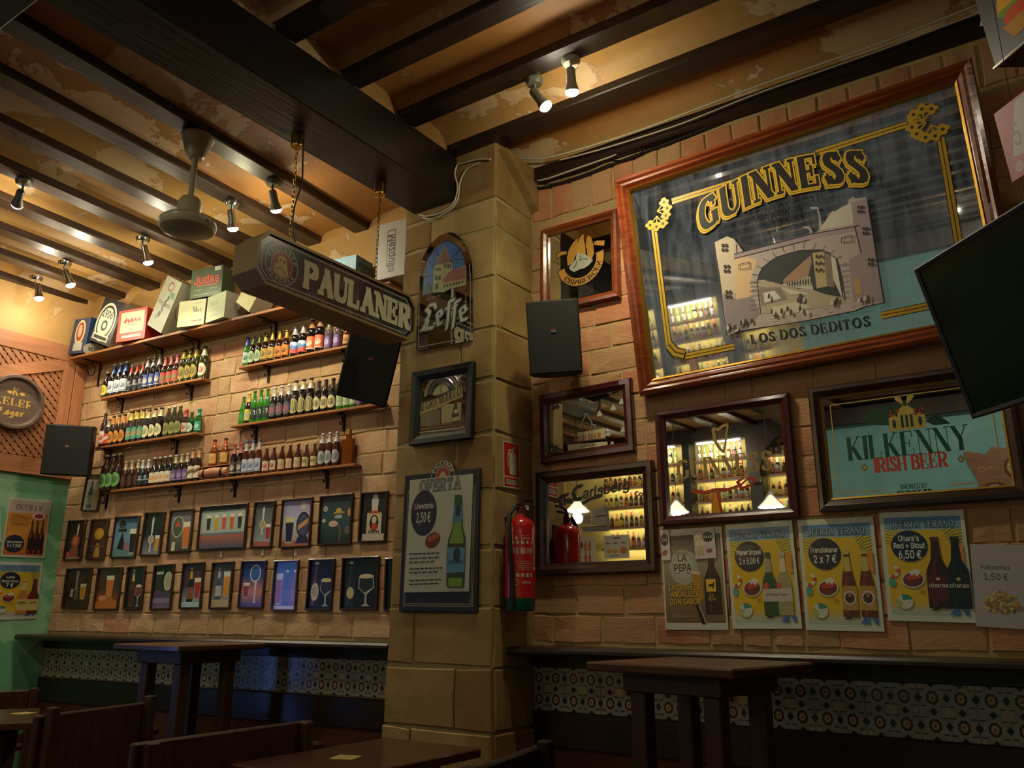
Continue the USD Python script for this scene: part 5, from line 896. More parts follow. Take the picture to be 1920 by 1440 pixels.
carton('dark green carton with red Judas lettering on top of the cream cartons', (-4.98, 3.35, 3.57), .26, .03, .27, .225, .14, '#3c4834', Art().grad(0, 0, 100, 100, ['#4c5c3c', '#3a4432']).text('Judas', 50, 46, 30, '#2c1410', True, w=86).text('Judas', 49, 47, 28, '#b84430', True, w=82).line([(20, 42), (80, 38), (90, 46)], 3, '#b84430').rect(74, 84, 94, 98, '#a8a490').line([(12, 26), (36, 26)], 2, '#8c946c').line([(64, 26), (88, 26)], 2, '#8c946c').line([(12, 10), (88, 10)], 2, '#8c946c'), rest=zt + .20)
carton('cream and yellow open carton leaning behind the hanging sign', (-4.48, 3.38, 3.43), .05, -.62, .17, .34, .15, '#b0a878', Art().grad(0, 0, 100, 100, ['#b4a84c', '#a8a888']).ring(50, 50, 40, 24, 5, '#8c8450').ring(50, 50, 26, 14, 4, '#9c9460').rect(78, 30, 88, 86, '#b84424'), Art().rect(0, 0, 100, 100, '#a89c88'))
carton('pale blue carton with a row of printed bottles, behind the hanging sign', (-3.74, 3.44, 3.38), .12, 0, .30, .22, .17, '#5c8ca8', (lambda A: [art_bottle(A, 26 + k * 21, 16, 72, 14, '#88b8c4', '#a8c0c0', '#b4b8a4', '#c0c4b8') for k in range(4)] and A)(Art().grad(0, 0, 100, 100, ['#7cacc4', '#8cb8d0'])), Art().rect(0, 0, 100, 100, '#4c6468').rect(26, 40, 72, 56, '#22282a').ell(22, 76, 8, 8, '#22302f').rect(34, 72, 92, 80, '#2a3838'))
carton('white carton standing on end beside the pillar, MEZQUITA printed up its side', (-3.30, 3.47, 3.45), .10, 0, .24, .37, .14, '#a8a090', (lambda A: (A.L.append(('m', ((lambda V: np.c_[58 - V[:, 1] * 22, 78 - V[:, 0] * 11.5])(sans('Mezquita', True)[0]), sans('Mezquita', True)[1]), C('#3c342c'))), A)[1])(Art().rect(0, 0, 100, 100, '#a8a294').poly(sg.box(38, 24, 58, 82).buffer(4), '#6c665c').poly(sg.box(40, 26, 56, 80).buffer(3), '#a8a294')))
# ---- small framed beer pictures in two rows
def art_glass(A, x, y, h, w, beer, foam='#b8b4a0', stem=False):
    if stem: A.poly([(x - w * .3, y), (x + w * .3, y), (x + w * .06, y + h * .08), (x + w * .06, y + h * .35), (x + w * .5, y + h * .55), (x + w * .45, y + h * .92), (x - w * .45, y + h * .92), (x - w * .5, y + h * .55), (x - w * .06, y + h * .35), (x - w * .06, y + h * .08)], '#8c8c88'); A.poly([(x - w * .1, y + h * .4), (x + w * .44, y + h * .56), (x + w * .42, y + h * .84), (x - w * .42, y + h * .84), (x - w * .44, y + h * .56)], beer); A.ell(x, y + h * .9, w * .45, h * .07, foam, 16)
    else: A.poly([(x - w * .36, y), (x + w * .36, y), (x + w * .5, y + h), (x - w * .5, y + h)], '#8c887c').poly([(x - w * .3, y + h * .06), (x + w * .3, y + h * .06), (x + w * .42, y + h * .82), (x - w * .42, y + h * .82)], beer).poly([(x - w * .44, y + h * .8), (x + w * .44, y + h * .8), (x + w * .48, y + h), (x - w * .48, y + h)], foam)
def art_tap(A, x, y, h, c_, lens=None):
    A.poly([(x - 4, y), (x + 4, y), (x + 3, y + h * .3), (x + 6, y + h * .95), (x, y + h), (x - 6, y + h * .95), (x - 3, y + h * .3)], c_)
    if lens: A.ell(x, y + h * .35, 16, 16, '#b0a890', 20).ell(x, y + h * .35, 13, 13, lens, 20)
def _pics(n, A):
    R = A.rect
    if n == 'a': R(0, 0, 100, 150, '#1a1816'); art_tap(A, 58, 70, 72, '#b0a898'); A.ell(52, 70, 26, 28, '#7c4030').ell(52, 72, 15, 18, '#a86040').poly([(20, 5), (80, 5), (74, 45), (26, 45)], '#6c4434'); R(5, 10, 30, 30, '#a03028'); R(5, 0, 95, 10, '#7c5c4c')
    elif n == 'b': R(0, 0, 100, 150, '#3a2422'); A.ell(50, 100, 34, 30, '#1c1610').ell(50, 98, 30, 24, '#a87c30').ell(50, 98, 18, 14, '#b8903c').poly([(30, 5), (70, 5), (60, 60), (40, 60)], '#a07830'); R(0, 45, 100, 52, '#5c4038')
    elif n == 'c': A.grad(0, 0, 100, 150, ['#4c6c6c', '#5c7c94', '#3c5468']); A.poly([(20, 120), (24, 140), (36, 140), (40, 120)], '#1c2424'); A.ring(30, 126, 14, 16, 4, '#14201c'); R(14, 96, 50, 108, '#1c2420'); A.poly([(16, 30), (34, 96), (44, 60), (48, 26)], '#14201c'); art_glass(A, 82, 10, 96, 34, '#1c1c1c'); A.ell(56, 40, 12, 16, '#7c5c64')
    elif n == 'd': A.grad(0, 0, 100, 150, ['#6c6878', '#1a1c20', '#1a1a1c']); art_tap(A, 42, 8, 134, '#a8a49c', '#8c8478'); art_glass(A, 76, 12, 58, 26, '#a87420')
    elif n == 'e': A.grad(0, 0, 100, 150, ['#3a3432', '#56504e', '#6c6870']); A.ell(34, 92, 28, 42, '#8c8878').ell(34, 92, 22, 36, '#3c4c38').poly([(34, 118), (48, 92), (20, 92)], '#a83c30'); art_glass(A, 76, 8, 100, 34, '#b05c1c'); R(14, 0, 30, 34, '#a8a088')
    elif n == 'f':
        A.grad(0, 0, 100, 150, ['#3c4458', '#a85c30', '#a87c54']); R(0, 55, 100, 150, '#8c9890'); R(0, 138, 100, 150, '#2c2c40'); R(0, 48, 100, 56, '#5c6470')
        for k, c_ in enumerate(('#2c2c24', '#b0842c', '#a84c34', '#a8542c', '#2c3430')): art_glass(A, 18 + k * 17, 64, 58, 11, c_)
    elif n == 'g': A.grad(0, 0, 100, 150, ['#7c8890', '#5c6460', '#3c4440']); art_tap(A, 44, 40, 100, '#a8a8a0', '#8c7c54'); art_glass(A, 76, 20, 56, 30, '#8c2c34'); R(0, 0, 100, 16, '#8c4c44')
    elif n == 'h': A.grad(0, 0, 100, 150, ['#8c6444', '#a0a0b4', '#74749c']); R(0, 0, 100, 18, '#8c5434'); art_glass(A, 26, 10, 84, 34, '#1c1f30', '#b0a888'); A.ell(74, 68, 24, 42, '#1c2030').ell(74, 68, 19, 36, '#3a4058').poly([(56, 50), (92, 74), (92, 90), (56, 66)], '#a87c54').poly([(50, 8), (98, 8), (90, 30), (58, 30)], '#22283c').ell(72, 130, 10, 14, '#a89c94')
    elif n == 'i': A.grad(0, 0, 100, 150, ['#1c2424', '#2c4448', '#24343c']); A.ell(42, 62, 15, 10, '#b09484').line([(58, 62), (66, 40), (64, 6)], 4, '#6c5430').ell(58, 104, 9, 8, '#b08c3c'); R(42, 94, 76, 100, '#a08430'); A.ell(58, 84, 13, 6, '#8c9490').ell(96, 96, 9, 14, '#b07c24').ell(88, 40, 9, 14, '#5c5050').ell(10, 74, 6, 6, '#a8a898').ell(14, 112, 8, 10, '#8c8478')
    elif n == 'j': A.grad(0, 0, 100, 150, ['#1c1a1c', '#20262c']); A.poly([(40, 90), (38, 130), (46, 148), (58, 148), (66, 130), (64, 90)], '#a8a49c').poly(sg.box(28, 12, 76, 84).buffer(6), '#a89c80').ell(52, 56, 18, 26, '#14181c').ell(52, 66, 10, 12, '#a8a090'); R(42, 34, 64, 54, '#a03428'); R(30, 20, 74, 32, '#20201c'); A.text('OLD ALE', 52, 22, 8, '#b0a898', True, w=38); A.poly(sg.Polygon(arcp(52, 84, 24, 12, 10, 170, 8)), '#a0442c'); R(6, 0, 98, 22, '#a09488')
    elif n == 'k': A.grad(0, 0, 100, 150, ['#14140f', '#24241e']); art_tap(A, 44, 70, 78, '#7c8078'); art_glass(A, 74, 30, 62, 26, '#a8741c'); R(22, 40, 34, 72, '#8c9084'); R(40, 30, 54, 70, '#4c5044')
    elif n == 'l': A.grad(0, 0, 100, 150, ['#8c4418', '#3a1c18', '#38201c']); art_glass(A, 54, 44, 80, 34, '#b0601c'); A.poly([(0, 20), (40, 50), (70, 40), (100, 20), (100, 0), (0, 0)], '#9c5420'); A.ell(26, 40, 18, 10, '#b0744c')
    elif n == 'm': R(0, 0, 100, 150, '#141016'); art_bottle(A, 34, 6, 138, 34, '#4c1c24', '#3c1820', '#b09460', '#b89c5c'); art_glass(A, 72, 6, 84, 38, '#5c2428', '#b0a08c', True)
    elif n == 'n': A.grad(0, 0, 100, 150, ['#5c4c68', '#1c2020', '#14161a']); R(8, 60, 44, 130, '#20281f'); R(8, 122, 46, 132, '#a8a898'); A.ell(74, 96, 22, 34, '#a8a490').ell(74, 96, 17, 28, '#8c8468'); R(0, 20, 100, 36, '#6c6078'); A.ell(24, 52, 20, 14, '#4c2c54')
    elif n == 'o': A.grad(0, 0, 100, 150, ['#7c9098', '#3a2838', '#38283c']); art_bottle(A, 40, 14, 124, 32, '#1c1410', '#6c4430', '#a8822c', '#b08c38'); art_glass(A, 76, 26, 76, 36, '#8c2c2c'); R(0, 0, 100, 18, '#8ca0a8')
    elif n == 'p': A.grad(0, 0, 100, 150, ['#8c8478', '#4c4c50', '#343840']); art_bottle(A, 32, 24, 112, 30, '#38404c', '#9c8c8c', '#8c9098', '#a87c74'); art_glass(A, 74, 34, 88, 36, '#b0741c', '#a8b0a8'); R(0, 0, 100, 26, '#948468')
    elif n == 'q': A.grad(0, 0, 100, 150, ['#3c4080', '#a06858', '#20346c', '#1c2c60']); art_tap(A, 62, 8, 110, '#a8a4a8'); A.ell(58, 112, 24, 30, '#a8acb8').ell(58, 112, 20, 25, '#34508c'); art_glass(A, 22, 30, 50, 30, '#7c2c50'); R(0, 0, 100, 12, '#4c4480')
    elif n == 'r': A.grad(0, 0, 100, 150, ['#5c5494', '#3c4c90', '#284884']); art_glass(A, 20, 14, 100, 32, '#7c3c6c', '#9ca4b8'); art_bottle(A, 54, 12, 112, 28, '#3c4484', '#4c5490', None, '#a8acc0'); art_bottle(A, 88, 12, 112, 26, '#6c4478', '#7c5484', None, '#a8acc0'); R(0, 0, 100, 10, '#a4a0b8')
    elif n == 's': R(0, 0, 100, 150, '#0f0f13'); art_bottle(A, 28, 8, 138, 42, '#281820', None, None, '#b0a8a0', hi='#6c4450'); A.ell(26, 52, 17, 28, '#a8a48c').ell(26, 54, 12, 18, '#8c8874'); art_glass(A, 74, 8, 90, 50, '#241c20', '#b0a070', True)
    elif n == 't': R(0, 0, 100, 150, '#0f1012'); art_bottle(A, 22, 6, 136, 28, '#1a1e20', None, None, '#a8a898', hi='#2c3434'); A.ell(22, 46, 11, 18, '#a09468'); art_glass(A, 68, 6, 100, 46, '#1c1e1e', '#b09c78', True)
    elif n == 'u': R(0, 0, 100, 150, '#12161a'); art_bottle(A, 50, 10, 120, 34, '#3a1c14', '#5c5c54', None, '#a8a898')
    elif n == 'v': R(0, 0, 100, 150, '#8c8a7c'); art_bottle(A, 36, 8, 130, 36, '#3c3c3a', '#74746c', None, '#b0aca0'); art_glass(A, 76, 8, 100, 26, '#a8702c')
PIC = {'a': ((90, 940, 5.5375), (215, 205), (405, 185), (335, 618), (155, 612), 'white tap handle and a red-brown badge'), 'b': ((90, 940, 5.5375), (455, 195), (640, 178), (575, 610), (390, 605), 'gold badge on a brown ground'), 'c': ((90, 940, 5.5375), (705, 165), (955, 145), (905, 590), (640, 590), 'dark glass and tap on blue-grey'), 'd': ((90, 940, 5.5375), (1005, 120), (1220, 105), (1160, 570), (955, 562), 'pale tap handle beside a small golden beer'), 'e': ((300, 930, 8.727), (170, 240), (570, 200), (480, 915), (100, 930), 'oval pump badge and a tall orange beer'),
 'f': ((300, 930, 8.727), (660, 180), (1450, 110), (1380, 860), (600, 890), 'wide row of five beer glasses on a shelf'), 'g': ((300, 930, 8.727), (1545, 95), (1885, 75), (1830, 845), (1485, 850), 'silver tap and a red beer'), 'h': ((500, 900, 8), (225, 295), (690, 255), (650, 1005), (195, 1025), 'black beer and an oval badge on lilac'), 'i': ((500, 900, 8), (795, 240), (1310, 195), (1250, 960), (770, 985), 'dark green picture with a brass tap'), 'j': ((500, 900, 8), (1415, 185), (1830, 165), (1780, 930), (1375, 945), 'white OLD ALE pump clip on black'),
 'k': ((90, 940, 5.5375), (195, 700), (465, 685), (400, 1115), (140, 1110), 'dark picture with a small golden glass'), 'l': ((90, 940, 5.5375), (520, 690), (775, 680), (725, 1130), (465, 1130), 'orange beer with hands on brown'), 'm': ((90, 940, 5.5375), (830, 680), (1020, 665), (965, 1125), (775, 1125), 'maroon bottle with gold foil and a red beer'), 'n': ((90, 940, 5.5375), (1105, 665), (1310, 650), (1280, 1125), (1055, 1130), 'pale oval badge beside a dark glass'), 'o': ((320, 1040, 8), (185, 130), (530, 110), (430, 810), (125, 815), 'dark bottle with gold neck and a red beer'), 'p': ((320, 1040, 8), (625, 120), (960, 95), (880, 815), (570, 815), 'golden beer in a tall glass beside a bottle on grey'),
 'q': ((320, 1040, 8), (1065, 95), (1450, 80), (1370, 810), (1005, 800), 'large oval badge on blue'), 'r': ((490, 1020, 7.58), (185, 240), (542, 225), (482, 955), (140, 950), 'blue print of a tall glass and two bottles'), 's': ((490, 1020, 7.58), (680, 215), (1050, 205), (985, 955), (625, 940), 'bottle with cream label and a goblet on black'), 't': ((490, 1020, 7.58), (1145, 195), (1680, 165), (1640, 945), (1125, 935), 'outlined black bottle and a dark goblet'), 'u': ((490, 1020, 7.58), (1760, 200), (2160, 185), (2140, 945), (1745, 955), 'narrow strip showing beside the pillar'), 'v': ((0, 600, 4), (645, 1160), (762, 1160), (745, 1435), (615, 1432), 'grey bottle and an orange glass, hung above the rows')}
for n, (cr, *q, words) in PIC.items():
    cf = crop(*cr); h = Hang(PL, *[cf(*p) for p in q], .02, .010)
    rowname = 'upper' if n in 'abcdefghij' else 'lower'
    t = framed('picture_frame', f'small framed beer picture: {words}', 'picture', h, .012, SLIM, M['walnut'] if n not in 'hgp' else M['leg_wood'])
    A = Art(); _pics(n, A); printed('print', A, (h.w - .022) / 100, (h.h - .022) / 150, M['ink_gloss'], t, -h.w / 2 + .011, -h.h / 2 + .011, .004, gain=1.5)
    obj('backing', MB().box(-h.w / 2 + .004, h.w / 2 - .004, -h.h / 2 + .004, h.h / 2 - .004, 0, .0038), M['cardboard'], t)
    if n in 'fgh':
        t = thing('paper_label', f'small white paper tag under the picture: {words}', 'label', PL.frame(h.cu + .01, h.cv - h.h / 2 - .03, .013)); obj('tag', MB().box(-.011, .011, -.018, .018, 0, .0015), M['paper'], t)
# ---- the lattice, the barrel-end sign, green wall posters
t = thing('lattice_screen', 'reddish cedar trellis screen with wide rails on the end wall', 'trellis', plane_fr(PE))
obj('rail', MB().box(.8, 3.43, 2.295, 2.425, 0, .03, .003), M['cedar_h'], t); obj('rail', MB().box(.8, 3.43, 3.23, 3.36, 0, .03, .003), M['cedar_h'], t); obj('stile', MB().box(3.245, 3.335, 2.426, 3.229, 0, .032, .003), M['cedar'], t); obj('stile', MB().box(3.34, 3.43, 2.426, 3.229, 0, .036, .003), M['cedar'], t)
obj('brace', MB().prism(sg.Polygon([(2.2, 2.78), (3.244, 3.15), (3.244, 3.225), (3.2, 3.229), (2.2, 2.87)]), .0245, .034), M['cedar_h'], t)
m = MB(); box_ = sg.box(.82, 2.43, 3.243, 3.228)
for s_ in (1, -1):
    k = -1.4
    while k < 4.5:
        ln = sg.LineString([(k, 2.4), (k + s_ * .9, 3.3)]).buffer(.0155, cap_style=2).intersection(box_)
        if not ln.is_empty: m.prism(ln, .008 if s_ > 0 else .015, .014 if s_ > 0 else .021)
        k += .062
obj('lattice', m, M['cedar'], t, kind='stuff'); obj('backing', MB().box(.82, 3.43, 2.43, 3.23, 0, .003), M['black'], t)
kc = (2.905, 2.812); t = thing('barrel_sign', 'round dark barrel-end sign with gold raised lettering hung on the trellis', 'sign', PE.frame(*kc, .034))
obj('disc', MB().lathe([(0, 0), (.205, 0), (.21, .006), (.21, .055), (.203, .062), (.185, .062), (.178, .052), (.17, .03), (.0, .026)], 40), wood('barrel_wood', '#5a463c', '#705a4c', .5, 'y'), t, smooth=35)
A = Art(); A.word('KELER', 0, -.03, .058, '#b08c40', w=.285, T=.24, t_=.08); A.ell(-.045, .07, .02, .012, '#b08c40', 10).ell(.045, .07, .02, .012, '#b08c40', 10); A.word('K', 0, .05, .06, '#b08c40', w=.05, T=.2)
for pts in ([(-.09, -.055), (-.09, -.10), (-.06, -.105)], [(-.045, -.075), (-.055, -.095), (-.035, -.1), (-.035, -.072)], [(-.005, -.075), (-.02, -.09), (-.002, -.098), (0, -.075), (.0, -.115), (-.02, -.118)], [(.02, -.09), (.04, -.08), (.025, -.072), (.018, -.095), (.04, -.1)], [(.058, -.072), (.06, -.1)], [(.06, -.078), (.075, -.072)]): A.poly(pen(pts, .007, .003, .7), '#b08c40')
A.poly([(-.03, -.15), (0, -.13), (.03, -.15), (.02, -.16), (-.02, -.16)], '#2c2420')
mm, kk = A.build(1, 1, 0, 0, .0285); obj('lettering', mm, M['ink_gold'], t, col=kk * 1.35)
def p_orange(A, h):
    A.rect(0, 0, 100, 150, '#a8a498').rect(4, 6, 96, 144, '#9c8c84').grad(4, 6, 96, 112, ['#9c5420', '#b0782c', '#a8702c']); A.word('OFERTA', 50, 120, 14, '#4c4c50', w=62, T=.2, fn=lambda P: np.c_[P[:, 0], 254 - P[:, 1]])
    for k in range(7): A.rect(10, 80 + k * 4, 50 + (k % 3) * 4, 81 + k * 4, '#5c3018')
    for k in range(3): art_bottle(A, 62 + k * 12, 10, 88, 13, '#38140c', '#1c1418', '#4c2c24', '#8c3c2c', hi='#a04c1c')
    A.ell(74, 106, 15, 9, '#b8a8a8').ell(74, 106, 11, 6, '#8c2030'); A.ell(26, 34, 22, 22, '#15182e', 30).text('Hobeco Reserva', 26, 36, 5, '#bcbcb0', True, w=36).text('3 x 7,50€', 26, 25, 8, '#bcbcb0', True, w=32)
def hang_e(name, label, cs, fill):
    h = Hang(PE, *cs, .004, .003); t = thing(name, label, 'poster', h.fr); sleeve(h, t); A = Art(); fill(A, h); printed('print', A, h.w / 100, h.h / 150, M['ink'], t, -h.w / 2, -h.h / 2, .0032)
g5_ = crop(0, 900, 4.8)
hang_e('poster', 'orange offer poster with three brown bottles on the green wall', [g5_(*q) for q in ((82, 152), (478, 185), (385, 705), (0, 690))], p_orange)
hang_e('poster', 'yellow offer poster with two round-labelled bottles, 7 €, lower on the green wall', [g5_(*q) for q in ((-20, 735), (400, 745), (312, 1252), (-110, 1260))], lambda A, h: verano(A, [('Leffe', 107, 6, 18), ('Blonde o Brune', 97, 6, 36), ('7 €', 84, 10, 15)], [((64, 14, 92, 24), dict(glass='#a8742c', label='#b8a468', neck='#b8a888', cap='#b0a890', l0=.1, l1=.42)), ((87, 14, 92, 24), dict(glass='#5c1c18', label='#b8a468', neck='#3c2c28', cap='#2c2424', l0=.1, l1=.42))]) or [A.text('Leffe', x, 40, 7, '#3c3020', True, w=17) for x in (64, 87)] and None)
hang_e('poster', 'dark edged poster cut off by the left edge of the view, on the green wall', [g5_(*q) for q in ((-260, 160), (48, 150), (-40, 560), (-340, 600))], lambda A, h: A.rect(0, 0, 100, 150, '#a8a498').rect(5, 6, 95, 144, '#5c5c50').rect(5, 6, 95, 60, '#44304a'))
# ---- wall speakers
def speaker(label, c, yaw, pitch, roll, w, h, d):
    t = thing('wall_speaker', label, 'speaker', facing(c, yaw, pitch, roll))
    obj('cabinet', MB().prism(sg.Polygon([(-w / 2, 0), (w / 2, 0), (w / 2 * .94, -d * .55), (w * .3, -d), (-w * .3, -d), (-w / 2 * .94, -d * .55)]), -h / 2, h / 2, T=lambda v: np.c_[v[:, 0], v[:, 2], v[:, 1]]), M['black'], t)
    obj('grille', MB().box(-w / 2 + .004, w / 2 - .004, -h / 2 + .004, h / 2 - .004, .0005, .012, .004), M['black_grille'], t)
    b = obj('badge', MB().box(-.013, .013, .02, .032, .0125, .015), M['steel_dull'], t); obj('badge_strip', MB().box(-.013, .013, .0335, .038, .0125, .015), M['red_paint'], b)
    obj('mount', MB().tube([(0, 0, -d), (0, 0, -d - .06)], .016, 8), M['black'], t)
speaker('black wall speaker in the corner below the trellis, beside the left bottle shelves', (-6.16, 3.14, 2.44), .78, .10, -.02, .33, .37, .20)
speaker('black wall speaker tilted downwards between the bottle shelves and the pillar', (-3.30, 3.33, 2.67), .62, .34, -.24, .30, .45, .17)
speaker('black wall speaker in the corner between pillar and right wall', (-2.114, 3.43, 2.637), .45, .17, .03, .268, .378, .17)
# ============================================================ HANGING FROM THE CEILING
def aim_map(P, d):
    """local z along d (the way the lamp shines)"""
    d = np.asarray(d, float); d /= np.linalg.norm(d); a = np.cross(d, (0.3, .2, 1.0)); a /= np.linalg.norm(a); b = np.cross(d, a); return P, a, b, d
BULB = mat('bulb', {'e': ('emission', {'color': (1, .93, .72), 'strength': 30.0})}, [], 'e.emission')
BULB_G = mat('bulb_green', {'e': ('emission', {'color': (.85, 1, .35), 'strength': 22.0})}, [], 'e.emission')
def spot(label, px, zc, head, aim, lit=1.0, bulb=BULB, finish='chrome', head_len=.085, cone=48, col=LAMP_COL):
    B = Zp(*px, zc); t = thing('ceiling_spotlight', label, 'lamp', base(*B))
    obj('canopy', MB().lathe([(0, -.028), (.036, -.028), (.045, -.012), (.047, 0), (0, 0)], 20), M[finish], t, smooth=40)
    h0 = np.array(head, float); d = np.asarray(aim, float) - (B + h0); d /= np.linalg.norm(d); Lh = h0
    obj('arm', MB().tube([(0, 0, -.02), (0, 0, -.05), tuple(Lh * .6 + np.array([0, 0, -.03]) * .4), tuple(Lh)], .007, 8), M[finish], t, smooth=50)
    T = mapper(*aim_map(Lh, d))
    hd = obj('head', MB().lathe([(0, -.03), (.018, -.03), (.022, -.02), (.023, head_len * .45), (.033, head_len * .9), (.034, head_len), (.031, head_len), (.03, head_len * .92)], 20, T=T), M[finish], t, smooth=40)
    if lit:
        obj('bulb', MB().lathe([(.0305, head_len * .93), (.033, head_len + .004), (.028, head_len + .014), (.016, head_len + .021), (0, head_len + .023)], 16, T=T), bulb, hd, smooth=40)
        l = UsdLux.SphereLight.Define(stage, str(t.GetPath()) + '/light'); l.CreateRadiusAttr(.03); l.CreateIntensityAttr(1.0); P, a, b, dd = aim_map(Lh + d * (head_len + .056), d)
        l.AddTransformOp().Set(Gf.Matrix4d(*map(float, a), 0, *map(float, np.cross(-d, a)), 0, *map(float, -d), 0, *map(float, P), 1))
        l.CreateIntensityAttr(LAMP_W * lit / (math.pi * .03 ** 2) * .09); l.CreateColorAttr(Gf.Vec3f(*col))
        s = UsdLux.ShapingAPI.Apply(l.GetPrim()); s.CreateShapingConeAngleAttr(float(cone)); s.CreateShapingConeSoftnessAttr(.75)
        l = UsdLux.SphereLight.Define(stage, str(t.GetPath()) + '/bulb_glow'); l.CreateRadiusAttr(.022); l.CreateIntensityAttr(SPILL * lit * (.6 if px[0] > 900 else 1)); l.CreateColorAttr(Gf.Vec3f(*col)); l.AddTranslateOp().Set(tuple(map(float, P)))
    else: obj('bulb', MB().lathe([(.0305, head_len * .93), (.024, head_len * 1.0), (0, head_len * 1.03)], 16, T=T), M['white_plastic'], hd, smooth=40)
    return t
spot('bright white spotlight on a bent arm, left of the pair over the right bay', (1002, 150), 3.84, (.02, -.02, -.10), (-.7, 3.6, 1.7), 1.5, finish='steel_dull', cone=62)
spot('spotlight with a glowing yellow-green bulb, right of the pair over the right bay', (1070, 112), 3.84, (0, 0, -.08), (-1.9, 3.5, 1.2), 1.1, BULB_G, 'white_plastic', cone=62, col=(1.0, .93, .55))
spot('dark spotlight seen from behind, between the fan and the sign chain', (512, 340), 3.75, (0, .01, -.085), (-4.0, 3.62, 2.4), 1.0, finish='steel_dull')
spot('lit spotlight pointing down, just right of the ceiling fan', (436, 380), 3.75, (0, .0, -.08), (-4.35, 3.5, 2.0), 1.1, BULB_G, 'chrome', col=(1.0, .93, .58))
spot('dark spotlight seen from behind at the left edge of the view', (45, 340), 3.75, (0, -.01, -.09), (-6.0, 2.4, 3.2), .7, finish='steel_dull', cone=70)
spot('lit spotlight above the green and cream cartons', (268, 447), 3.75, (.01, .02, -.08), (-5.0, 3.45, 2.3), 1.2, col=(1, .9, .64))
spot('lit chrome spotlight, right one of the pair above the trellis', (122, 492), 3.75, (.01, .02, -.085), (-5.6, 3.4, 2.2), 1.3, col=(1, .9, .64))
spot('lit chrome spotlight, left one of the pair above the trellis', (68, 520), 3.75, (.01, .02, -.08), (-6.1, 3.1, 2.0), 1.1, col=(1, .88, .62))
# ---- fan without blades
F0 = Zp(372, 246, 3.75); t = thing('ceiling_fan', 'cream ceiling fan without blades: cup canopy, rod and round motor housing', 'fan', base(float(F0[0]), float(F0[1]), 3.75))
obj('canopy', MB().lathe([(0, -.165), (.035, -.165), (.05, -.15), (.075, -.06), (.085, -.05), (.085, -.035), (0, -.035)], 24), M['fan_cream'], t, smooth=40); obj('mount_plate', MB().box(-.06, .06, -.06, .06, -.035, -.001, .003), M['black'], t)
obj('rod', MB().tube([(0, 0, -.16), (0, 0, -.40)], .016, 12), M['fan_cream'], t, smooth=60)
mo = obj('motor', MB().lathe([(0, -.60), (.085, -.595), (.13, -.575), (.142, -.555), (.142, -.535), (.12, -.515), (.065, -.50), (.06, -.49), (.058, -.42), (.045, -.395), (.016, -.385)], 32), M['fan_cream'], t, smooth=35)
obj('screw', MB().tube([(.142, .02, -.55), (.155, .02, -.55)], .006, 8), M['chrome'], mo)
# ---- the hanging Paulaner sign
SG = Plane((-2.87, 2.694, 2.816), (0, 1, 0)); SGW, SGH, SGD = 1.062, .258, .15
def octo(d): a, b, c_ = SGW / 2 - d, SGH / 2 - d, .057 - d * .4; return sg.Polygon([(-a + c_, -b), (a - c_, -b), (a, -b + c_), (a, b - c_), (a - c_, b), (-a + c_, b), (-a, b - c_), (-a, -b + c_)])
t = thing('hanging_sign', 'long eight-sided navy PAULANER sign hung on two chains from the main beam', 'sign', SG.frame(0, 0, 0))
sgm = plain('sign_case', '#7c6434', .45)
obj('case', MB().prism(octo(0), -SGD, -.004), sgm, t)
obj('rim', MB().prism(octo(0).difference(octo(.014)), -.004, .006), sgm, t); obj('rim', MB().prism(octo(0).difference(octo(.014)), -SGD - .01, -SGD), sgm, t)
A = Art(); A.poly(octo(.014), '#14142c').poly(octo(.03).difference(octo(.034)), '#a8a088')
rc = (-.385, -.003)
A.ell(*rc, .095, .098, '#a8a080', 40).ell(*rc, .091, .094, '#16142a', 40).ell(*rc, .062, .066, '#a8a080', 32).ell(*rc, .058, .062, '#8c3424', 32)
A.poly([(rc[0] + x, rc[1] + y) for x, y in ((-.04, -.045), (-.045, -.01), (-.02, .0), (-.025, .03), (0, .045), (.022, .035), (.03, .0), (.04, -.045), (.0, -.06))], '#b09c5c').poly([(rc[0] + x, rc[1] + y) for x, y in ((-.03, -.03), (-.01, -.012), (.03, -.04), (.028, -.046), (-.01, -.02), (-.03, -.036))], '#5c4424').ell(rc[0] - .008, rc[1] + .02, .006, .008, '#6c4c28', 10).ell(rc[0] + .012, rc[1] + .016, .006, .008, '#6c4c28', 10)
def round_word(A, s_, c_, r, h, a0, step, col, down=False):
    for k, ch in enumerate(s_):
        a = math.radians(a0 + step * k); g = serif(ch, .26, .1, .1)[0][0]; g = sa.scale(g, h, h, origin=(0, 0)); b = g.bounds; g = sa.translate(g, -(b[0] + b[2]) / 2, -h if down else 0); g = sa.rotate(g, math.degrees(a) + (90 if down else -90), origin=(0, 0)); A.poly(sa.translate(g, c_[0] + r * math.cos(a), c_[1] + r * math.sin(a)), col)
round_word(A, 'PAULANER', rc, .068, .019, 160, -20, '#a8a080'); round_word(A, 'MUNCHEN', rc, .068, .019, 215, 18, '#a8a080', True)
A.word('PAULANER', .12, -.072, .142, '#0c0c18', w=.75, T=.34, t_=.16, sw=.2, gap=.04, dx=.006, dy=-.005); A.word('PAULANER', .12, -.072, .142, '#b4b094', w=.75, T=.34, t_=.16, sw=.2, gap=.04)
printed('front_panel', A, 1, 1, M['ink_gloss'], t, 0, 0, -.003)
mm, kk = A.build(1, 1, 0, 0, .0005); obj('back_panel', (np.c_[-mm[0][:, 0], mm[0][:, 1], -SGD - .003 - mm[0][:, 2]], mm[1]), M['ink_gloss'], t, col=kk)
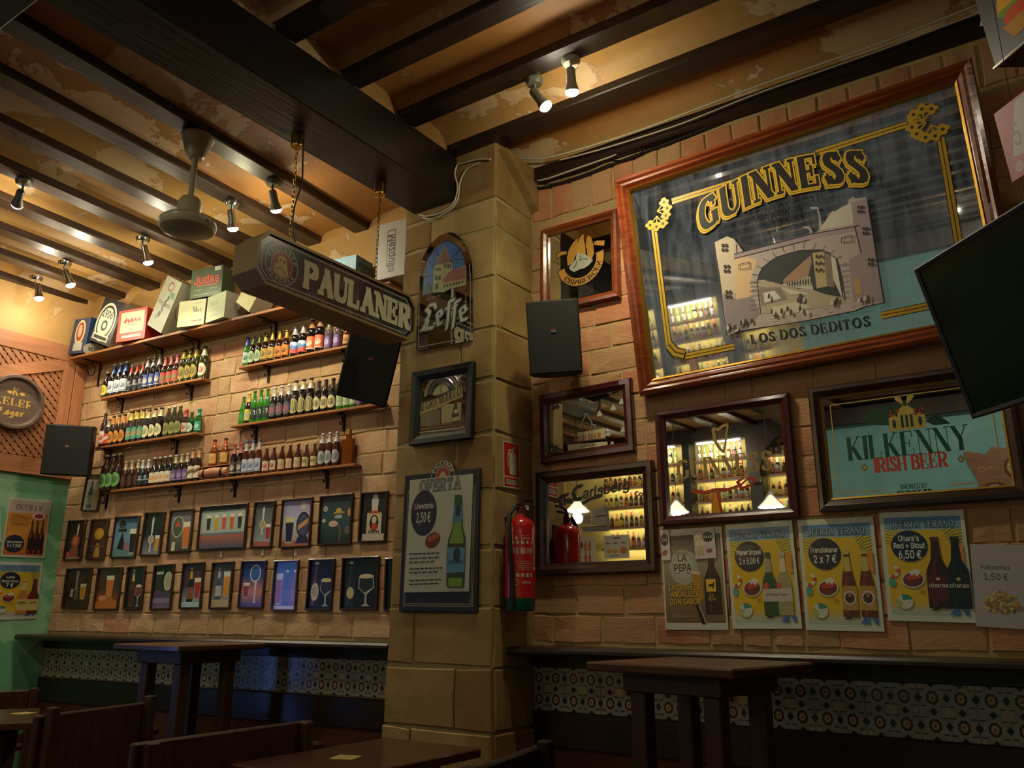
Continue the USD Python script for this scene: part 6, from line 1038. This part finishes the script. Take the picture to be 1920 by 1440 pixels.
def chain(t, u, w, z0, z1):
    m = MB(); z = z1; k = 0; pit = .026
    while z < z0 - .01:
        c_ = [(math.cos(a) * .006, math.sin(a) * .017) for a in np.linspace(0, 2 * np.pi, 11)]
        m.tube([(u + (x if k % 2 else 0), z + .013 + y, w + (0 if k % 2 else x)) for x, y in c_], .0022, 4, cap=False); z += pit; k += 1
    obj('chain', m, M['brass'], t, kind='stuff')
ztop = 3.562 - 2.816
for u in (2.40 - 2.694, 2.985 - 2.694):
    obj('canopy', MB().lathe([(0, 0), (.03, 0), (.032, .006), (.032, .075), (0, .075)], 18, T=lambda v: np.c_[v[:, 0] + u, v[:, 2] + ztop - .076, v[:, 1] - .075]), M['brass'], t, smooth=40)
    obj('hook', MB().tube([(u, SGH / 2 - .002, -.075), (u, SGH / 2 + .02, -.075)], .004, 6), M['brass'], t); chain(t, u, -.075, ztop - .07, SGH / 2 + .012)
obj('power_cord', MB().tube([(-.26, ztop - .075, -.07), (-.25, ztop - .25, -.07), (-.29, ztop - .40, -.065), (-.30, ztop - .5, -.06), (-.27, SGH / 2 + .03, -.06), (-.255, SGH / 2, -.06)], .0045, 6), M['cable_black'], t, smooth=60)
# ---- cables
def cable(label, pts, r, mt, P=None, off=.02, name='cable'):
    q = [np.array(p) if len(p) == 3 else hit(*p, P.w, P.w @ P.O + off) for p in pts]; p = np.array(q); s = np.r_[0, np.cumsum(np.linalg.norm(np.diff(p, axis=0), axis=1))]
    from scipy.interpolate import PchipInterpolator
    ss = np.linspace(0, s[-1], max(12, len(p) * 6)); f = PchipInterpolator(s, p)
    tag(obj(name, MB().tube(f(ss), r, 6), mt, smooth=60), label, 'cable')
cable('white cable looping under the beam end and over the pillar top', [(786, 402), (800, 405), (825, 400), (850, 382), (858, 352), (853, 325), (858, 309), (890, 300), (920, 299)], .0055, M['cable_white'], PP, .022)
cable('second white cable drooping from the pillar top under the beam end', [(792, 408), (815, 409), (845, 393), (859, 372), (862, 345), (878, 315), (898, 306)], .0045, M['cable_white'], PP, .022)
cable('pale cable along the upper edge of the dark wall plate', [(925, 299), (975, 298), (1030, 295), (1100, 276), (1200, 244), (1320, 199), (1440, 154), (1640, 85), (1880, -8), (1990, -45)], .006, M['cable_white'], PR, .10)
cable('pale cable clipped along the lower edge of the wall plate', [(980, 333), (1000, 339), (1030, 334), (1090, 313), (1150, 292), (1184, 270), (1250, 250), (1330, 223), (1440, 184), (1640, 112), (1860, 30), (1980, -15)], .0055, M['cable_white'], PR, .05)
cable('thin black cable wandering below the wall plate', [(1000, 340), (1040, 338), (1100, 320), (1140, 303), (1170, 300), (1205, 285), (1203, 266), (1230, 260), (1330, 229), (1440, 193), (1640, 122), (1860, 42)], .0045, M['cable_black'], PR, .035)
cable('thick black cable along the top of the soldier course of bricks', [(992, 351), (1020, 352), (1080, 335), (1150, 308), (1210, 285), (1330, 238), (1440, 193), (1600, 140), (1700, 100), (1850, 52), (1980, 5)], .009, M['cable_black'], PR, .02)
cable('second pale cable higher on the dark wall plate', [(1050, 300), (1150, 273), (1260, 238), (1440, 168), (1640, 98), (1860, 15), (1980, -28)], .0045, M['cable_white'], PR, .095)
# ---- television, box sign and cards at the right edge
P1 = np.array([-.319, 2.5, 2.243]); tu = np.array([.703, -.711, 0]); tv = np.array([-.188, -.186, .965]); tw = np.cross(tu, tv)
TW, TH = .86, .453
t = thing('television', 'black flat television hanging tilted at the right edge of the view, switched off', 'television', (P1 + tu * TW / 2 - tv * TH / 2, tu, tv, tw))
obj('casing', MB().box(-TW / 2, TW / 2, -TH / 2, TH / 2, -.045, -.002, .006), M['black'], t); obj('bezel', MB().rings(TW, TH, [(0, -.004), (0, .004), (.004, .006), (.014, .004), (.015, -.002)]), plain('bezel', '#242424', .5), t)
obj('screen', MB().box(-TW / 2 + .013, TW / 2 - .013, -TH / 2 + .013, TH / 2 - .013, -.003, .001), M['black_gloss'], t)
obj('back_housing', MB().box(-.28, .3, -.17, .12, -.09, -.044, .02), M['black'], t); obj('mount', MB().tube([(.34, 0, -.06), (.34, .1, -.12), (.34, 1.55, .22)], .02, 8), M['black'], t)
bP = hit(1866, 128, (0, 1, 0), 2.9); bu = np.array([.703, -.711, 0]); bv = np.array([-.10, -.10, .99]); bv /= np.linalg.norm(bv); bw_ = np.cross(bu, bv)
t = thing('box_sign', 'dark grey hanging box sign with a burger picture, cut off by the top right corner', 'sign', (bP, bu, bv, bw_))
obj('case', MB().box(0, .5, 0, .30, -.16, 0, .004), plain('box_grey', '#2e2c30', .4), t); obj('trim', MB().box(-.004, .504, -.004, .006, -.002, .006, .001), M['chrome'], t)
A = Art(); A.poly(arcp(.24, .19, .13, .11, 0, 180, 14), '#b8862c').poly([(.10, .19), (.38, .19), (.36, .165), (.30, .175), (.24, .16), (.17, .175), (.12, .165)], '#5c7c2c').ell(.17, .155, .05, .022, '#b03c24', 14).ell(.27, .15, .06, .022, '#b4442c', 14).poly([(.11, .14), (.37, .14), (.34, .09), (.14, .09)], '#9c6c24')
for k in range(14): A.ell(.15 + rq.uniform(0, .18), .215 + rq.uniform(0, .06), .006, .004, '#c8b070', 7)
printed('print', A, 1.1, 1.1, M['ink_gloss'], t, -.05, -.055, .001, gain=1.6)
obj('hanger', MB().tube([(.25, .29, -.08), (.25, .75, -.10)], .008, 6), M['black'], t)
def card(label, px, Y, w, h, col, fill, yaw=-.79, roll=0.0):
    c_ = Yp(*px, Y); t = thing('hanging_card', label, 'card', facing(c_, yaw, .1, roll)); obj('sheet', MB().box(-w / 2, w / 2, -h / 2, h / 2, -.004, 0), plain('card_' + str(len(names)), col, .6), t)
    A = Art(); fill(A); printed('print', A, w / 100, h / 100, M['ink'], t, -w / 2, -h / 2, .0006); obj('string', MB().tube([(0, h / 2 - .01, -.002), (0, h / 2 + .9, -.09)], .0015, 4), M['cable_black'], t)
card('pink and white price card hanging above the television at the right edge', (1912, 255), 2.75, .14, .24, '#b04c5c', lambda A: A.rect(0, 0, 100, 100, '#a8404c').poly([(20, 30), (60, 96), (100, 98), (100, 20)], '#a8a498').text('5', 44, 40, 30, '#6c645c').ell(30, 14, 12, 8, '#b0888c', 14))
card('red and white card hanging at the top right corner, left of the box sign', (1862, 4), 3.35, .11, .16, '#a8a49c', lambda A: A.rect(0, 0, 100, 100, '#b4aca4').poly([(30, 0), (100, 0), (100, 60)], '#b83424'), roll=-.5)
# ============================================================ TABLES, CHAIRS
def high_table(label, cx, cy, rz, w=.60, d=.58, H=1.115):
    t = thing('high_table', label, 'table', base(cx, cy, 0, rz)); obj('table_top', MB().box(-w / 2, w / 2, -d / 2, d / 2, H - .032, H, .006), M['table_wood'], t)
    obj('apron', MB().box(-.2, .2, -.2, .2, H - .10, H - .033, .004), M['leg_wood'], t)
    for sx in (-1, 1):
        for sy in (-1, 1): obj('leg', MB().box(sx * .15 - .032, sx * .15 + .032, sy * .15 - .032, sy * .15 + .032, .03, H - .101, .004), M['leg_wood'], t)
    obj('foot', MB().box(-.26, .26, -.05, .05, 0, .03, .004).box(-.05, .05, -.26, .26, 0, .0295, .004), M['leg_wood'], t); obj('foot_rail', MB().box(-.118, .118, -.17, -.13, .3, .34, .003), M['leg_wood'], t)
high_table('square high wooden bar table in front of the posters on the right', -1.262, 3.03, -.16); high_table('square high wooden bar table in the left bay below the small pictures', -4.36, 3.08, .02)
def low_table(label, cx, cy, rz, w, d, H=.76):
    t = thing('low_table', label, 'table', base(cx, cy, 0, rz)); obj('table_top', MB().box(-w / 2, w / 2, -d / 2, d / 2, H - .035, H, .005), M['table_wood'], t)
    for s in (-1, 1):
        T1, L1 = along((s * (w / 2 - .12), -d * .36, 0), (s * (w / 2 - .12), d * .3, H - .036)); T2, L2 = along((s * (w / 2 - .12), d * .36, 0), (s * (w / 2 - .12), -d * .3, H - .036))
        obj('trestle_leg', MB().box(.02, L1 - .01, -.03, .03, -.035, .035, T=T1), M['leg_wood'], t); obj('trestle_leg', MB().box(.02, L2 - .01, -.03, .03, -.034, .034, T=lambda v: T2(v) + (s * -.05, 0, 0)), M['leg_wood'], t)
    obj('stretcher', MB().box(-w / 2 + .1, w / 2 - .1, -.03, .03, H * .42, H * .42 + .06, .003), M['leg_wood'], t)
low_table('low dark wooden table in front of the pillar with a beer mat on it', -2.43, 2.52, 0, .52, .82)
pf, pn = Zp(76, 1327, .76), Zp(72, 1353, .76); dy_ = (pf - pn)[:2]; dl = float(np.linalg.norm(dy_)); dy_ = dy_ / dl; dx_ = np.array([dy_[1], -dy_[0]]); cc = (pf + pn)[:2] / 2 - dx_ * .45
low_table('low dark wooden table by the green wall at the left edge', float(cc[0]), float(cc[1]), math.atan2(dx_[1], dx_[0]), .9, dl)
def mat_(label, px, rz):
    q = Zp(*px, .76); t = thing('beer_mat', label, 'coaster', base(float(q[0]), float(q[1]), .7605, rz)); obj('card', MB().box(-.046, .046, -.046, .046, 0, .002), plain('mat_card' + str(len(names)), '#a8944c', .7), t)
    A = Art(); A.rect(-.046, -.046, .046, .046, '#b09a4c').ell(0, 0, .03, .022, '#8c7430').ell(0, 0, .022, .015, '#b0a068').rect(-.016, -.004, .016, .004, '#5c4418'); printed('print', A, 1, 1, M['ink_matte'], t, 0, 0, .0022)
mat_('yellow printed beer mat on the low table in front of the pillar', (648, 1421), .35); mat_('pale beer mat on the low table at the left edge', (44, 1338), .2)
def seat_row(name, label, cat, A, B, zt, bh, face, legs=2, post=.0, seatd=.40, mt='leg_wood', bottom=None):
    """a bench or chair whose backrest's top edge runs from A to B; face = +1 if the seat lies to the left of A->B"""
    A, B = np.array(A[:2], float), np.array(B[:2], float); L = np.linalg.norm(B - A); e = (B - A) / L; c_ = (A + B) / 2; n = np.array([-e[1], e[0]]) * face
    t = thing(name, label, cat, (np.array([c_[0], c_[1], 0]), np.array([e[0], e[1], 0]), np.array([-e[1], e[0], 0]), np.array([0, 0, 1.0]))); f = face
    Y = lambda a, b: (min(f * a, f * b), max(f * a, f * b))
    obj('backrest', MB().box(-L / 2, L / 2, *Y(0, .03), zt - bh, zt, .006), M[mt], t)
    if bh < .25: obj('lower_rail', MB().box(-L / 2 + .05, L / 2 - .05, *Y(.002, .026), zt - bh - .16, zt - bh - .10, .004), M[mt], t)
    obj('seat', MB().box(-L / 2, L / 2, *Y(.032, seatd), .43, .46, .006), M[mt], t)
    for s in (-1, 1):
        x = s * (L / 2 - .05); obj('rear_leg', MB().box(x - .022, x + .022, *Y(-.042, -.001), 0, zt + post, .004), M[mt], t); obj('front_leg', MB().box(x - .022, x + .022, *Y(seatd - .06, seatd - .016), 0, .429, .004), M[mt], t)
        obj('side_rail', MB().box(x - .012, x + .012, *Y(.0, seatd - .061), .20, .24, .002), M[mt], t)
    return t
z_ = .88; a, b = Zp(71, 1343, z_), Zp(289, 1315, z_); seat_row('wooden_bench', 'dark wooden bench back behind the left low table, left of the left high table', 'bench', a, b, z_, .30, 1, post=.03)
z_ = .86; a, b = Zp(252, 1395, z_), Zp(586, 1350, z_); seat_row('wooden_bench', 'nearer brown wooden bench with a single broad back board, bottom left of centre', 'bench', a, b, z_, .15, 1)
z_ = .80; a, b = Zp(-40, 1299, z_), Zp(76, 1292, z_); seat_row('wooden_chair', 'brown wooden chair against the green wall at the left edge', 'chair', a, b, z_, .16, 1, post=.012, seatd=.3)
z_ = .88; a, b = Zp(850, 1458, z_), Zp(1022, 1396, z_); seat_row('wooden_chair', 'black wooden chair back at the bottom edge, right of the pillar foot', 'chair', a, b, z_, .12, 1, post=.02, mt='dark_wood')
def stool(label, x, y, rz, H=.62):
    t = thing('bar_stool', label, 'stool', base(x, y, 0, rz)); obj('seat', MB().box(-.17, .17, -.17, .17, H - .035, H, .01), M['leg_wood'], t)
    for sx in (-1, 1):
        for sy in (-1, 1):
            T, L = along((sx * .19, sy * .19, 0), (sx * .13, sy * .13, H - .036)); obj('leg', MB().box(0, L, -.02, .02, -.02, .02, T=T), M['leg_wood'], t)
    obj('foot_ring', MB().box(-.17, .17, -.185, -.155, .25, .28, .003).box(-.17, .17, .155, .185, .25, .2795, .003), M['leg_wood'], t)
    if 0: obj('back', MB().box(-.16, .16, .13, .155, H + .10, H + .2, .004).box(-.15, -.115, .13, .154, H - .03, H + .12, .003).box(.115, .15, .13, .154, H - .03, H + .12, .003), M['leg_wood'], t)
stool('dark bar stool behind the left high table, against the tiled wall', -3.72, 3.22, .1); stool('dark bar stool left of the left high table', -4.95, 3.05, 1.6)
# ============================================================ THE BAR OPPOSITE, seen in the mirrors
def mir(px, py, Y):                                      # where a point seen in the flat mirrors stands, on the plane y = Y
    d = ray(px, py); t = (7.42 - Y) / d[1]; return np.array([d[0] * t, Y, 1.28 + d[2] * t])
wb = structure('wall_back', 'teal painted wall opposite, seen only in the mirrors')
obj('teal_plaster', MB().box(-2.72, 3.6, YB - .1, YB, 0, 4.02), M['teal_wall'], wb); obj('plaster', MB().box(-6.8, -2.72, YB - .1, YB, 0, 4.02), plain('bar_yellow', '#c0b074', .6), wb)
ws = structure('wall_side', 'plain wall behind the viewer on the right')
obj('plaster', MB().box(3.5, 3.6, -3.7, 3.75, 0, 4.02), M['plaster_wall'], ws)
tb = structure('trim_2', 'dark wooden beam along the top of the opposite wall'); obj('timber', MB().box(-6.6, 3.5, YB, YB + .16, 3.60, 3.83, .01), M['dark_wood'], tb)
PEND_E = mat('pendant_glow', {'e': ('emission', {'color': (1, .92, .75), 'strength': 9.0})}, [], 'e.emission')
LV = (3.335, 3.07, 2.78, 2.50, 2.20)
def back_shelf(x0, x1, z, lab):
    t = thing('back_shelf', lab, 'shelf', base(0, 0, z)); obj('board', MB().box(x0, x1, YB + .002, YB + .19, -.02, 0, .003), M['shelf'], t)
    obj('light_rail', MB().box(x0 + .02, x1 - .02, YB + .165, YB + .185, -.04, -.0205), M['white_plastic'], t); l = UsdLux.RectLight.Define(stage, str(t.GetPath()) + '/strip_light'); l.CreateWidthAttr(x1 - x0 - .05); l.CreateHeightAttr(.02); l.CreateColorAttr(Gf.Vec3f(1, .86, .42)); l.CreateIntensityAttr(16.0); l.AddTranslateOp().Set(((x0 + x1) / 2, YB + .163, -.031)); l.AddRotateXOp().Set(-88.0)
PROTO = list(BFIRST.items()); kk_ = [i for i in PROTO if .19 <= i[0][1] <= .24]; rb = random.Random(11)
for si, (x0, x1, nm) in enumerate(((-4.46, -3.70, 'middle'), (-5.94, -4.64, 'left'), (-3.46, -3.16, 'right'))):
    for li, z in enumerate(LV):
        back_shelf(x0, x1, z, f'{ORD[li]} shelf from the top, {nm} section of the bar seen in the mirrors')
        x = x0 + .06; nb_ = -1
        while x < x1 - .04:
            nb_ += 1
            (kind, H, R), src = rb.choice(kk_); w3 = {'middle': 'middle', 'left': 'left', 'right': 'right'}[nm]
            t = thing('beer_bottle', f'{KIND[kind][6]}, {ORD[nb_]} along {ORD[li]} {nm} bar shelf', 'bottle', (np.array([x, YB + .10, z + .001]), np.array([-1.0, 0, 0]), np.array([0, -1.0, 0]), np.array([0, 0, 1.0])), f'bottles on the {ORD[li]} {nm} bar shelf opposite')
            t.GetReferences().AddInternalReference(src.GetPath()); t.SetInstanceable(True); x += .076 + rb.uniform(0, .012)
for x, w, nm in ((-4.55, .11, 'thin dark'), (-3.58, .17, 'broad dark')):
    t = thing('bar_post', f'{nm} wooden post of the bar opposite, seen in the mirrors', 'post'); obj('post', MB().box(x - w / 2, x + w / 2, YB + .004, YB + .24, 0, 3.598, .006), plain('post_slate' + nm[:2], '#25282a', .4), t)
    if w > .12: obj('brace', MB().prism(sg.Polygon([(x - .08, 2.95), (x + .08, 2.95)] + arcp(x + .5, 3.0, .42, .56, 180, 100, 8) + [(x + .42, 3.599), (x - .08, 3.599)]), YB + .25, YB + .33, T=lambda v: np.c_[v[:, 0], v[:, 2], v[:, 1]]), M['walnut'], t)
PB2 = Plane((0, YB, 0), (-1, 0, 0))
t = thing('clock_plaque', 'carved brown wooden plaque with round dials on the teal wall, seen in the right mirrors', 'clock', PB2.frame(.62, 2.72, .002))
pl = [(.52, .42), (.50, .30), (.42, .10), (.40, -.10), (.44, -.40), (-.44, -.40), (-.40, -.10), (-.42, .10), (-.50, .30), (-.52, .42), (-.30, .36), (-.24, .44), (0, .40), (.24, .44), (.30, .36)]
obj('board', MB().prism(sg.Polygon(pl).buffer(.01), 0, .035), M['pub_wood'], t)
for x, y, r in ((.26, -.09, .14), (.0, .20, .14), (-.28, -.09, .14)):
    T = lambda v: v + (x, y, .035); rg = obj('dial_ring', MB().lathe([(r * .8, .0), (r, 0), (r, .02), (r * .92, .035), (r * .8, .02)], 28, T=T), M['pub_wood'], t, smooth=40)
    A = Art(); A.ell(x, y, r * .82, r * .82, '#b0a48c', 30)
    for k in range(12): a = k * math.pi / 6; A.rect(x + r * .66 * math.cos(a) - .006, y + r * .66 * math.sin(a) - .006, x + r * .66 * math.cos(a) + .006, y + r * .66 * math.sin(a) + .006, '#2c2018')
    A.line([(x, y), (x + r * .4, y + r * .3)], .008, '#2c2018').line([(x, y), (x - r * .1, y + r * .6)], .006, '#2c2018'); printed('dial', A, 1, 1, M['ink'], t, 0, 0, .042)
A = Art(); A.ring(.37, .20, .045, .03, .010, '#b08c3c', 20).line([(.27, .19), (.29, .22), (.25, .23)], .008, '#b08c3c'); printed('carving', A, 1, 1, M['ink'], t, 0, 0, .0355)
t = thing('flag', 'red and yellow hanging flag at the bar opposite, seen in the middle mirror', 'flag', PB2.frame(4.05, 2.55, .42))
fv = []; n_ = 9
for i in range(n_):
    for j in range(n_):
        a, b = i / (n_ - 1), j / (n_ - 1); wd = .10 + .17 * b; fv.append(((a - .5) * wd + .03 * (1 - b), .30 - .62 * b, .02 * math.sin(a * 9 + b * 3)))
ff = [(i * n_ + j, (i + 1) * n_ + j, (i + 1) * n_ + j + 1, i * n_ + j + 1) for i in range(n_ - 1) for j in range(n_ - 1)]; fa = np.array(ff); fa = np.vstack([fa[:, [0, 1, 2]], fa[:, [0, 2, 3]]])
obj('cloth', (np.array(fv), fa), M['ink_matte'], t, smooth=True, col=np.array([C('#b83420') if (k // n_ < 3 or k // n_ > 6) else C('#c89420') for k in range(n_ * n_)])); obj('rod', MB().tube([(-.08, .305, 0), (.12, .305, 0)], .006, 6), M['dark_wood'], t); obj('cord', MB().tube([(.02, .305, 0), (.02, 1.288, 0)], .003, 5), M['cable_black'], t)
PEND = [(mir(px, py, -1.9 if i < 2 else -1.2), nm) for i, (px, py, nm) in enumerate(((1266, 962, 'left one in the middle mirror'), (1444, 952, 'right one in the middle mirror'), (1079, 960, 'the one in the mirror beside the extinguisher')))] + [(np.array([x, -1.9, 2.45]), f'{n} of the row behind the viewer') for x, n in ((.9, 'third'), (2.2, 'fourth'))]
for i, (P, nm) in enumerate(PEND):
    t = thing('pendant_lamp', f'grey glass pendant lamp glowing white below, {nm}', 'lamp', base(*map(float, P)))
    obj('shade', MB().lathe([(.15, 0), (.148, .012), (.12, .05), (.075, .10), (.045, .15), (.035, .19), (.0, .2)], 28), M['shade_glass'], t, smooth=40)
    obj('diffuser', MB().lathe([(0, .01), (.142, .012)], 28, T=lambda v: v * (1, 1, 1)), PEND_E, t); obj('cord', MB().tube([(0, 0, .19), (0, 0, 3.84 - float(P[2]))], .004, 6), M['cable_black'], t)
    l = UsdLux.SphereLight.Define(stage, str(t.GetPath()) + '/light'); l.CreateRadiusAttr(.06); l.CreateColorAttr(Gf.Vec3f(*PEND_COL)); l.CreateIntensityAttr(PEND_W); l.AddTranslateOp().Set((0, 0, -.07))
for nm, x0, x1, z0, z1, kind in (('white flyer with red bottles, hung below the bar shelves, seen beside the extinguisher reflection', -6.38, -6.0, 1.98, 2.36, 0), ('white menu sheet with food pictures hung below the bar shelves, seen in the dark mirror', -5.86, -5.46, 2.05, 2.38, 1)):
    w, h_ = x1 - x0, z1 - z0; t = thing('menu_sheet', nm, 'poster', PB2.frame(-(x0 + x1) / 2, (z0 + z1) / 2, .25)); obj('sheet', MB().box(-w / 2, w / 2, -h_ / 2, h_ / 2, -.004, 0), M['paper'], t); A = Art(); A.rect(0, 0, 100, 100, '#b8b4a8')
    if kind: A.ell(22, 34, 14, 16, '#b4702c').ell(54, 30, 14, 8, '#b89448').ell(80, 32, 12, 8, '#b08c3c'); [A.rect(14 + k * 30, 62, 32 + k * 30, 68, '#5c5448') for k in range(3)]; A.rect(36, 84, 64, 90, '#5c5448').rect(40, 10, 78, 14, '#6c6454')
    else: [art_bottle(A, 26 + (k % 2) * 18, 10 + (k // 2) * 42, 38, 12, '#a83420', '#c06048', None, '#7c2c20') for k in range(4)]; A.ell(72, 72, 17, 17, '#1c1c2c').ell(72, 26, 14, 10, '#7c2430')
    printed('print', A, w / 100, h_ / 100, M['ink'], t, -w / 2, -h_ / 2, .0005, gain=1.3); obj('bracket', MB().box(-.01, .01, h_ / 2 - .03, h_ / 2 - .01, -.245, -.005), M['iron'], t)
# strip lamps under the top beam of the bar, and ceiling spots of the room behind the viewer
for x0, x1, nm in ((-4.4, -3.75, 'middle'), (-5.9, -4.7, 'left')):
    t = thing('strip_lamp', f'slim strip lamp lighting the {nm} section of the bar opposite', 'lamp', base((x0 + x1) / 2, YB + .22, 3.585)); w = (x1 - x0) / 2
    obj('housing', MB().box(-w, w, -.02, .02, -.012, .012, .002), M['white_plastic'], t); obj('tube', MB().tube([(-w + .02, 0, -.02), (w - .02, 0, -.02)], .008, 8), PEND_E, t)
    l = UsdLux.RectLight.Define(stage, str(t.GetPath()) + '/light'); l.CreateWidthAttr(2 * w); l.CreateHeightAttr(.05); l.CreateColorAttr(Gf.Vec3f(1, .86, .5)); l.CreateIntensityAttr(26.0); l.AddTranslateOp().Set((0, .0, -.035)); l.AddRotateXOp().Set(-25.0)
# glazed street door at the far end of the left wall, daylight behind it
d0 = structure('door_1', 'glazed street door with blue daylight, beyond the left edge of the view')
obj('frame', MB().rings(1.0, 2.1, [(0, 0), (0, .05), (.07, .05), (.07, 0)]), M['dark_wood'], d0)
UsdGeom.Xformable(d0).AddTransformOp().Set(Gf.Matrix4d(0, 1, 0, 0, 0, 0, 1, 0, 1, 0, 0, 0, -6.625, .75, 1.06, 1))
obj('panel', MB().box(-.43, .43, -.98, .98, .002, .006), M['dark_wood'], d0); obj('pane', MB().box(-.23, .23, -.9, .8, .007, .012), mat('daylight', {'e': ('emission', {'color': (.16, .34, 1.0), 'strength': DOOR_E})}, [], 'e.emission'), d0)
ROOM = [(-.9, 1.6, .12, (-.9, 3.7, 1.8)), (.6, 1.9, .2, (-.4, 3.7, 2.4)), (-2.0, 1.0, .25, (-2.6, 3.4, 1.8)), (-3.4, .4, .8, (-4.2, 3.6, 1.5)), (-.6, -1.4, 1.6, (-.8, -3.5, 2.7)), (-5.2, .2, .8, (-5.4, 3.4, 1.6)), (-2.2, -1.0, 1.0, (-2.4, -3.5, 2.4)), (1.2, -.9, 1.2, (1.0, -3.5, 2.4)), (-4.4, -1.5, .8, (-4.4, -3.5, 2.6))]
for k, (x, y, pw, aim) in enumerate(ROOM):
    B = np.array([x, y, 3.838 if x > -2.7 else 3.749]); t = thing('ceiling_spotlight', f'ceiling spotlight outside the view, {ORD[k]} of those over the room behind the viewer', 'lamp', base(*B)); d = np.array(aim) - B; d /= np.linalg.norm(d)
    obj('canopy', MB().lathe([(0, -.028), (.036, -.028), (.047, 0), (0, 0)], 16), M['chrome'], t); obj('head', MB().lathe([(0, -.03), (.022, -.02), (.034, .085), (.03, .08)], 16, T=mapper(*aim_map(np.array([0, 0, -.08]), d))), M['chrome'], t)
    l = UsdLux.SphereLight.Define(stage, str(t.GetPath()) + '/light'); l.CreateRadiusAttr(.03); P, a, b, dd = aim_map(np.array([0, 0, -.08]) + d * .13, d); l2 = UsdLux.SphereLight.Define(stage, str(t.GetPath()) + '/bulb_glow'); l2.CreateRadiusAttr(.022); l2.CreateIntensityAttr(SPILL * pw * (1 if y > 0 else .35)); l2.CreateColorAttr(Gf.Vec3f(*LAMP_COL)); l2.AddTranslateOp().Set(tuple(map(float, P)))
    l.AddTransformOp().Set(Gf.Matrix4d(*map(float, a), 0, *map(float, np.cross(-d, a)), 0, *map(float, -d), 0, *map(float, P), 1)); l.CreateIntensityAttr(ROOM_W * pw / (math.pi * .03 ** 2) * .09); l.CreateColorAttr(Gf.Vec3f(*LAMP_COL))
    s = UsdLux.ShapingAPI.Apply(l.GetPrim()); s.CreateShapingConeAngleAttr(60.0); s.CreateShapingConeSoftnessAttr(.8)
